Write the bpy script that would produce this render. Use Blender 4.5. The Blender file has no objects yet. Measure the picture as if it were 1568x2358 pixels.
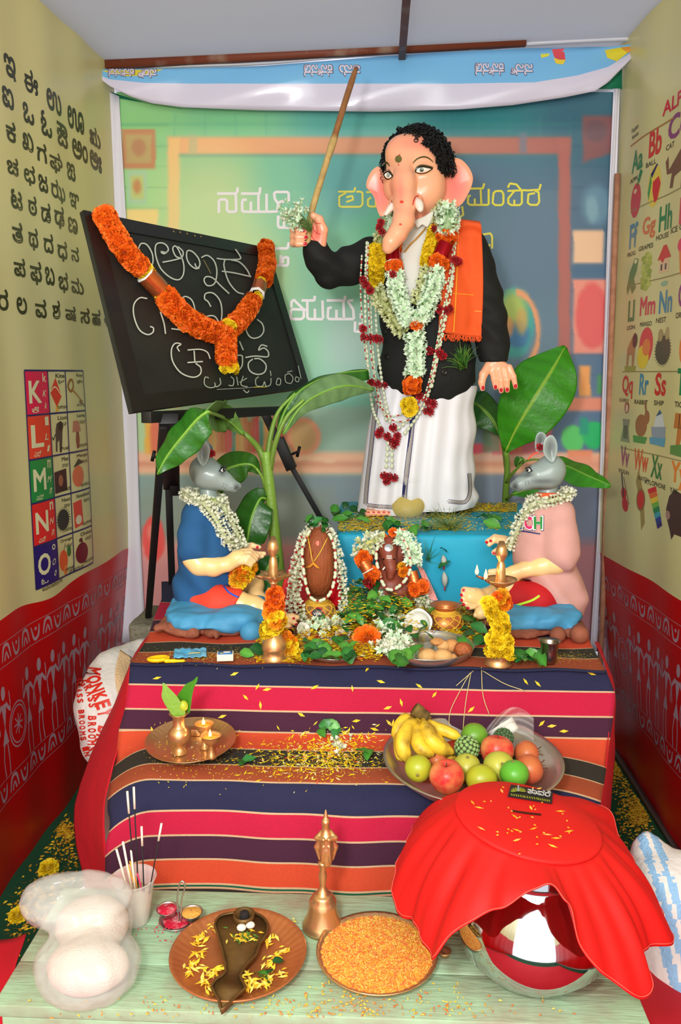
import bpy, bmesh, math, random
import numpy as np
from mathutils import Vector, Matrix
from mathutils.bvhtree import BVHTree
random.seed(7); rng = np.random.default_rng(7)
C = bpy.context.scene.collection
PI = math.pi
FPX, CX, CY, HC = 1900.0, 784.0, 1179.0, 1.6
_y = np.array([870 - CX, 860 - CY, FPX]); _y /= np.linalg.norm(_y)
_u = np.array([0, -_y[2], _y[1]]); _u /= np.linalg.norm(_u)
BAS = np.array([np.cross(_y, _u), _y, _u])
cam_d = bpy.data.cameras.new('camera'); cam = bpy.data.objects.new('camera', cam_d); C.objects.link(cam)
cam_d.sensor_fit = 'HORIZONTAL'; cam_d.sensor_width = 36; cam_d.lens = 36 * FPX / 1568
cam_d.clip_start = 0.05
Rm = np.column_stack([BAS @ [1, 0, 0], -BAS @ [0, 1, 0], -BAS @ [0, 0, 1]])
cam.matrix_world = Matrix.LocRotScale(Vector((0, 0, HC)), Matrix(Rm.tolist()).to_quaternion(), None)
bpy.context.scene.camera = cam
sc = bpy.context.scene
sc.view_settings.view_transform = 'Standard'; sc.view_settings.look = 'None'
sc.view_settings.gamma = 1; sc.view_settings.use_curve_mapping = False
sc.view_settings.exposure = 0.0
w = bpy.data.worlds.new('sky'); sc.world = w; w.use_nodes = True
w.node_tree.nodes['Background'].inputs[0].default_value = (0.93, 0.96, 1.0, 1)
w.node_tree.nodes['Background'].inputs[1].default_value = 1.85
def area(name, loc, tgt, size, energy, col=(1, 1, 1), sy=None):
    l = bpy.data.lights.new(name, 'AREA'); l.shape = 'RECTANGLE'; l.size = size; l.size_y = sy or size
    l.energy = energy; l.color = col
    o = bpy.data.objects.new(name, l); C.objects.link(o); o.location = loc
    o.rotation_euler = (Vector(tgt) - Vector(loc)).to_track_quat('-Z', 'Y').to_euler()
    return o
area('open_front_daylight', (0.0, -1.3, 2.5), (0, 3, 1.0), 2.2, 66, (1, 0.98, 0.95), 1.8)
area('camera_flash', (-0.35, -0.05, 1.95), (0.0, 3, 1.3), 0.22, 28, (1, 0.98, 0.94))
def ray(px, py): return BAS @ np.array([px - CX, py - CY, FPX])
O3 = np.array([0, 0, HC])
def P(px, py, Y): r = ray(px, py); return O3 + r * (Y / r[1])
def PZ(px, py, z): r = ray(px, py); return O3 + r * ((z - HC) / r[2])
def PX(px, py, x): r = ray(px, py); return O3 + r * (x / r[0])
def mpp(px, py, Y): return Y / ray(px, py)[1]
def lin(c):
    c = np.asarray(c, float) / 255.0
    return np.where(c <= 0.04045, c / 12.92, ((c + 0.055) / 1.055) ** 2.4)
def hx(s): return tuple(int(s[i:i + 2], 16) for i in (0, 2, 4))
MATS = {}
def M(name, col=None, rough=0.5, metal=0.0, bump=0.0, bs=40.0, var=0.0, vs=6.0, col2=None, trans=0.0, alpha=1.0,
      sheen=0.0, emit=0.0, coat=0.0, ior=1.45, translucent=0.0, subs=0.0, wave=None, contrast=0.5):
    if name in MATS: return MATS[name]
    m = bpy.data.materials.new(name); m.use_nodes = True; nt = m.node_tree; b = nt.nodes['Principled BSDF']; L = nt.links.new
    b.inputs['Roughness'].default_value = rough; b.inputs['Metallic'].default_value = metal
    b.inputs['Transmission Weight'].default_value = trans; b.inputs['Alpha'].default_value = alpha
    b.inputs['Sheen Weight'].default_value = sheen; b.inputs['Coat Weight'].default_value = coat; b.inputs['IOR'].default_value = ior
    b.inputs['Subsurface Weight'].default_value = subs; b.inputs['Subsurface Scale'].default_value = 0.01
    tc = nt.nodes.new('ShaderNodeTexCoord')
    if col is None:
        a = nt.nodes.new('ShaderNodeAttribute'); a.attribute_name = 'Col'; src = a.outputs['Color']
    else:
        r = nt.nodes.new('ShaderNodeRGB'); r.outputs[0].default_value = (*lin(col), 1); src = r.outputs[0]
    if var > 0:
        n = nt.nodes.new('ShaderNodeTexNoise'); n.inputs['Scale'].default_value = vs; n.inputs['Detail'].default_value = 5
        L(tc.outputs['Object'], n.inputs['Vector'])
        cr = nt.nodes.new('ShaderNodeValToRGB'); cr.color_ramp.elements[0].position = contrast - 0.15; cr.color_ramp.elements[1].position = contrast + 0.15
        L(n.outputs['Fac'], cr.inputs[0])
        mx = nt.nodes.new('ShaderNodeMix'); mx.data_type = 'RGBA'
        mu = nt.nodes.new('ShaderNodeMath'); mu.operation = 'MULTIPLY'; mu.inputs[1].default_value = var
        L(cr.outputs[0], mu.inputs[0]); L(mu.outputs[0], mx.inputs[0]); L(src, mx.inputs[6])
        if col2 is not None: mx.inputs[7].default_value = (*lin(col2), 1)
        else: mx.inputs[7].default_value = (0, 0, 0, 1)
        src = mx.outputs[2]
    L(src, b.inputs['Base Color'])
    if emit > 0:
        L(src, b.inputs['Emission Color']); b.inputs['Emission Strength'].default_value = emit
    if bump > 0:
        n2 = nt.nodes.new('ShaderNodeTexNoise'); n2.inputs['Scale'].default_value = bs; n2.inputs['Detail'].default_value = 3
        if wave:
            mp = nt.nodes.new('ShaderNodeMapping'); mp.inputs['Scale'].default_value = wave
            L(tc.outputs['Object'], mp.inputs['Vector']); L(mp.outputs[0], n2.inputs['Vector'])
        else: L(tc.outputs['Object'], n2.inputs['Vector'])
        bp = nt.nodes.new('ShaderNodeBump'); bp.inputs['Strength'].default_value = min(1, bump); bp.inputs['Distance'].default_value = 0.004 * max(1, bump)
        L(n2.outputs['Fac'], bp.inputs['Height']); L(bp.outputs[0], b.inputs['Normal'])
    if translucent > 0:
        t = nt.nodes.new('ShaderNodeBsdfTranslucent'); L(src, t.inputs['Color'])
        ms = nt.nodes.new('ShaderNodeMixShader'); ms.inputs[0].default_value = translucent
        L(b.outputs[0], ms.inputs[1]); L(t.outputs[0], ms.inputs[2]); L(ms.outputs[0], nt.nodes['Material Output'].inputs[0])
    MATS[name] = m; return m
def tag(o, label=None, cat=None, group=None, kind=None):
    if label: o['label'] = label
    if cat: o['category'] = cat
    if group: o['group'] = group
    if kind: o['kind'] = kind
    return o
def thing(name, label, cat, loc=(0, 0, 0), group=None):
    o = bpy.data.objects.new(name, None); C.objects.link(o); o.location = Vector([float(q) for q in loc]); o.empty_display_size = 0.02
    return tag(o, label, cat, group)
def origin(o):
    v = np.zeros(3)
    while o is not None: v = v + np.array(o.location); o = o.parent
    return v
class MB:
    def __init__(s): s.v = []; s.f = []; s.m = []; s.c = []; s.n = 0
    def add(s, vf, mi=0, col=None, mat=None):
        v = np.asarray(vf[0], float).reshape(-1, 3)
        if mat is not None:
            A = np.array(mat); v = v @ A[:3, :3].T + A[:3, 3]
        s.v.append(v); s.f += [tuple(i + s.n for i in f) for f in vf[1]]; s.m += [mi] * len(vf[1])
        if col is None: col = (200, 200, 200)
        c = np.asarray(col, float)
        if c.ndim == 1: c = np.tile(c, (len(v), 1))
        s.c.append(c); s.n += len(v); return s
    def mesh(s, name, mats, off=(0, 0, 0), smooth=True):
        if not isinstance(mats, (list, tuple)): mats = [mats]
        me = bpy.data.meshes.new(name)
        v = np.concatenate(s.v) - np.asarray(off, float) if s.v else np.zeros((0, 3))
        me.from_pydata(v.tolist(), [], s.f)
        for m in mats: me.materials.append(m)
        if len(mats) > 1: me.polygons.foreach_set('material_index', s.m)
        a = me.color_attributes.new('Col', 'FLOAT_COLOR', 'POINT')
        c = np.concatenate(s.c); a.data.foreach_set('color', np.column_stack([lin(c), np.ones(len(c))]).ravel())
        me.polygons.foreach_set('use_smooth', [smooth] * len(me.polygons)); me.update(); return me
    def obj(s, name, mats, parent=None, smooth=True, loc=None):
        if parent is None and loc is None:
            v = np.concatenate(s.v); loc = (v[:, 0].mean(), v[:, 1].mean(), v[:, 2].min())
        base = origin(parent) if parent is not None else np.asarray(loc, float)
        o = bpy.data.objects.new(name, s.mesh(name, mats, base, smooth)); C.objects.link(o)
        if parent is not None: o.parent = parent
        else: o.location = loc
        return o
def inst(name, mesh, parent, mw):
    o = bpy.data.objects.new(name, mesh); C.objects.link(o); o.parent = parent
    m = Matrix(mw) if not isinstance(mw, Matrix) else mw.copy()
    if parent is not None: m.translation = m.translation - Vector(origin(parent))
    o.matrix_basis = m; return o
def scatter(parent, name, mesh, mats, limit=300):
    mats = sorted(mats, key=lambda m: -((Vector((0, 0, HC)) - m.translation).normalized().dot(m.col[2].to_3d().normalized())))
    for m in mats[:limit]: inst(name, mesh, parent, m)
    if len(mats) > limit:
        n = len(mesh.vertices); v = np.empty(n * 3); mesh.vertices.foreach_get('co', v); v = v.reshape(-1, 3)
        f = [tuple(p.vertices) for p in mesh.polygons]; cc = np.empty(n * 4); mesh.color_attributes['Col'].data.foreach_get('color', cc)
        b = MB(); idx = [p.material_index for p in mesh.polygons]
        for m in mats[limit:]: b.add((v, f), mat=m)
        b.m = idx * len(mats[limit:])
        o = b.obj(name + '_filler', list(mesh.materials), parent)
        cl = np.tile(cc.reshape(-1, 4), (len(mats) - limit, 1)); o.data.color_attributes['Col'].data.foreach_set('color', cl.ravel())
        o['kind'] = 'stuff'
def struct(o): o['kind'] = 'structure'; return o
def box(c, s, rz=0, R=None):
    c = np.asarray(c, float); s = np.asarray(s, float) / 2
    v = np.array([(x, y, z) for x in (-1, 1) for y in (-1, 1) for z in (-1, 1)]) * s
    A = np.array(R) if R is not None else np.array(Matrix.Rotation(rz, 3, 'Z'))
    return v @ A[:3, :3].T + c, [(0, 1, 3, 2), (4, 6, 7, 5), (0, 4, 5, 1), (2, 3, 7, 6), (0, 2, 6, 4), (1, 5, 7, 3)]
def rbox(c, s, b=0.003, R=None):
    bm = bmesh.new(); bmesh.ops.create_cube(bm, size=1); bmesh.ops.scale(bm, vec=s, verts=bm.verts)
    bmesh.ops.bevel(bm, geom=list(bm.edges), offset=b, segments=2, affect='EDGES', profile=0.5)
    v = np.array([q.co[:] for q in bm.verts]); f = [tuple(q.index for q in p.verts) for p in bm.faces]; bm.free()
    if R is not None: v = v @ np.array(R)[:3, :3].T
    return v + np.asarray(c, float), f
def spl(pts, n=8, closed=False):
    p = np.asarray(pts, float); k = len(p); out = []
    if k < 3: t = np.linspace(0, 1, n + 1)[:, None]; return p[0] * (1 - t) + p[-1] * t
    segs = k if closed else k - 1
    for i in range(segs):
        if closed: a, b, c, d = p[(i - 1) % k], p[i], p[(i + 1) % k], p[(i + 2) % k]
        else: b, c = p[i], p[i + 1]; a = p[i - 1] if i > 0 else 2 * b - c; d = p[i + 2] if i + 2 < k else 2 * c - b
        for j in range(n):
            t = j / n; out.append(0.5 * (2 * b + (c - a) * t + (2 * a - 5 * b + 4 * c - d) * t * t + (3 * b - a - 3 * c + d) * t ** 3))
    if not closed: out.append(p[-1])
    return np.array(out)
def resample(p, step):
    d = np.r_[0, np.cumsum(np.linalg.norm(np.diff(p, axis=0), axis=1))]; n = max(2, int(d[-1] / step) + 1)
    t = np.linspace(0, d[-1], n); return np.column_stack([np.interp(t, d, p[:, i]) for i in range(p.shape[1])])
def frames(p):
    p = np.asarray(p, float); T = np.gradient(p, axis=0); T /= np.linalg.norm(T, axis=1)[:, None] + 1e-12
    u = np.cross(T[0], [0, 0, 1]) if abs(T[0][2]) < 0.9 else np.cross(T[0], [1, 0, 0]); u /= np.linalg.norm(u); U = [u]
    for i in range(1, len(p)):
        u = U[-1] - T[i] * np.dot(U[-1], T[i]); U.append(u / (np.linalg.norm(u) + 1e-12))
    U = np.array(U); return T, U, np.cross(T, U)
def tube(p, r, n=8, closed=False, flat=1.0):
    p = np.asarray(p, float); T, U, V = frames(p); k = len(p); r = np.broadcast_to(np.asarray(r, float), (k,))
    a = np.arange(n) * 2 * PI / n
    v = (p[:, None] + r[:, None, None] * (np.cos(a)[None, :, None] * U[:, None] + flat * np.sin(a)[None, :, None] * V[:, None])).reshape(-1, 3)
    f = [(i * n + j, i * n + (j + 1) % n, (i + 1) * n + (j + 1) % n, (i + 1) * n + j) for i in range(k - 1) for j in range(n)]
    if closed: f += [((k - 1) * n + j, (k - 1) * n + (j + 1) % n, (j + 1) % n, j) for j in range(n)]
    else: f += [tuple(range(n))[::-1], tuple((k - 1) * n + j for j in range(n))]
    return v, f
def lathe(prof, n=32, c=(0, 0, 0), R=None, fl=None):
    pr = np.asarray(prof, float); a = np.arange(n) * 2 * PI / n; k = len(pr)
    rr = pr[:, 0][:, None] * np.ones(n) if fl is None else fl(a, pr[:, 0][:, None], pr[:, 1][:, None]) * np.ones(n)
    v = np.stack([rr * np.cos(a), rr * np.sin(a), np.repeat(pr[:, 1][:, None], n, 1)], -1).reshape(-1, 3)
    if R is not None: v = v @ np.array(R)[:3, :3].T
    f = [(i * n + j, i * n + (j + 1) % n, (i + 1) * n + (j + 1) % n, (i + 1) * n + j) for i in range(k - 1) for j in range(n)]
    return v + np.asarray(c, float), f
def ball(c, r, n=12, m=8, R=None):
    r = np.broadcast_to(np.asarray(r, float), (3,)); t = np.linspace(-PI / 2, PI / 2, m + 1)
    v, f = lathe([(max(1e-4, math.cos(x)), math.sin(x)) for x in t], n); v = v * r
    if R is not None: v = v @ np.array(R)[:3, :3].T
    return v + np.asarray(c, float), f
def grid(fn, nu, nv):
    v = [fn(i / nu, j / nv) for j in range(nv + 1) for i in range(nu + 1)]
    return np.array(v, float), [(j * (nu + 1) + i, j * (nu + 1) + i + 1, (j + 1) * (nu + 1) + i + 1, (j + 1) * (nu + 1) + i) for j in range(nv) for i in range(nu)]
def rot(ax, deg): return np.array(Matrix.Rotation(math.radians(deg), 3, ax))
def fit(a, b):  # rotation taking +Z to direction a, with spin b (radians)
    q = Vector([float(x) for x in a]).normalized().to_track_quat('Z', 'Y')
    return (q.to_matrix() @ Matrix.Rotation(b, 3, 'Z'))
def mw(p, R, s=1.0):
    s = s if hasattr(s, '__len__') else (s, s, s)
    return Matrix.Translation(Vector([float(x) for x in p])) @ Matrix([list(r) for r in R]).to_4x4() @ Matrix.Diagonal((*s, 1))
def solid(o, t, off=0):
    m = o.modifiers.new('thickness', 'SOLIDIFY'); m.thickness = t; m.offset = off; return o
class SDF:
    def __init__(s, lo, hi, h):
        s.lo = np.asarray(lo, float); s.h = h; s.n = np.ceil((np.asarray(hi) - s.lo) / h).astype(int) + 1
        s.ax = [s.lo[i] + h * np.arange(s.n[i]) for i in range(3)]; s.F = np.full(s.n, 1.0, np.float32)
    def blk(s, lo, hi):
        a = np.clip(np.floor((lo - s.lo) / s.h).astype(int), 0, s.n); b = np.clip(np.ceil((hi - s.lo) / s.h).astype(int) + 1, 0, s.n)
        sl = tuple(slice(a[i], b[i]) for i in range(3)); return sl, np.meshgrid(*[s.ax[i][sl[i]] for i in range(3)], indexing='ij')
    def put(s, sl, d, k, sub=False):
        F = s.F[sl]
        if sub:
            hh = np.clip(0.5 - 0.5 * (F + d) / k, 0, 1); s.F[sl] = F * (1 - hh) - d * hh + k * hh * (1 - hh)
        else:
            hh = np.clip(0.5 + 0.5 * (d - F) / k, 0, 1); s.F[sl] = d * (1 - hh) + F * hh - k * hh * (1 - hh)
    def cap(s, a, b, ra, rb=None, k=0.01, sub=False):
        a = np.asarray(a, float); b = np.asarray(b, float); rb = ra if rb is None else rb; pad = max(ra, rb) + k + 4 * s.h
        sl, (X, Y, Z) = s.blk(np.minimum(a, b) - pad, np.maximum(a, b) + pad); ab = b - a; L2 = ab @ ab + 1e-12
        t = np.clip(((X - a[0]) * ab[0] + (Y - a[1]) * ab[1] + (Z - a[2]) * ab[2]) / L2, 0, 1)
        d = np.sqrt((X - a[0] - t * ab[0]) ** 2 + (Y - a[1] - t * ab[1]) ** 2 + (Z - a[2] - t * ab[2]) ** 2) - (ra + (rb - ra) * t)
        s.put(sl, d, k, sub); return s
    def chain(s, pts, rs, k=0.01):
        for i in range(len(pts) - 1): s.cap(pts[i], pts[i + 1], rs[i], rs[i + 1], k)
        return s
    def ell(s, c, r, R=None, k=0.01, sub=False):
        c = np.asarray(c, float); r = np.asarray(r, float); pad = r.max() + k + 4 * s.h
        sl, G = s.blk(c - pad, c + pad); q = [G[i] - c[i] for i in range(3)]
        if R is not None:
            R = np.asarray(R)[:3, :3]; q = [R[0, i] * q[0] + R[1, i] * q[1] + R[2, i] * q[2] for i in range(3)]
        k0 = np.sqrt(sum((q[i] / r[i]) ** 2 for i in range(3))); k1 = np.sqrt(sum((q[i] / r[i] ** 2) ** 2 for i in range(3))) + 1e-9
        s.put(sl, k0 * (k0 - 1) / k1, k, sub); return s
    def allg(s): return np.meshgrid(*s.ax, indexing='ij')
    def mesh(s, relax=1):
        F = s.F; I = F < 0; n = F.shape; cnt = np.zeros([q - 1 for q in n], np.int8)
        for a in (0, 1):
            for b in (0, 1):
                for c in (0, 1): cnt += I[a:n[0] - 1 + a, b:n[1] - 1 + b, c:n[2] - 1 + c]
        act = (cnt > 0) & (cnt < 8); ijk = np.argwhere(act); idx = np.full(cnt.shape, -1, np.int64); idx[act] = np.arange(len(ijk))
        acc = np.zeros((len(ijk), 3)); num = np.zeros(len(ijk)); cor = [(a, b, c) for a in (0, 1) for b in (0, 1) for c in (0, 1)]
        for p in cor:
            for ax in range(3):
                if p[ax]: continue
                q = list(p); q[ax] = 1
                f0 = F[ijk[:, 0] + p[0], ijk[:, 1] + p[1], ijk[:, 2] + p[2]]; f1 = F[ijk[:, 0] + q[0], ijk[:, 1] + q[1], ijk[:, 2] + q[2]]
                m = (f0 < 0) != (f1 < 0); t = np.where(m, f0 / np.where(m, f0 - f1, 1), 0)
                o = np.tile(np.array(p, float), (len(ijk), 1)); o[:, ax] += t; acc += o * m[:, None]; num += m
        V = (ijk + acc / num[:, None]) * s.h + s.lo; Q = []
        for ax in range(3):
            sl0 = [slice(None)] * 3; sl1 = [slice(None)] * 3; sl0[ax] = slice(0, -1); sl1[ax] = slice(1, None)
            d = I[tuple(sl0)].astype(int) - I[tuple(sl1)].astype(int); e = np.argwhere(d != 0); b, c = (ax + 1) % 3, (ax + 2) % 3
            e = e[(e[:, b] > 0) & (e[:, c] > 0) & (e[:, b] < n[b] - 1) & (e[:, c] < n[c] - 1)]; sg = d[tuple(e.T)]
            def g(db, dc): w_ = e.copy(); w_[:, b] += db; w_[:, c] += dc; return idx[tuple(w_.T)]
            q = np.column_stack([g(-1, -1), g(0, -1), g(0, 0), g(-1, 0)]); q[sg < 0] = q[sg < 0][:, ::-1]; Q.append(q)
        Q = np.concatenate(Q); Q = Q[(Q >= 0).all(1)]
        for _ in range(relax):
            S = np.zeros_like(V); N = np.zeros(len(V))
            for i in range(4):
                a, b = Q[:, i], Q[:, (i + 1) % 4]
                for q_, r_ in ((a, b), (b, a)):
                    for d_ in range(3): S[:, d_] += np.bincount(q_, V[r_, d_], len(V))
                    N += np.bincount(q_, minlength=len(V))
            V = 0.5 * V + 0.5 * S / np.maximum(N, 1)[:, None]
        return V, [tuple(q) for q in Q.tolist()]
def fbm(p, sc_, seed=0, oct=3):
    # cheap smooth pseudo noise on an (N,3) array
    r = np.random.default_rng(seed); o = np.zeros(len(p)); a = 1.0
    for _ in range(oct):
        for _k in range(4):
            d = r.normal(size=3); d /= np.linalg.norm(d); o += a * np.sin(p @ d * sc_ + r.uniform(0, 6.28) + 1.7 * np.sin(p @ r.normal(size=3) * sc_ * 0.4)) / 4
        sc_ *= 2.1; a *= 0.5
    return o
def bvh_of(*vfs):
    V = []; F = []; n = 0
    for v, f in vfs: V += np.asarray(v).tolist(); F += [tuple(i + n for i in q) for q in f]; n = len(V)
    return BVHTree.FromPolygons(V, F)
def hit(bv, px, py, fallY=None):
    d = Vector(ray(px, py)).normalized(); h, n, i, t = bv.ray_cast(Vector(O3), d)
    if h is None: return (P(px, py, fallY), np.array([0., -1, 0])) if fallY else (None, None)
    n = np.array(n)
    if n @ np.array(d) > 0: n = -n
    return np.array(h), n
def ribbon(b, m, pts, w_, col, off=0.0008, step=None, sm=4, taper=False):
    p = np.asarray(pts, float); p = spl(p, sm) if sm and len(p) > 2 else p
    if step: p = resample(p, step)
    T = np.gradient(p, axis=0); T /= np.linalg.norm(T, axis=1)[:, None] + 1e-9; N = np.column_stack([-T[:, 1], T[:, 0]])
    n = len(p); ww = np.full(n, w_ / 2.0)
    if taper: ww *= np.sin(np.linspace(0.15, PI - 0.15, n)) ** 0.5
    v = []
    for i in range(n):
        for s in (-1, 1):
            q = p[i] + s * N[i] * ww[i]; P_, n_ = m(q[0], q[1]); v.append(P_ + n_ * off)
    b.add((v, [(2 * i, 2 * i + 1, 2 * i + 3, 2 * i + 2) for i in range(n - 1)]), col=col)
def poly(b, m, pts, col, off=0.0008):
    from mathutils.geometry import tessellate_polygon
    v = [tuple(p) for p in pts]; t = [tuple(q) for q in tessellate_polygon([[Vector((x, y, 0)) for x, y in pts]])]
    for _ in range(2):  # refined so that a large print follows the folds it lies on
        T = []; mid = {}
        def mp_(i, j):
            k = (min(i, j), max(i, j))
            if k not in mid: mid[k] = len(v); v.append(((v[i][0] + v[j][0]) / 2, (v[i][1] + v[j][1]) / 2))
            return mid[k]
        for i, j, k in t: a, c, d = mp_(i, j), mp_(j, k), mp_(k, i); T += [(i, a, d), (a, j, c), (d, c, k), (a, c, d)]
        t = T
    b.add(([(lambda q: q[0] + q[1] * off)(m(*p)) for p in v], t), col=col)
def disc(b, m, c, r, col, off=0.0008, n=20, rings=2, ang=0):
    r = r if hasattr(r, '__len__') else (r, r); v = []; f = []; ca, sa = math.cos(ang), math.sin(ang)
    a0, nn = m(*c); v.append(a0 + nn * off)
    for k in range(1, rings + 1):
        for j in range(n):
            a = 2 * PI * j / n; x = r[0] * math.cos(a) * k / rings; y = r[1] * math.sin(a) * k / rings
            q, nn = m(c[0] + x * ca - y * sa, c[1] + x * sa + y * ca); v.append(q + nn * off)
    f += [(0, 1 + j, 1 + (j + 1) % n) for j in range(n)]
    for k in range(rings - 1): f += [(1 + k * n + j, 1 + (k + 1) * n + j, 1 + (k + 1) * n + (j + 1) % n, 1 + k * n + (j + 1) % n) for j in range(n)]
    b.add((v, f), col=col)
TXT = {}
def textmesh(s, bold=0.0):
    if (s, bold) in TXT: return TXT[(s, bold)]
    cu = bpy.data.curves.new('lettering', 'FONT'); cu.body = s; cu.size = 1; cu.resolution_u = 3
    o = bpy.data.objects.new('lettering', cu); C.objects.link(o); V = []; F = []
    for mode in ('FRONT', 'NONE'):  # the filled glyphs, then their outlines widened to the weight asked for
        cu.fill_mode = mode; bpy.context.view_layer.update(); me = bpy.data.meshes.new_from_object(o.evaluated_get(bpy.context.evaluated_depsgraph_get()))
        v = np.array([q.co[:2] for q in me.vertices]).reshape(-1, 2)
        if mode == 'FRONT': V += v.tolist(); F += [tuple(q.vertices) for q in me.polygons]
        else:
            for e in me.edges:
                p, q = v[e.vertices[0]], v[e.vertices[1]]; d = q - p; l = np.linalg.norm(d)
                if l < 1e-6: continue
                d = d / l * (bold * .5 + .008); n_ = np.array([-d[1], d[0]]); k = len(V); V += [(p - d - n_).tolist(), (q + d - n_).tolist(), (q + d + n_).tolist(), (p - d + n_).tolist()]; F.append((k, k + 1, k + 2, k + 3))
        bpy.data.meshes.remove(me)
    bpy.data.objects.remove(o); bpy.data.curves.remove(cu); v = np.array(V).reshape(-1, 2)
    if len(v): lo, hi = v.min(0), v.max(0); v = (v - (lo + hi) / 2) / np.maximum(hi - lo, 1e-6)
    TXT[(s, bold)] = (v, F); return v, F
def text(b, m, s, cx, cy, w_, h_, col, bold=0.02, ang=0, off=0.0008, shear=0):
    v, f = textmesh(s, bold); out = []; ca, sa = math.cos(ang), math.sin(ang)
    for x, y in v:
        x = x * w_ + shear * y * h_; y = y * h_; q, n = m(cx + x * ca + y * sa, cy + x * sa - y * ca); out.append(q + n * off)
    if len(out): b.add((out, f), col=col)
# ================================================================ THE ROOM
XL, XR, YB, YF = -1.16, 1.03, 3.52, -0.6
def wobL(y, z): return 0.004 * math.sin(y * 9 + 0.6) + 0.003 * math.sin(y * 23 + z * 1.5) + 0.002 * math.sin(z * 4 + y * 5)
def wobR(y, z): return 0.004 * math.sin(y * 7 + 2) + 0.003 * math.sin(y * 19 - z)
def lean(y, z): t = min(1, max(0, (y - 2.4) / 1.05)); return 0.09 * t * t * (3 - 2 * t) * min(1, max(0, z / 0.9))
def wallpt(side, y, z, off=0.0):
    return np.array([XL + lean(y, z) + wobL(y, z) + off, y, z]) if side == 'L' else np.array([XR - lean(y, z) - wobR(y, z) - off, y, z])
def zred(side, y):  # top edge of the printed red band
    return (0.845 if side == 'L' else 0.86) + (0.012 * math.sin(y * 6.3) + 0.008 * math.sin(y * 15 + 1) if side == 'L' else 0.004 * math.sin(y * 9))
CREAM = M('printed_cream_vinyl', (212, 203, 142), rough=0.32, bump=0.15, bs=9, var=0.25, vs=1.4, col2=(216, 214, 168), wave=(1, 1, 0.15))
REDV = M('printed_red_vinyl', (200, 12, 14), rough=0.3, bump=0.15, bs=9, var=0.3, vs=1.2, col2=(150, 8, 8), wave=(1, 1, 0.15))
def make_wall(side):
    b = MB(); ys = np.arange(YF, YB + 0.02, 0.03); nz = [0.0, 0.2, 0.4, 0.6, 0.75, None, 1.0, 1.2, 1.5, 1.8, 2.1, 2.4, 2.7, 2.88]
    V = []
    for y in ys:
        for z in nz: V.append(wallpt(side, y, zred(side, y) if z is None else z))
    k = len(nz); F0 = []; F1 = []
    for i in range(len(ys) - 1):
        for j in range(k - 1):
            q = (i * k + j, i * k + j + 1, (i + 1) * k + j + 1, (i + 1) * k + j)
            (F0 if j >= 5 else F1).append(q)
    b.add((V, F0 + F1)); b.m = [0] * len(F0) + [1] * len(F1)
    n = 'wall_left' if side == 'L' else 'wall_right'
    o = struct(b.obj(n, [CREAM, REDV], loc=(0, 0, 0))); return o
wl = make_wall('L'); wr = make_wall('R')
PRINT = M('print_ink', None, rough=0.35)
PRINTW = M('faded_silver_ink', None, rough=0.5)
def wm(side):  # surface map of a wall in metres: u = reading direction, v = down
    if side == 'L': return lambda u, v: (wallpt('L', u, -v), np.array([1., 0, 0]))
    return lambda u, v: (wallpt('R', -u, -v), np.array([-1., 0, 0]))
def wuv(side, px, py):
    x = XL if side == 'L' else XR
    for _ in range(6): p = PX(px, py, x); x = wallpt(side, p[1], p[2])[0]
    return (p[1], -p[2]) if side == 'L' else (-p[1], -p[2])
def cell(side, xc, yc, w_, h_):  # unit cell of a print whose centre, width and height are known on the photograph
    u0, v0 = wuv(side, xc, yc); ua = wuv(side, xc - w_ / 2, yc)[0]; ub = wuv(side, xc + w_ / 2, yc)[0]
    va = wuv(side, xc, yc - h_ / 2)[1]; vb = wuv(side, xc, yc + h_ / 2)[1]; m = wm(side); du, dv = ub - ua, vb - va
    return lambda x, y: m(u0 + x * du, v0 + y * dv)
def wtext(b, side, s, xc, yc, w_, h_, col, bold=0.02, off=0.0012): text(b, cell(side, xc, yc, w_, h_), s, 0, 0, 1, 1, col, bold, off=off)
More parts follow.
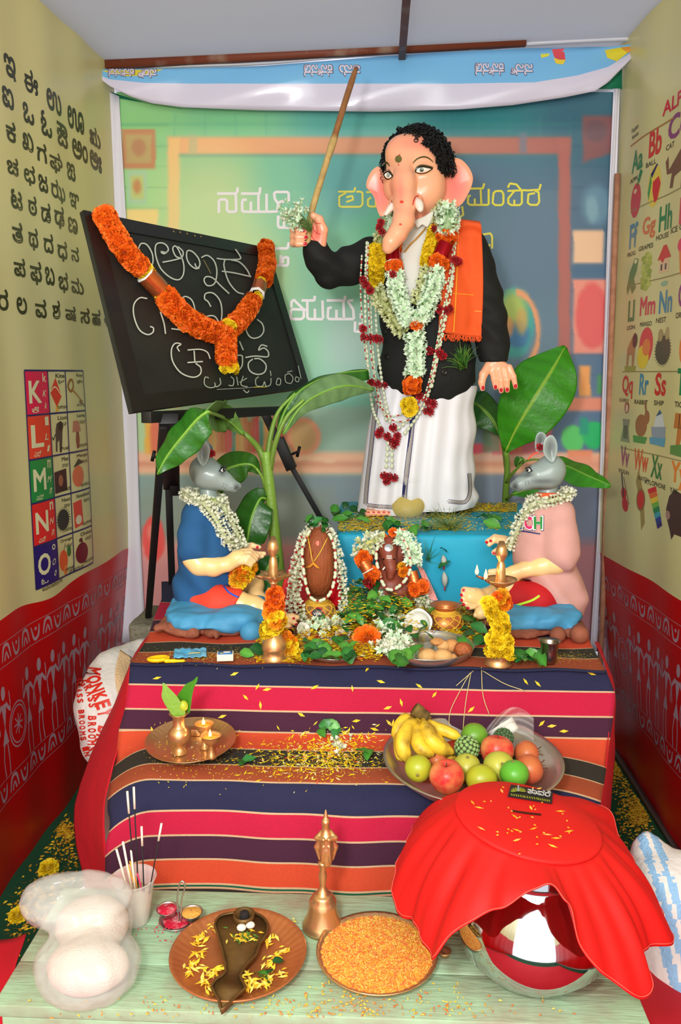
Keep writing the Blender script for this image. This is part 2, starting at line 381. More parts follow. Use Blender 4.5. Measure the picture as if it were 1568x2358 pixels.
# --- left wall: letters
INK = (58, 56, 32)
LET = [("ಇ", 22, 155, 24, 50), ("ಈ", 72, 188, 30, 52), ("ಉ", 125, 235, 30, 46), ("ಊ", 175, 277, 34, 48), ("ಋ", 218, 315, 22, 42),
 ("ಐ", 18, 226, 24, 44), ("ಒ", 65, 262, 24, 44), ("ಓ", 107, 286, 22, 54), ("ಔ", 143, 312, 22, 50), ("ಅಂ", 185, 348, 32, 42), ("ಅಃ", 220, 372, 24, 40),
 ("ಕ", 25, 303, 20, 46), ("ಖ", 63, 326, 24, 42), ("ಗ", 97, 351, 20, 42), ("ಘ", 130, 375, 26, 46), ("ಙ", 163, 396, 18, 38),
 ("ಚ", 29, 382, 24, 40), ("ಛ", 67, 403, 24, 46), ("ಜ", 100, 423, 20, 38), ("ಝ", 135, 441, 28, 48), ("ಞ", 170, 463, 20, 34),
 ("ಟ", 38, 460, 24, 42), ("ಠ", 74, 473, 18, 44), ("ಡ", 106, 489, 20, 44), ("ಢ", 137, 500, 20, 50), ("ಣ", 167, 520, 20, 34),
 ("ತ", 40, 535, 22, 46), ("ಥ", 76, 550, 20, 50), ("ದ", 112, 560, 20, 44), ("ಧ", 144, 578, 20, 46), ("ನ", 172, 585, 16, 34),
 ("ಪ", 45, 615, 24, 42), ("ಫ", 82, 628, 24, 52), ("ಬ", 115, 636, 20, 40), ("ಭ", 146, 650, 20, 46), ("ಮ", 177, 658, 26, 36),
 ("ರ", 6, 690, 22, 48), ("ಲ", 50, 704, 22, 38), ("ವ", 93, 710, 24, 42), ("ಶ", 130, 713, 16, 42), ("ಷ", 163, 722, 22, 34), ("ಸ", 195, 727, 20, 36), ("ಹ", 222, 731, 18, 36), ("ಳ", 247, 738, 14, 28)]
b = MB()
for s, x, y, w_, h_ in LET: wtext(b, 'L', s, x, y, w_ * 1.08, h_ * 1.06, INK, 0.034)
b.obj('printed_letters', PRINT, wl)
# --- left wall: the K-O picture chart
b = MB(); m = wm('L'); NAVY = (38, 34, 92)
U0, V0 = wuv('L', 55, 853); U1 = wuv('L', 108, 851)[0]; U2 = wuv('L', 149, 850)[0]; U3 = wuv('L', 190, 849)[0]
V5 = wuv('L', 89, 1355)[1]
v_ = np.linspace(V0, V5, 6); U = [U0, U1, U2, U3]
cl = [(226, 22, 78), (232, 66, 40), (32, 140, 62), (224, 38, 34), (36, 26, 110)]
def rect(b, m, u0, v0, u1, v1, col, off=0.001):
    n = 10; v = [m(u0 + (u1 - u0) * i / n, v0 + (v1 - v0) * j / n) for j in range(n + 1) for i in range(n + 1)]
    b.add(([p + q * off for p, q in v], [(j * (n + 1) + i, j * (n + 1) + i + 1, (j + 1) * (n + 1) + i + 1, (j + 1) * (n + 1) + i) for j in range(n) for i in range(n)]), col=col)
for i in range(5): rect(b, m, U0, v_[i], U1, v_[i + 1], cl[i])
for u in U: ribbon(b, m, [(u, V0), (u, V5)], 0.006, NAVY, 0.0016, step=0.05)
for v in v_: ribbon(b, m, [(U0, v), (U3, v)], 0.006, NAVY, 0.0016, step=0.05)
W_ = (225, 222, 175)
def unit(m, u0, v0, u1, v1): return lambda x, y: m((u0 + u1) / 2 + x * (u1 - u0), (v0 + v1) / 2 + y * (v1 - v0))
KN = ["ಕೆ", "ಎಲ್", "ಎಮ್", "ಎನ್", "ಓ"]; E1 = ["Kite", "Lion", "Mat", "Nest", "Orange"]; E2 = ["Key", "Lamp", "Mango", "Notebook", "Onion"]
K1 = ["ಕೈಟ್", "ಲಯನ್", "ಮ್ಯಾಟ್", "ನೆಸ್ಟ್", "ಆರೆಂಜ್"]; K2 = ["ಕೀ", "ಲ್ಯಾಂಪ್", "ಮ್ಯಾಂಗೋ", "ನೋಟ್‌ಬುಕ್", "ಆನಿಯನ್"]; K3 = ["ಗಾಳಿಪಟ", "ಸಿಂಹ", "ಚಾಪೆ", "ಗೂಡು", "ಕಿತ್ತಳೆ"]; K4 = ["ಕೀಲಿಕೈ", "ವಿದ್ಯುದ್ದೀಪ", "ಮಾವಿನಹಣ್ಣು", "ಪುಸ್ತಕ", "ಈರುಳ್ಳಿ"]
for i in range(5):
    a = unit(m, U0, v_[i], U1, v_[i + 1]); big = "KLMNO"[i]
    text(b, a, big, -0.12, -0.02, 0.52, 0.52, W_, 0.03, off=0.0022); text(b, a, big.lower(), 0.32, -0.34, 0.17, 0.2 if i != 4 else 0.14, W_, 0.02, off=0.0022)
    text(b, a, big, 0.3, 0.02, 0.16, 0.15, W_, 0, off=0.0022, shear=0.4); text(b, a, big.lower(), 0.33, 0.3, 0.1, 0.14, W_, 0, off=0.0022, shear=0.4)
    text(b, a, KN[i], -0.15, 0.38, 0.3, 0.13, W_, 0.0, off=0.0022)
    for c_, (e, k, k3) in enumerate(((E1, K1, K3), (E2, K2, K4))):
        d = unit(m, U[c_ + 1], v_[i], U[c_ + 2], v_[i + 1])
        wd = min(0.72, 0.11 * len(e[i]) + 0.06)
        text(b, d, e[i], 0.45 - wd / 2, -0.38, wd, 0.1, INK, 0.02, off=0.0016); text(b, d, k[i], 0.25, -0.23, 0.36, 0.1, INK, 0.0, off=0.0016); text(b, d, k3[i], 0.22, 0.36, 0.5, 0.09, INK, 0.0, off=0.0016)
d = lambda i, c_: unit(m, U[c_], v_[i], U[c_ + 1], v_[i + 1])
q = d(0, 1); poly(b, q, [(-0.05, -0.33), (0.25, 0.1), (-0.05, 0.36), (-0.4, 0.0)], (214, 60, 40)); ribbon(b, q, [(-0.4, 0.0), (-0.1, -0.12), (0.25, 0.1)], 0.03, W_, 0.0014); poly(b, q, [(-0.1, 0.33), (0.03, 0.33), (0.05, 0.47), (-0.14, 0.47)], (222, 170, 60))
q = d(0, 2); ribbon(b, q, [(-0.3, -0.28), (-0.4, -0.12), (-0.28, 0.0), (-0.15, -0.1), (-0.18, -0.26), (-0.3, -0.28)], 0.07, (150, 100, 50)); ribbon(b, q, [(-0.2, -0.04), (0.35, 0.28)], 0.05, (170, 120, 60), step=0.05); poly(b, q, [(0.18, 0.2), (0.38, 0.24), (0.34, 0.34), (0.14, 0.3)], (120, 80, 45))
q = d(1, 1); poly(b, q, [(-0.12, -0.25), (0.1, -0.3), (0.2, -0.1), (0.16, 0.15), (0.1, 0.45), (-0.02, 0.45), (-0.02, 0.15), (-0.12, 0.2), (-0.15, 0.42), (-0.25, 0.42), (-0.22, 0.1), (-0.2, -0.1)], (84, 66, 58)); disc(b, q, (0.1, -0.18), (0.13, 0.12), (60, 44, 40), 0.0014); ribbon(b, q, [(-0.22, 0.0), (-0.36, 0.12), (-0.42, 0.05)], 0.04, (60, 50, 44))
q = d(1, 2); poly(b, q, [(-0.25, -0.27), (0.02, -0.27), (0.14, 0.0), (-0.3, 0.0)], (190, 120, 96)); poly(b, q, [(-0.12, 0.0), (0, 0.0), (0.04, 0.2), (-0.02, 0.42), (-0.12, 0.42), (-0.16, 0.2)], (140, 70, 50))
q = d(2, 1); poly(b, q, [(-0.42, -0.1), (0.3, -0.14), (0.32, 0.4), (-0.42, 0.42)], (70, 36, 36)); disc(b, q, (-0.05, 0.13), (0.14, 0.14), (160, 100, 70), 0.0014)
q = d(2, 2); disc(b, q, (-0.12, 0.12), (0.28, 0.27), (216, 110, 70)); poly(b, q, [(-0.35, -0.12), (-0.1, -0.32), (0.18, -0.22), (0.0, -0.18)], (60, 60, 50), 0.0014)
q = d(3, 1); disc(b, q, (-0.02, 0.1), (0.36, 0.26), (54, 48, 46))
for k in range(26):
    a = k * 0.2417; ribbon(b, q, [(0.3 * math.cos(a), 0.1 + 0.2 * math.sin(a)), (0.44 * math.cos(a + .2), 0.1 + 0.32 * math.sin(a + .2))], 0.02, (54, 48, 46), sm=0)
q = d(3, 2); poly(b, q, [(-0.42, -0.24), (-0.02, -0.28), (0.02, 0.36), (-0.38, 0.42)], (214, 70, 54)); disc(b, q, (-0.2, 0.22), (0.14, 0.12), (215, 205, 170), 0.0014)
q = d(4, 1); disc(b, q, (-0.12, 0.1), (0.27, 0.26), (226, 90, 40)); disc(b, q, (-0.02, 0.36), (0.12, 0.13), (226, 130, 60), 0.0013); disc(b, q, (0.24, -0.08), (0.12, 0.14), (50, 110, 50), 0.0016); ribbon(b, q, [(-0.1, -0.1), (0.05, -0.3)], 0.03, (60, 50, 40), step=0.05)
q = d(4, 2); disc(b, q, (-0.1, 0.1), (0.3, 0.27), (112, 22, 38)); ribbon(b, q, [(-0.1, -0.12), (-0.12, -0.26), (-0.22, -0.22)], 0.08, (90, 30, 30), 0.0014)
wtext(b, 'L', "ಕಾಮಧೇನು ಸೋಷಿಯಲ್ ಗೀತ", 122, 1347, 46, 11, INK, 0.0); wtext(b, 'L', "ಮಕ್ಕಳ ಇಷ್ಟದ ವಿ ದ್ಯಾ ಮಂದಿರ", 176, 1309, 34, 9, INK, 0.0)
b.obj('picture_chart', PRINT, wl)
# --- bands of dancing stick figures and curl borders on both red bands
SIL = (172, 140, 150)
def figure(b, q, k):
    disc(b, q, (0, -0.42), (0.16, 0.08), SIL, n=10, rings=1)
    poly(b, q, [(-0.2, -0.3), (0.2, -0.3), (0.0, -0.02)], SIL); poly(b, q, [(0.0, -0.06), (0.24, 0.14), (-0.24, 0.14)], SIL)
    ribbon(b, q, [(-0.1, 0.12), (-0.22, 0.3), (-0.12, 0.5)], 0.06, SIL, sm=2); ribbon(b, q, [(0.1, 0.12), (0.2 - 0.1 * (k % 2), 0.3), (0.22, 0.5)], 0.06, SIL, sm=2)
    up = -1 if k % 3 == 0 else 1
    ribbon(b, q, [(-0.18, -0.29), (-0.48, -0.2), (-0.4, -0.2 + 0.2 * up)], 0.06, SIL, sm=2); ribbon(b, q, [(0.18, -0.29), (0.48, -0.2), (0.44, -0.2 - 0.2 * up)], 0.06, SIL, sm=2)
def curls(b, m, u0, u1, v, h):
    n = int((u1 - u0) / (h * 0.95)); s = (u1 - u0) / n
    for i in range(n):
        u = u0 + (i + 0.5) * s
        if i % 2: ribbon(b, m, [(u - .4 * s, v + .3 * h), (u - .2 * s, v - .3 * h), (u + .2 * s, v - .3 * h), (u + .4 * s, v + .3 * h)], h * .16, SIL, sm=3, taper=True); ribbon(b, m, [(u - .18 * s, v + .3 * h), (u, v - .05 * h), (u + .18 * s, v + .3 * h)], h * .1, SIL, sm=2)
        else: ribbon(b, m, [(u - .4 * s, v - .3 * h), (u - .15 * s, v + .3 * h), (u + .2 * s, v + .2 * h), (u + .3 * s, v - .3 * h)], h * .16, SIL, sm=3, taper=True); disc(b, m, (u, v - .15 * h), h * .09, SIL, n=8, rings=1)
    for e in (-0.5, 0.5): ribbon(b, m, [(u0, v + e * h), (u1, v + e * h)], 0.002, SIL, sm=0, step=0.05)
for side, par in (('L', wl), ('R', wr)):
    b = MB(); m = wm(side); ya, yb = 1.6, 3.48
    lo, hi = (ya, yb) if side == 'L' else (-yb, -ya)
    curls(b, m, lo, hi, -0.735, 0.075); curls(b, m, lo, hi, -0.30, 0.075)
    x = lo; k = 0
    while x < hi:
        k += 1
        if k % 7 == 4:
            for r in (0.075, 0.062): ribbon(b, m, [(x + r * .8 * math.cos(t), -0.48 + r * math.sin(t)) for t in np.linspace(0, 2 * PI, 25)], 0.005, SIL, sm=0)
            for t in np.linspace(0, PI, 5)[:-1]: ribbon(b, m, [(x - .03 * math.cos(t), -0.48 - .035 * math.sin(t)), (x + .03 * math.cos(t), -0.48 + .035 * math.sin(t))], 0.005, SIL, sm=0)
        else: figure(b, (lambda x0: lambda a, c: m(x0 + a * 0.085, -0.49 + c * 0.30))(x), k)
        x += 0.088
    b.obj('printed_figures', PRINTW, par)
# --- right wall: the alphabet chart
b = MB(); S = 'R'; GR, RD, PU, OR, BL, PK = (60, 130, 80), (204, 60, 54), (140, 70, 120), (214, 120, 74), (80, 140, 170), (206, 80, 90)
wtext(b, S, "ALPHABET", 1591, 205, 140, 34, (206, 40, 60), 0.03)
for i, t in enumerate(("English", "Alphabet")): wtext(b, S, t, 1463, 297 + 16 * i, 15, 12, INK, 0.0)
u0, v0 = wuv(S, 1452, 337); u1, v1 = wuv(S, 1560, 222); ribbon(b, wm(S), [(u0, v0), (u1, v0)], 0.006, (170, 120, 60), 0.001, step=0.05)
CH = [("Aa", "APPLE", GR, 1468, 368, 24, 50, 1463, 412), ("Bb", "BALL", RD, 1508, 328, 28, 60, 1498, 376), ("Cc", "CAT", PU, 1562, 285, 44, 56, 1544, 336),
 ("Ff", "FROG", BL, 1459, 542, 18, 56, 1454, 585), ("Gg", "GRAPES", OR, 1493, 524, 28, 52, 1486, 569), ("Hh", "HOUSE", GR, 1534, 500, 30, 58, 1526, 544), ("Ii", "ICE CREAM", PK, 1580, 480, 30, 62, 1574, 520),
 ("Ll", "LION", GR, 1454, 716, 14, 48, 1453, 754), ("Mm", "MANGO", PK, 1490, 703, 34, 44, 1486, 746), ("Nn", "NEST", BL, 1534, 694, 30, 54, 1523, 737), ("Oo", "ORANGE", PU, 1580, 676, 36, 60, 1576, 724),
 ("Qq", "QUEEN", RD, 1445, 891, 24, 54, 1437, 922), ("Rr", "RABBIT", BL, 1482, 885, 20, 50, 1475, 926), ("Ss", "SHIP", RD, 1522, 885, 26, 54, 1518, 928), ("Tt", "TIGER", (40, 130, 70), 1574, 880, 30, 64, 1570, 932),
 ("Vv", "VIOLIN", PU, 1439, 1051, 20, 48, 1436, 1086), ("Ww", "WATCH", (206, 90, 50), 1475, 1060, 32, 52, 1480, 1103), ("Xx", "XYLOPHONE", (40, 120, 60), 1513, 1075, 26, 56, 1510, 1115), ("Yy", "YAK", (224, 130, 50), 1562, 1096, 36, 66, 1552, 1130)]
for t, wd, c_, x, y, w_, h_, tx, ty in CH:
    wtext(b, S, t, x, y, w_, h_, c_, 0.035); wtext(b, S, wd, tx, ty, 4.0 * len(wd) * (1 + (tx - 1430) / 200), 9 + (tx - 1430) / 30, INK, 0.01)
for y_, x0_ in ((488, 1452), (660, 1446), (856, 1433), (1030, 1430)):
    u0, v0 = wuv(S, x0_, y_); ribbon(b, wm(S), [(u0, v0), (u0 + 1.2, v0)], 0.004, (150, 140, 90), 0.001, step=0.05)
c = lambda x, y, w_, h_: cell(S, x, y, w_, h_)
q = c(1464, 458, 24, 88); disc(b, q, (0, .04), (.46, .44), (206, 60, 64)); disc(b, q, (-.05, -.2), (.16, .06), (230, 190, 150), .0014); poly(b, q, [(.05, -.3), (.3, -.7), (.5, -.62), (.3, -.4)], (50, 130, 70), .0014)
q = c(1505, 428, 30, 100); disc(b, q, (0, 0), (.48, .48), (222, 200, 80)); poly(b, q, [(-.1, -.1), (.3, -.18), (.48, 0), (.3, .34), (.1, .4), (-.1, .1)], (206, 50, 50), .0014); poly(b, q, [(-.3, -.3), (.1, -.48), (.2, -.46), (-.2, -.2)], (40, 40, 100), .0014); poly(b, q, [(-.46, .1), (-.3, -.3), (-.2, -.1), (-.36, .3)], (70, 150, 80), .0014)
q = c(1560, 380, 56, 110); poly(b, q, [(-.5, -.2), (-.4, -.3), (-.35, 0), (-.2, -.1), (.2, -.35), (.5, -.4), (.5, .1), (.4, .2), (.36, .5), (.2, .5), (.2, .15), (-.1, .2), (-.15, .42), (-.28, .4), (-.22, .1), (-.42, .08)], (122, 84, 56))
q = c(1455, 635, 26, 84); poly(b, q, [(-.4, .3), (-.2, -.1), (.2, -.45), (.5, -.4), (.4, -.1), (.2, .1), (.4, .35), (.1, .5), (-.1, .3), (-.3, .5)], (110, 140, 80)); disc(b, q, (.3, -.35), (.12, .06), (220, 220, 170), .0014)
q = c(1487, 625, 26, 90)
for k in range(22): disc(b, q, (.28 * math.sin(k * 2.4), -.42 + k * .04), (.2, .07), ((170, 180, 80), (190, 195, 100), (150, 165, 70))[k % 3], .001 + k * 1e-5, n=8, rings=1)
q = c(1530, 600, 36, 88); poly(b, q, [(-.3, -.1), (.3, -.1), (.3, .3), (-.3, .3)], (226, 190, 150)); poly(b, q, [(-.42, -.05), (-.1, -.4), (.1, -.4), (.45, -.05)], (206, 70, 60), .0014); disc(b, q, (-.1, -.12), (.12, .16), (206, 70, 60), .0016); disc(b, q, (.1, .6), (.24, .07), (150, 180, 150))
for k in (-.15, .12): rect(b, q, k - .05, .08, k + .05, .24, (90, 80, 80), .0016)
q = c(1570, 575, 30, 120); poly(b, q, [(-.2, .0), (.3, .0), (0, .5)], (220, 130, 70)); disc(b, q, (0, -.1), (.34, .14), (220, 70, 100))
q = c(1453, 808, 26, 92); poly(b, q, [(-.35, -.05), (0, -.3), (.3, -.45), (.45, -.3), (.35, .0), (.3, .4), (.15, .4), (.1, .1), (-.15, .12), (-.2, .4), (-.35, .4)], (180, 130, 80)); disc(b, q, (.3, -.25), (.2, .18), (90, 60, 50), .0014); poly(b, q, [(-.5, .38), (.5, .38), (.45, .52), (-.45, .52)], (160, 160, 70), .0012)
q = c(1484, 800, 34, 98); disc(b, q, (.05, -.05), (.44, .42), (214, 80, 80), ang=-0.3); disc(b, q, (-.1, .22), (.38, .28), (224, 196, 60), .0014); disc(b, q, (.1, .0), (.26, .2), (222, 130, 70), .0016)
q = c(1528, 795, 38, 94); disc(b, q, (0, .12), (.46, .36), (88, 82, 62)); disc(b, q, (-.2, -.25), (.14, .16), (170, 150, 100), .0014); disc(b, q, (.2, -.28), (.12, .16), (180, 160, 110), .0014)
for k in range(30): a = k * .21; ribbon(b, q, [(.36 * math.cos(a), .12 + .26 * math.sin(a)), (.52 * math.cos(a + .2), .12 + .42 * math.sin(a + .2))], .02, (88, 82, 62), sm=0)
q = c(1582, 790, 40, 110); disc(b, q, (0, .1), (.44, .4), (220, 130, 60)); poly(b, q, [(-.3, -.4), (.2, -.5), (.1, -.2)], (50, 120, 70), .0014)
q = c(1442, 970, 24, 100); disc(b, q, (0, -.32), (.22, .14), (130, 50, 44)); disc(b, q, (.02, -.3), (.14, .1), (220, 190, 160), .0014); poly(b, q, [(-.35, -.05), (.35, -.05), (.25, .15), (.45, .48), (-.45, .48), (-.25, .15)], (150, 140, 120)); poly(b, q, [(-.2, .1), (.2, .1), (.2, .4), (-.2, .4)], (110, 90, 80), .0014); poly(b, q, [(-.1, -.5), (.15, -.5), (.12, -.42), (-.08, -.42)], (160, 150, 90), .0014)
q = c(1476, 975, 36, 100); disc(b, q, (-.02, .05), (.36, .26), (160, 110, 74)); disc(b, q, (.3, -.15), (.16, .16), (160, 110, 74)); poly(b, q, [(.2, -.25), (.1, -.5), (.2, -.52), (.32, -.25)], (150, 110, 80), .0014); poly(b, q, [(-.5, .3), (.4, .3), (.3, .46), (-.45, .46)], (90, 150, 80), .0012)
q = c(1517, 985, 38, 84); poly(b, q, [(-.45, .0), (.45, -.05), (.45, .35), (-.35, .35)], (150, 160, 176)); poly(b, q, [(-.3, 0), (-.2, -.3), (.2, -.4), (.4, -.05)], (210, 215, 215), .0014); poly(b, q, [(-.2, -.3), (0, -.5), (.15, -.4)], (70, 100, 130), .0014); poly(b, q, [(-.5, .3), (.5, .25), (.45, .5), (-.45, .48)], (96, 160, 190), .0016)
q = c(1567, 1000, 50, 120); poly(b, q, [(-.3, -.4), (.5, -.4), (.5, .1), (.4, .1), (.1, -.05), (-.05, .3), (-.2, .3), (-.15, -.1), (-.35, -.1)], (190, 120, 60)); poly(b, q, [(-.45, .25), (.5, .15), (.5, .45), (-.45, .42)], (90, 140, 70), .0012)
for k in range(6): rect(b, q, -.1 + k * .1, -.38, -.07 + k * .1, -.1, (60, 44, 36), .0016)
q = c(1437, 1135, 26, 90); disc(b, q, (-.02, .02), (.24, .16), (206, 50, 40), ang=.2); disc(b, q, (.15, .28), (.28, .18), (206, 50, 40), ang=.2); ribbon(b, q, [(-.3, -.5), (.0, .1)], .1, (90, 80, 80), .0016, step=.05); ribbon(b, q, [(-.1, -.4), (.5, .25)], .04, (100, 70, 50), step=.05)
q = c(1472, 1150, 22, 110); ribbon(b, q, [(-.4, -.5), (.1, -.1), (.3, .2), (.5, .55)], .36, (160, 140, 80), sm=4); disc(b, q, (.12, 0), (.44, .24), (140, 110, 70), .0014); disc(b, q, (.12, 0), (.34, .19), (200, 60, 50), .0018)
q = c(1508, 1172, 42, 100); X7 = [(210, 50, 50), (224, 110, 50), (230, 200, 60), (120, 180, 70), (50, 140, 80), (70, 160, 180), (50, 70, 150), (60, 40, 110)]
for k in range(8):
    x0 = -.45 + k * .085; y0 = -.4 + k * .105; poly(b, q, [(x0, y0), (x0 + .42 - .02 * k, y0 - .13), (x0 + .50 - .02 * k, y0 - .03), (x0 + .08, y0 + .1)], X7[k])
q = c(1562, 1195, 64, 130); poly(b, q, [(-.5, -.1), (-.4, -.35), (-.2, -.5), (.1, -.45), (.5, -.4), (.5, .3), (.3, .42), (.25, .3), (-.1, .3), (-.2, .42), (-.3, .25), (-.42, .1)], (80, 56, 48)); disc(b, q, (-.4, .0), (.1, .08), (170, 130, 120), .0014)
b.obj('alphabet_chart', PRINT, wr)
# --- metal edge at foot of right wall, floor, ceiling
b = MB(); b.add(box((XR - .012, (YF + YB) / 2, .012), (.02, YB - YF, .024)))
struct(b.obj('trim_1', M('grey_edge_strip', (120, 112, 104), rough=.4, metal=.3), loc=(0, 0, 0)))
b = MB(); b.add(grid(lambda u, v: (XL - .1 + u * (XR - XL + .2), YF + v * (YB + .1 - YF), 0.003 * math.sin(u * 14 + v * 9)), 24, 40))
struct(b.obj('floor', M('green_carpet', (10, 82, 46), rough=.95, bump=1.0, bs=500, var=.5, vs=3, col2=(8, 56, 30)), loc=(0, 0, 0)))
def zceil(x, y): return 2.80 + 0.028 * (x + 1.1) + 0.012 * math.sin(y * 5.2 + 1) * math.cos((x + .1) * 1.6)
b = MB(); b.add(grid(lambda u, v: ((lambda x, y: (x, y, zceil(x, y)))(XL + u * (XR - XL), .2 + v * (YB - .2))), 40, 60))
struct(b.obj('ceiling', M('white_roof_fabric', (168, 168, 176), rough=.8, bump=.4, bs=3, wave=(1, .25, 1), translucent=.35), loc=(0, 0, 0)))
b = MB(); b.add(box((0, YB + .02, 1.45), (2.6, .02, 2.9))); struct(b.obj('wall_back', M('white_back_fabric', (226, 222, 232), rough=.7), loc=(0, 0, 0)))
RUST = M('red_oxide_steel', (122, 58, 36), rough=.6, var=.7, vs=9, col2=(190, 170, 150), contrast=.68)
b = MB(); p0, p1 = P(190, 151, 3.42), P(1180, 96, 3.42); b.add(box((p0 + p1) / 2, (np.linalg.norm(p1 - p0) + .1, .03, .034), R=Matrix.Rotation(-math.atan2(p1[2] - p0[2], p1[0] - p0[0]), 3, 'Y')))
tag(b.obj('roof_pipe', RUST), 'rust brown steel bar running across the top of the back wall', 'bar')
b = MB(); xb = P(926, 118, 3.38)[0]; b.add(box((xb, 1.9, zceil(xb, 2) - .03), (.026, 3.0, .035))); tag(b.obj('roof_rafter', RUST), 'rust brown steel rafter under the ceiling cloth running to the front', 'bar')
FOLD = M('white_sheet', (224, 222, 232), rough=.6, bump=.3, bs=20)
b = MB(); b.add(tube(spl([P(195, 155, 3.44), P(320, 155, 3.44), P(600, 147, 3.44), P(860, 125, 3.44)], 6), [.016, .016, .015, .014, .014, .013, .012, .012, .011, .01, .01, .009, .008, .008, .007, .006, .005, .005, .004], 10, flat=.5))
b.add(tube(spl([P(1080, 114, 3.44), P(1200, 103, 3.44), P(1350, 94, 3.44), P(1480, 89, 3.44)], 6), .012, 10, flat=.6)); tag(b.obj('rolled_cloth_hem', FOLD), 'rolled white cloth hem tucked under the ceiling along the back', 'cloth')
RW, RH, RX, RY, RS = 400, 450, 245, 200, 3.0
yy, xx = np.mgrid[0:RH, 0:RW]; xx = RX + xx * RS; yy = RY + yy * RS
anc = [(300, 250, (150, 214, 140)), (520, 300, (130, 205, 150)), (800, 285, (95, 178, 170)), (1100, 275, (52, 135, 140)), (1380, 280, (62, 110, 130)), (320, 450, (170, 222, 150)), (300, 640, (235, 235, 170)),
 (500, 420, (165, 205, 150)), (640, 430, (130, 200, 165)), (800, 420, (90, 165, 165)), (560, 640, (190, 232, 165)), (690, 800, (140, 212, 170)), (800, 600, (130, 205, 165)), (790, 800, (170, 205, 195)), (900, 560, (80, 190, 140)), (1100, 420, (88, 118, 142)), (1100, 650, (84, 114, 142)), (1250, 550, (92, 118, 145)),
 (1360, 500, (86, 115, 138)), (1250, 820, (100, 128, 150)), (1380, 820, (88, 118, 145)), (780, 920, (130, 205, 180)), (1300, 920, (110, 130, 155))]  # green to blue-grey print; pale anchors also carry painted-in shine and glare
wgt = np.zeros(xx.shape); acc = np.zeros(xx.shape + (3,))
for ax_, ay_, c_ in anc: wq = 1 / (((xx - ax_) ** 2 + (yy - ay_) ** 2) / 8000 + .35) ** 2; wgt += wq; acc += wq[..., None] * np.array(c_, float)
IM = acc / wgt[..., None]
def ss(d, s): return np.clip(.5 - d / s, 0, 1)
def put(m_, c_, a=1.0): global IM; IM = IM * (1 - (m_ * a)[..., None]) + np.array(c_, float) * (m_ * a)[..., None]
def R_(x0, y0, x1, y1, c_, a=1.0, s=6): put(ss(np.maximum(np.maximum(x0 - xx, xx - x1), np.maximum(y0 - yy, yy - y1)), s), c_, a)
def E_(x, y, rx, ry, c_, a=1.0, s=.15): put(ss(np.sqrt(((xx - x) / rx) ** 2 + ((yy - y) / ry) ** 2) - 1, s), c_, a)
def Gd(x0, y0, x1, y1, cs, a=1.0, s=6):
    t = np.clip((xx - cs[0][0]) / (cs[1][0] - cs[0][0]), 0, 1)[..., None]; m_ = ss(np.maximum(np.maximum(x0 - xx, xx - x1), np.maximum(y0 - yy, yy - y1)), s)[..., None] * a
    global IM; IM = IM * (1 - m_) + (np.array(cs[0][1], float) * (1 - t) + np.array(cs[1][1], float) * t) * m_
for k, y in enumerate(range(285, 900, 48)):
    R_(250, y, 385, y + 3, (90, 160, 120), .45, 4); R_(1312, y, 1430, y + 3, (50, 80, 110), .45, 4)
for k in range(14): R_(400 + 70 * k, 262, 402 + 70 * k, 312, (80, 160, 150), .35, 4)
R_(250, 283, 1420, 286, (80, 165, 140), .35, 5)
Gd(385, 313, 1312, 353, ((500, (248, 182, 124)), (1300, (176, 104, 96)))); R_(385, 315, 412, 940, (250, 200, 128)); R_(1284, 315, 1312, 900, (182, 108, 98))
R_(412, 353, 1284, 358, (90, 130, 130), .5, 5); R_(433, 310, 452, 352, (200, 190, 140), .8); R_(1195, 305, 1212, 350, (120, 130, 150), .8)
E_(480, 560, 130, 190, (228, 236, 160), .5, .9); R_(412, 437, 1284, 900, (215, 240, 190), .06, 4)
R_(278, 297, 357, 388, (205, 142, 98), 1, 4); R_(288, 308, 347, 374, (196, 172, 112), 1, 6); E_(318, 338, 16, 20, (190, 120, 90), .6, .5); R_(293, 393, 336, 467, (178, 214, 176), 1, 4); R_(300, 401, 329, 458, (198, 210, 128), 1, 4); E_(314, 428, 10, 16, (206, 130, 84), .8, .5); R_(288, 480, 362, 560, (250, 222, 140))
# desk and shelf zone, lower print lightened to offset the table's shadow
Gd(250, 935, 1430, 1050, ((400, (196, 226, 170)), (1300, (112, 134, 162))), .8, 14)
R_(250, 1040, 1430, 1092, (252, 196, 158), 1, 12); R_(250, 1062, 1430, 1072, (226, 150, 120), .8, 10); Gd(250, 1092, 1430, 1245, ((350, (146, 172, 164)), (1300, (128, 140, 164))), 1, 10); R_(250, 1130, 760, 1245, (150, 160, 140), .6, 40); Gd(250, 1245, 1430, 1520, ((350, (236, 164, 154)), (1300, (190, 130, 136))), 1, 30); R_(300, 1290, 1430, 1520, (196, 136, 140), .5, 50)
bk = [(236, 90, 80), (250, 170, 90), (222, 120, 70), (80, 160, 150), (246, 140, 100), (240, 80, 90), (250, 190, 110)]
for k in range(19): R_(452 + 9 * k, 948 + (k * 37 % 22), 460 + 9 * k, 1042, bk[(k * 5) % 7], .9, 3)
R_(332, 958, 362, 1044, (250, 190, 80)); R_(345, 966, 380, 1044, (236, 110, 96), .8); E_(697, 1004, 40, 44, (240, 160, 120)); E_(697, 1004, 29, 33, (210, 170, 110)); R_(640, 960, 655, 1040, (240, 110, 100)); R_(620, 950, 660, 1040, (236, 120, 110), .6)
E_(352, 1240, 26, 52, (246, 92, 84)); E_(346, 1225, 8, 16, (250, 170, 150), .6, .8); R_(596, 1150, 612, 1420, (250, 160, 140), .8)
for k in range(12): E_(470 + k * 26, 1052 + (k * 13 % 9), 15, 6, (252, 214, 170), .7, .5)
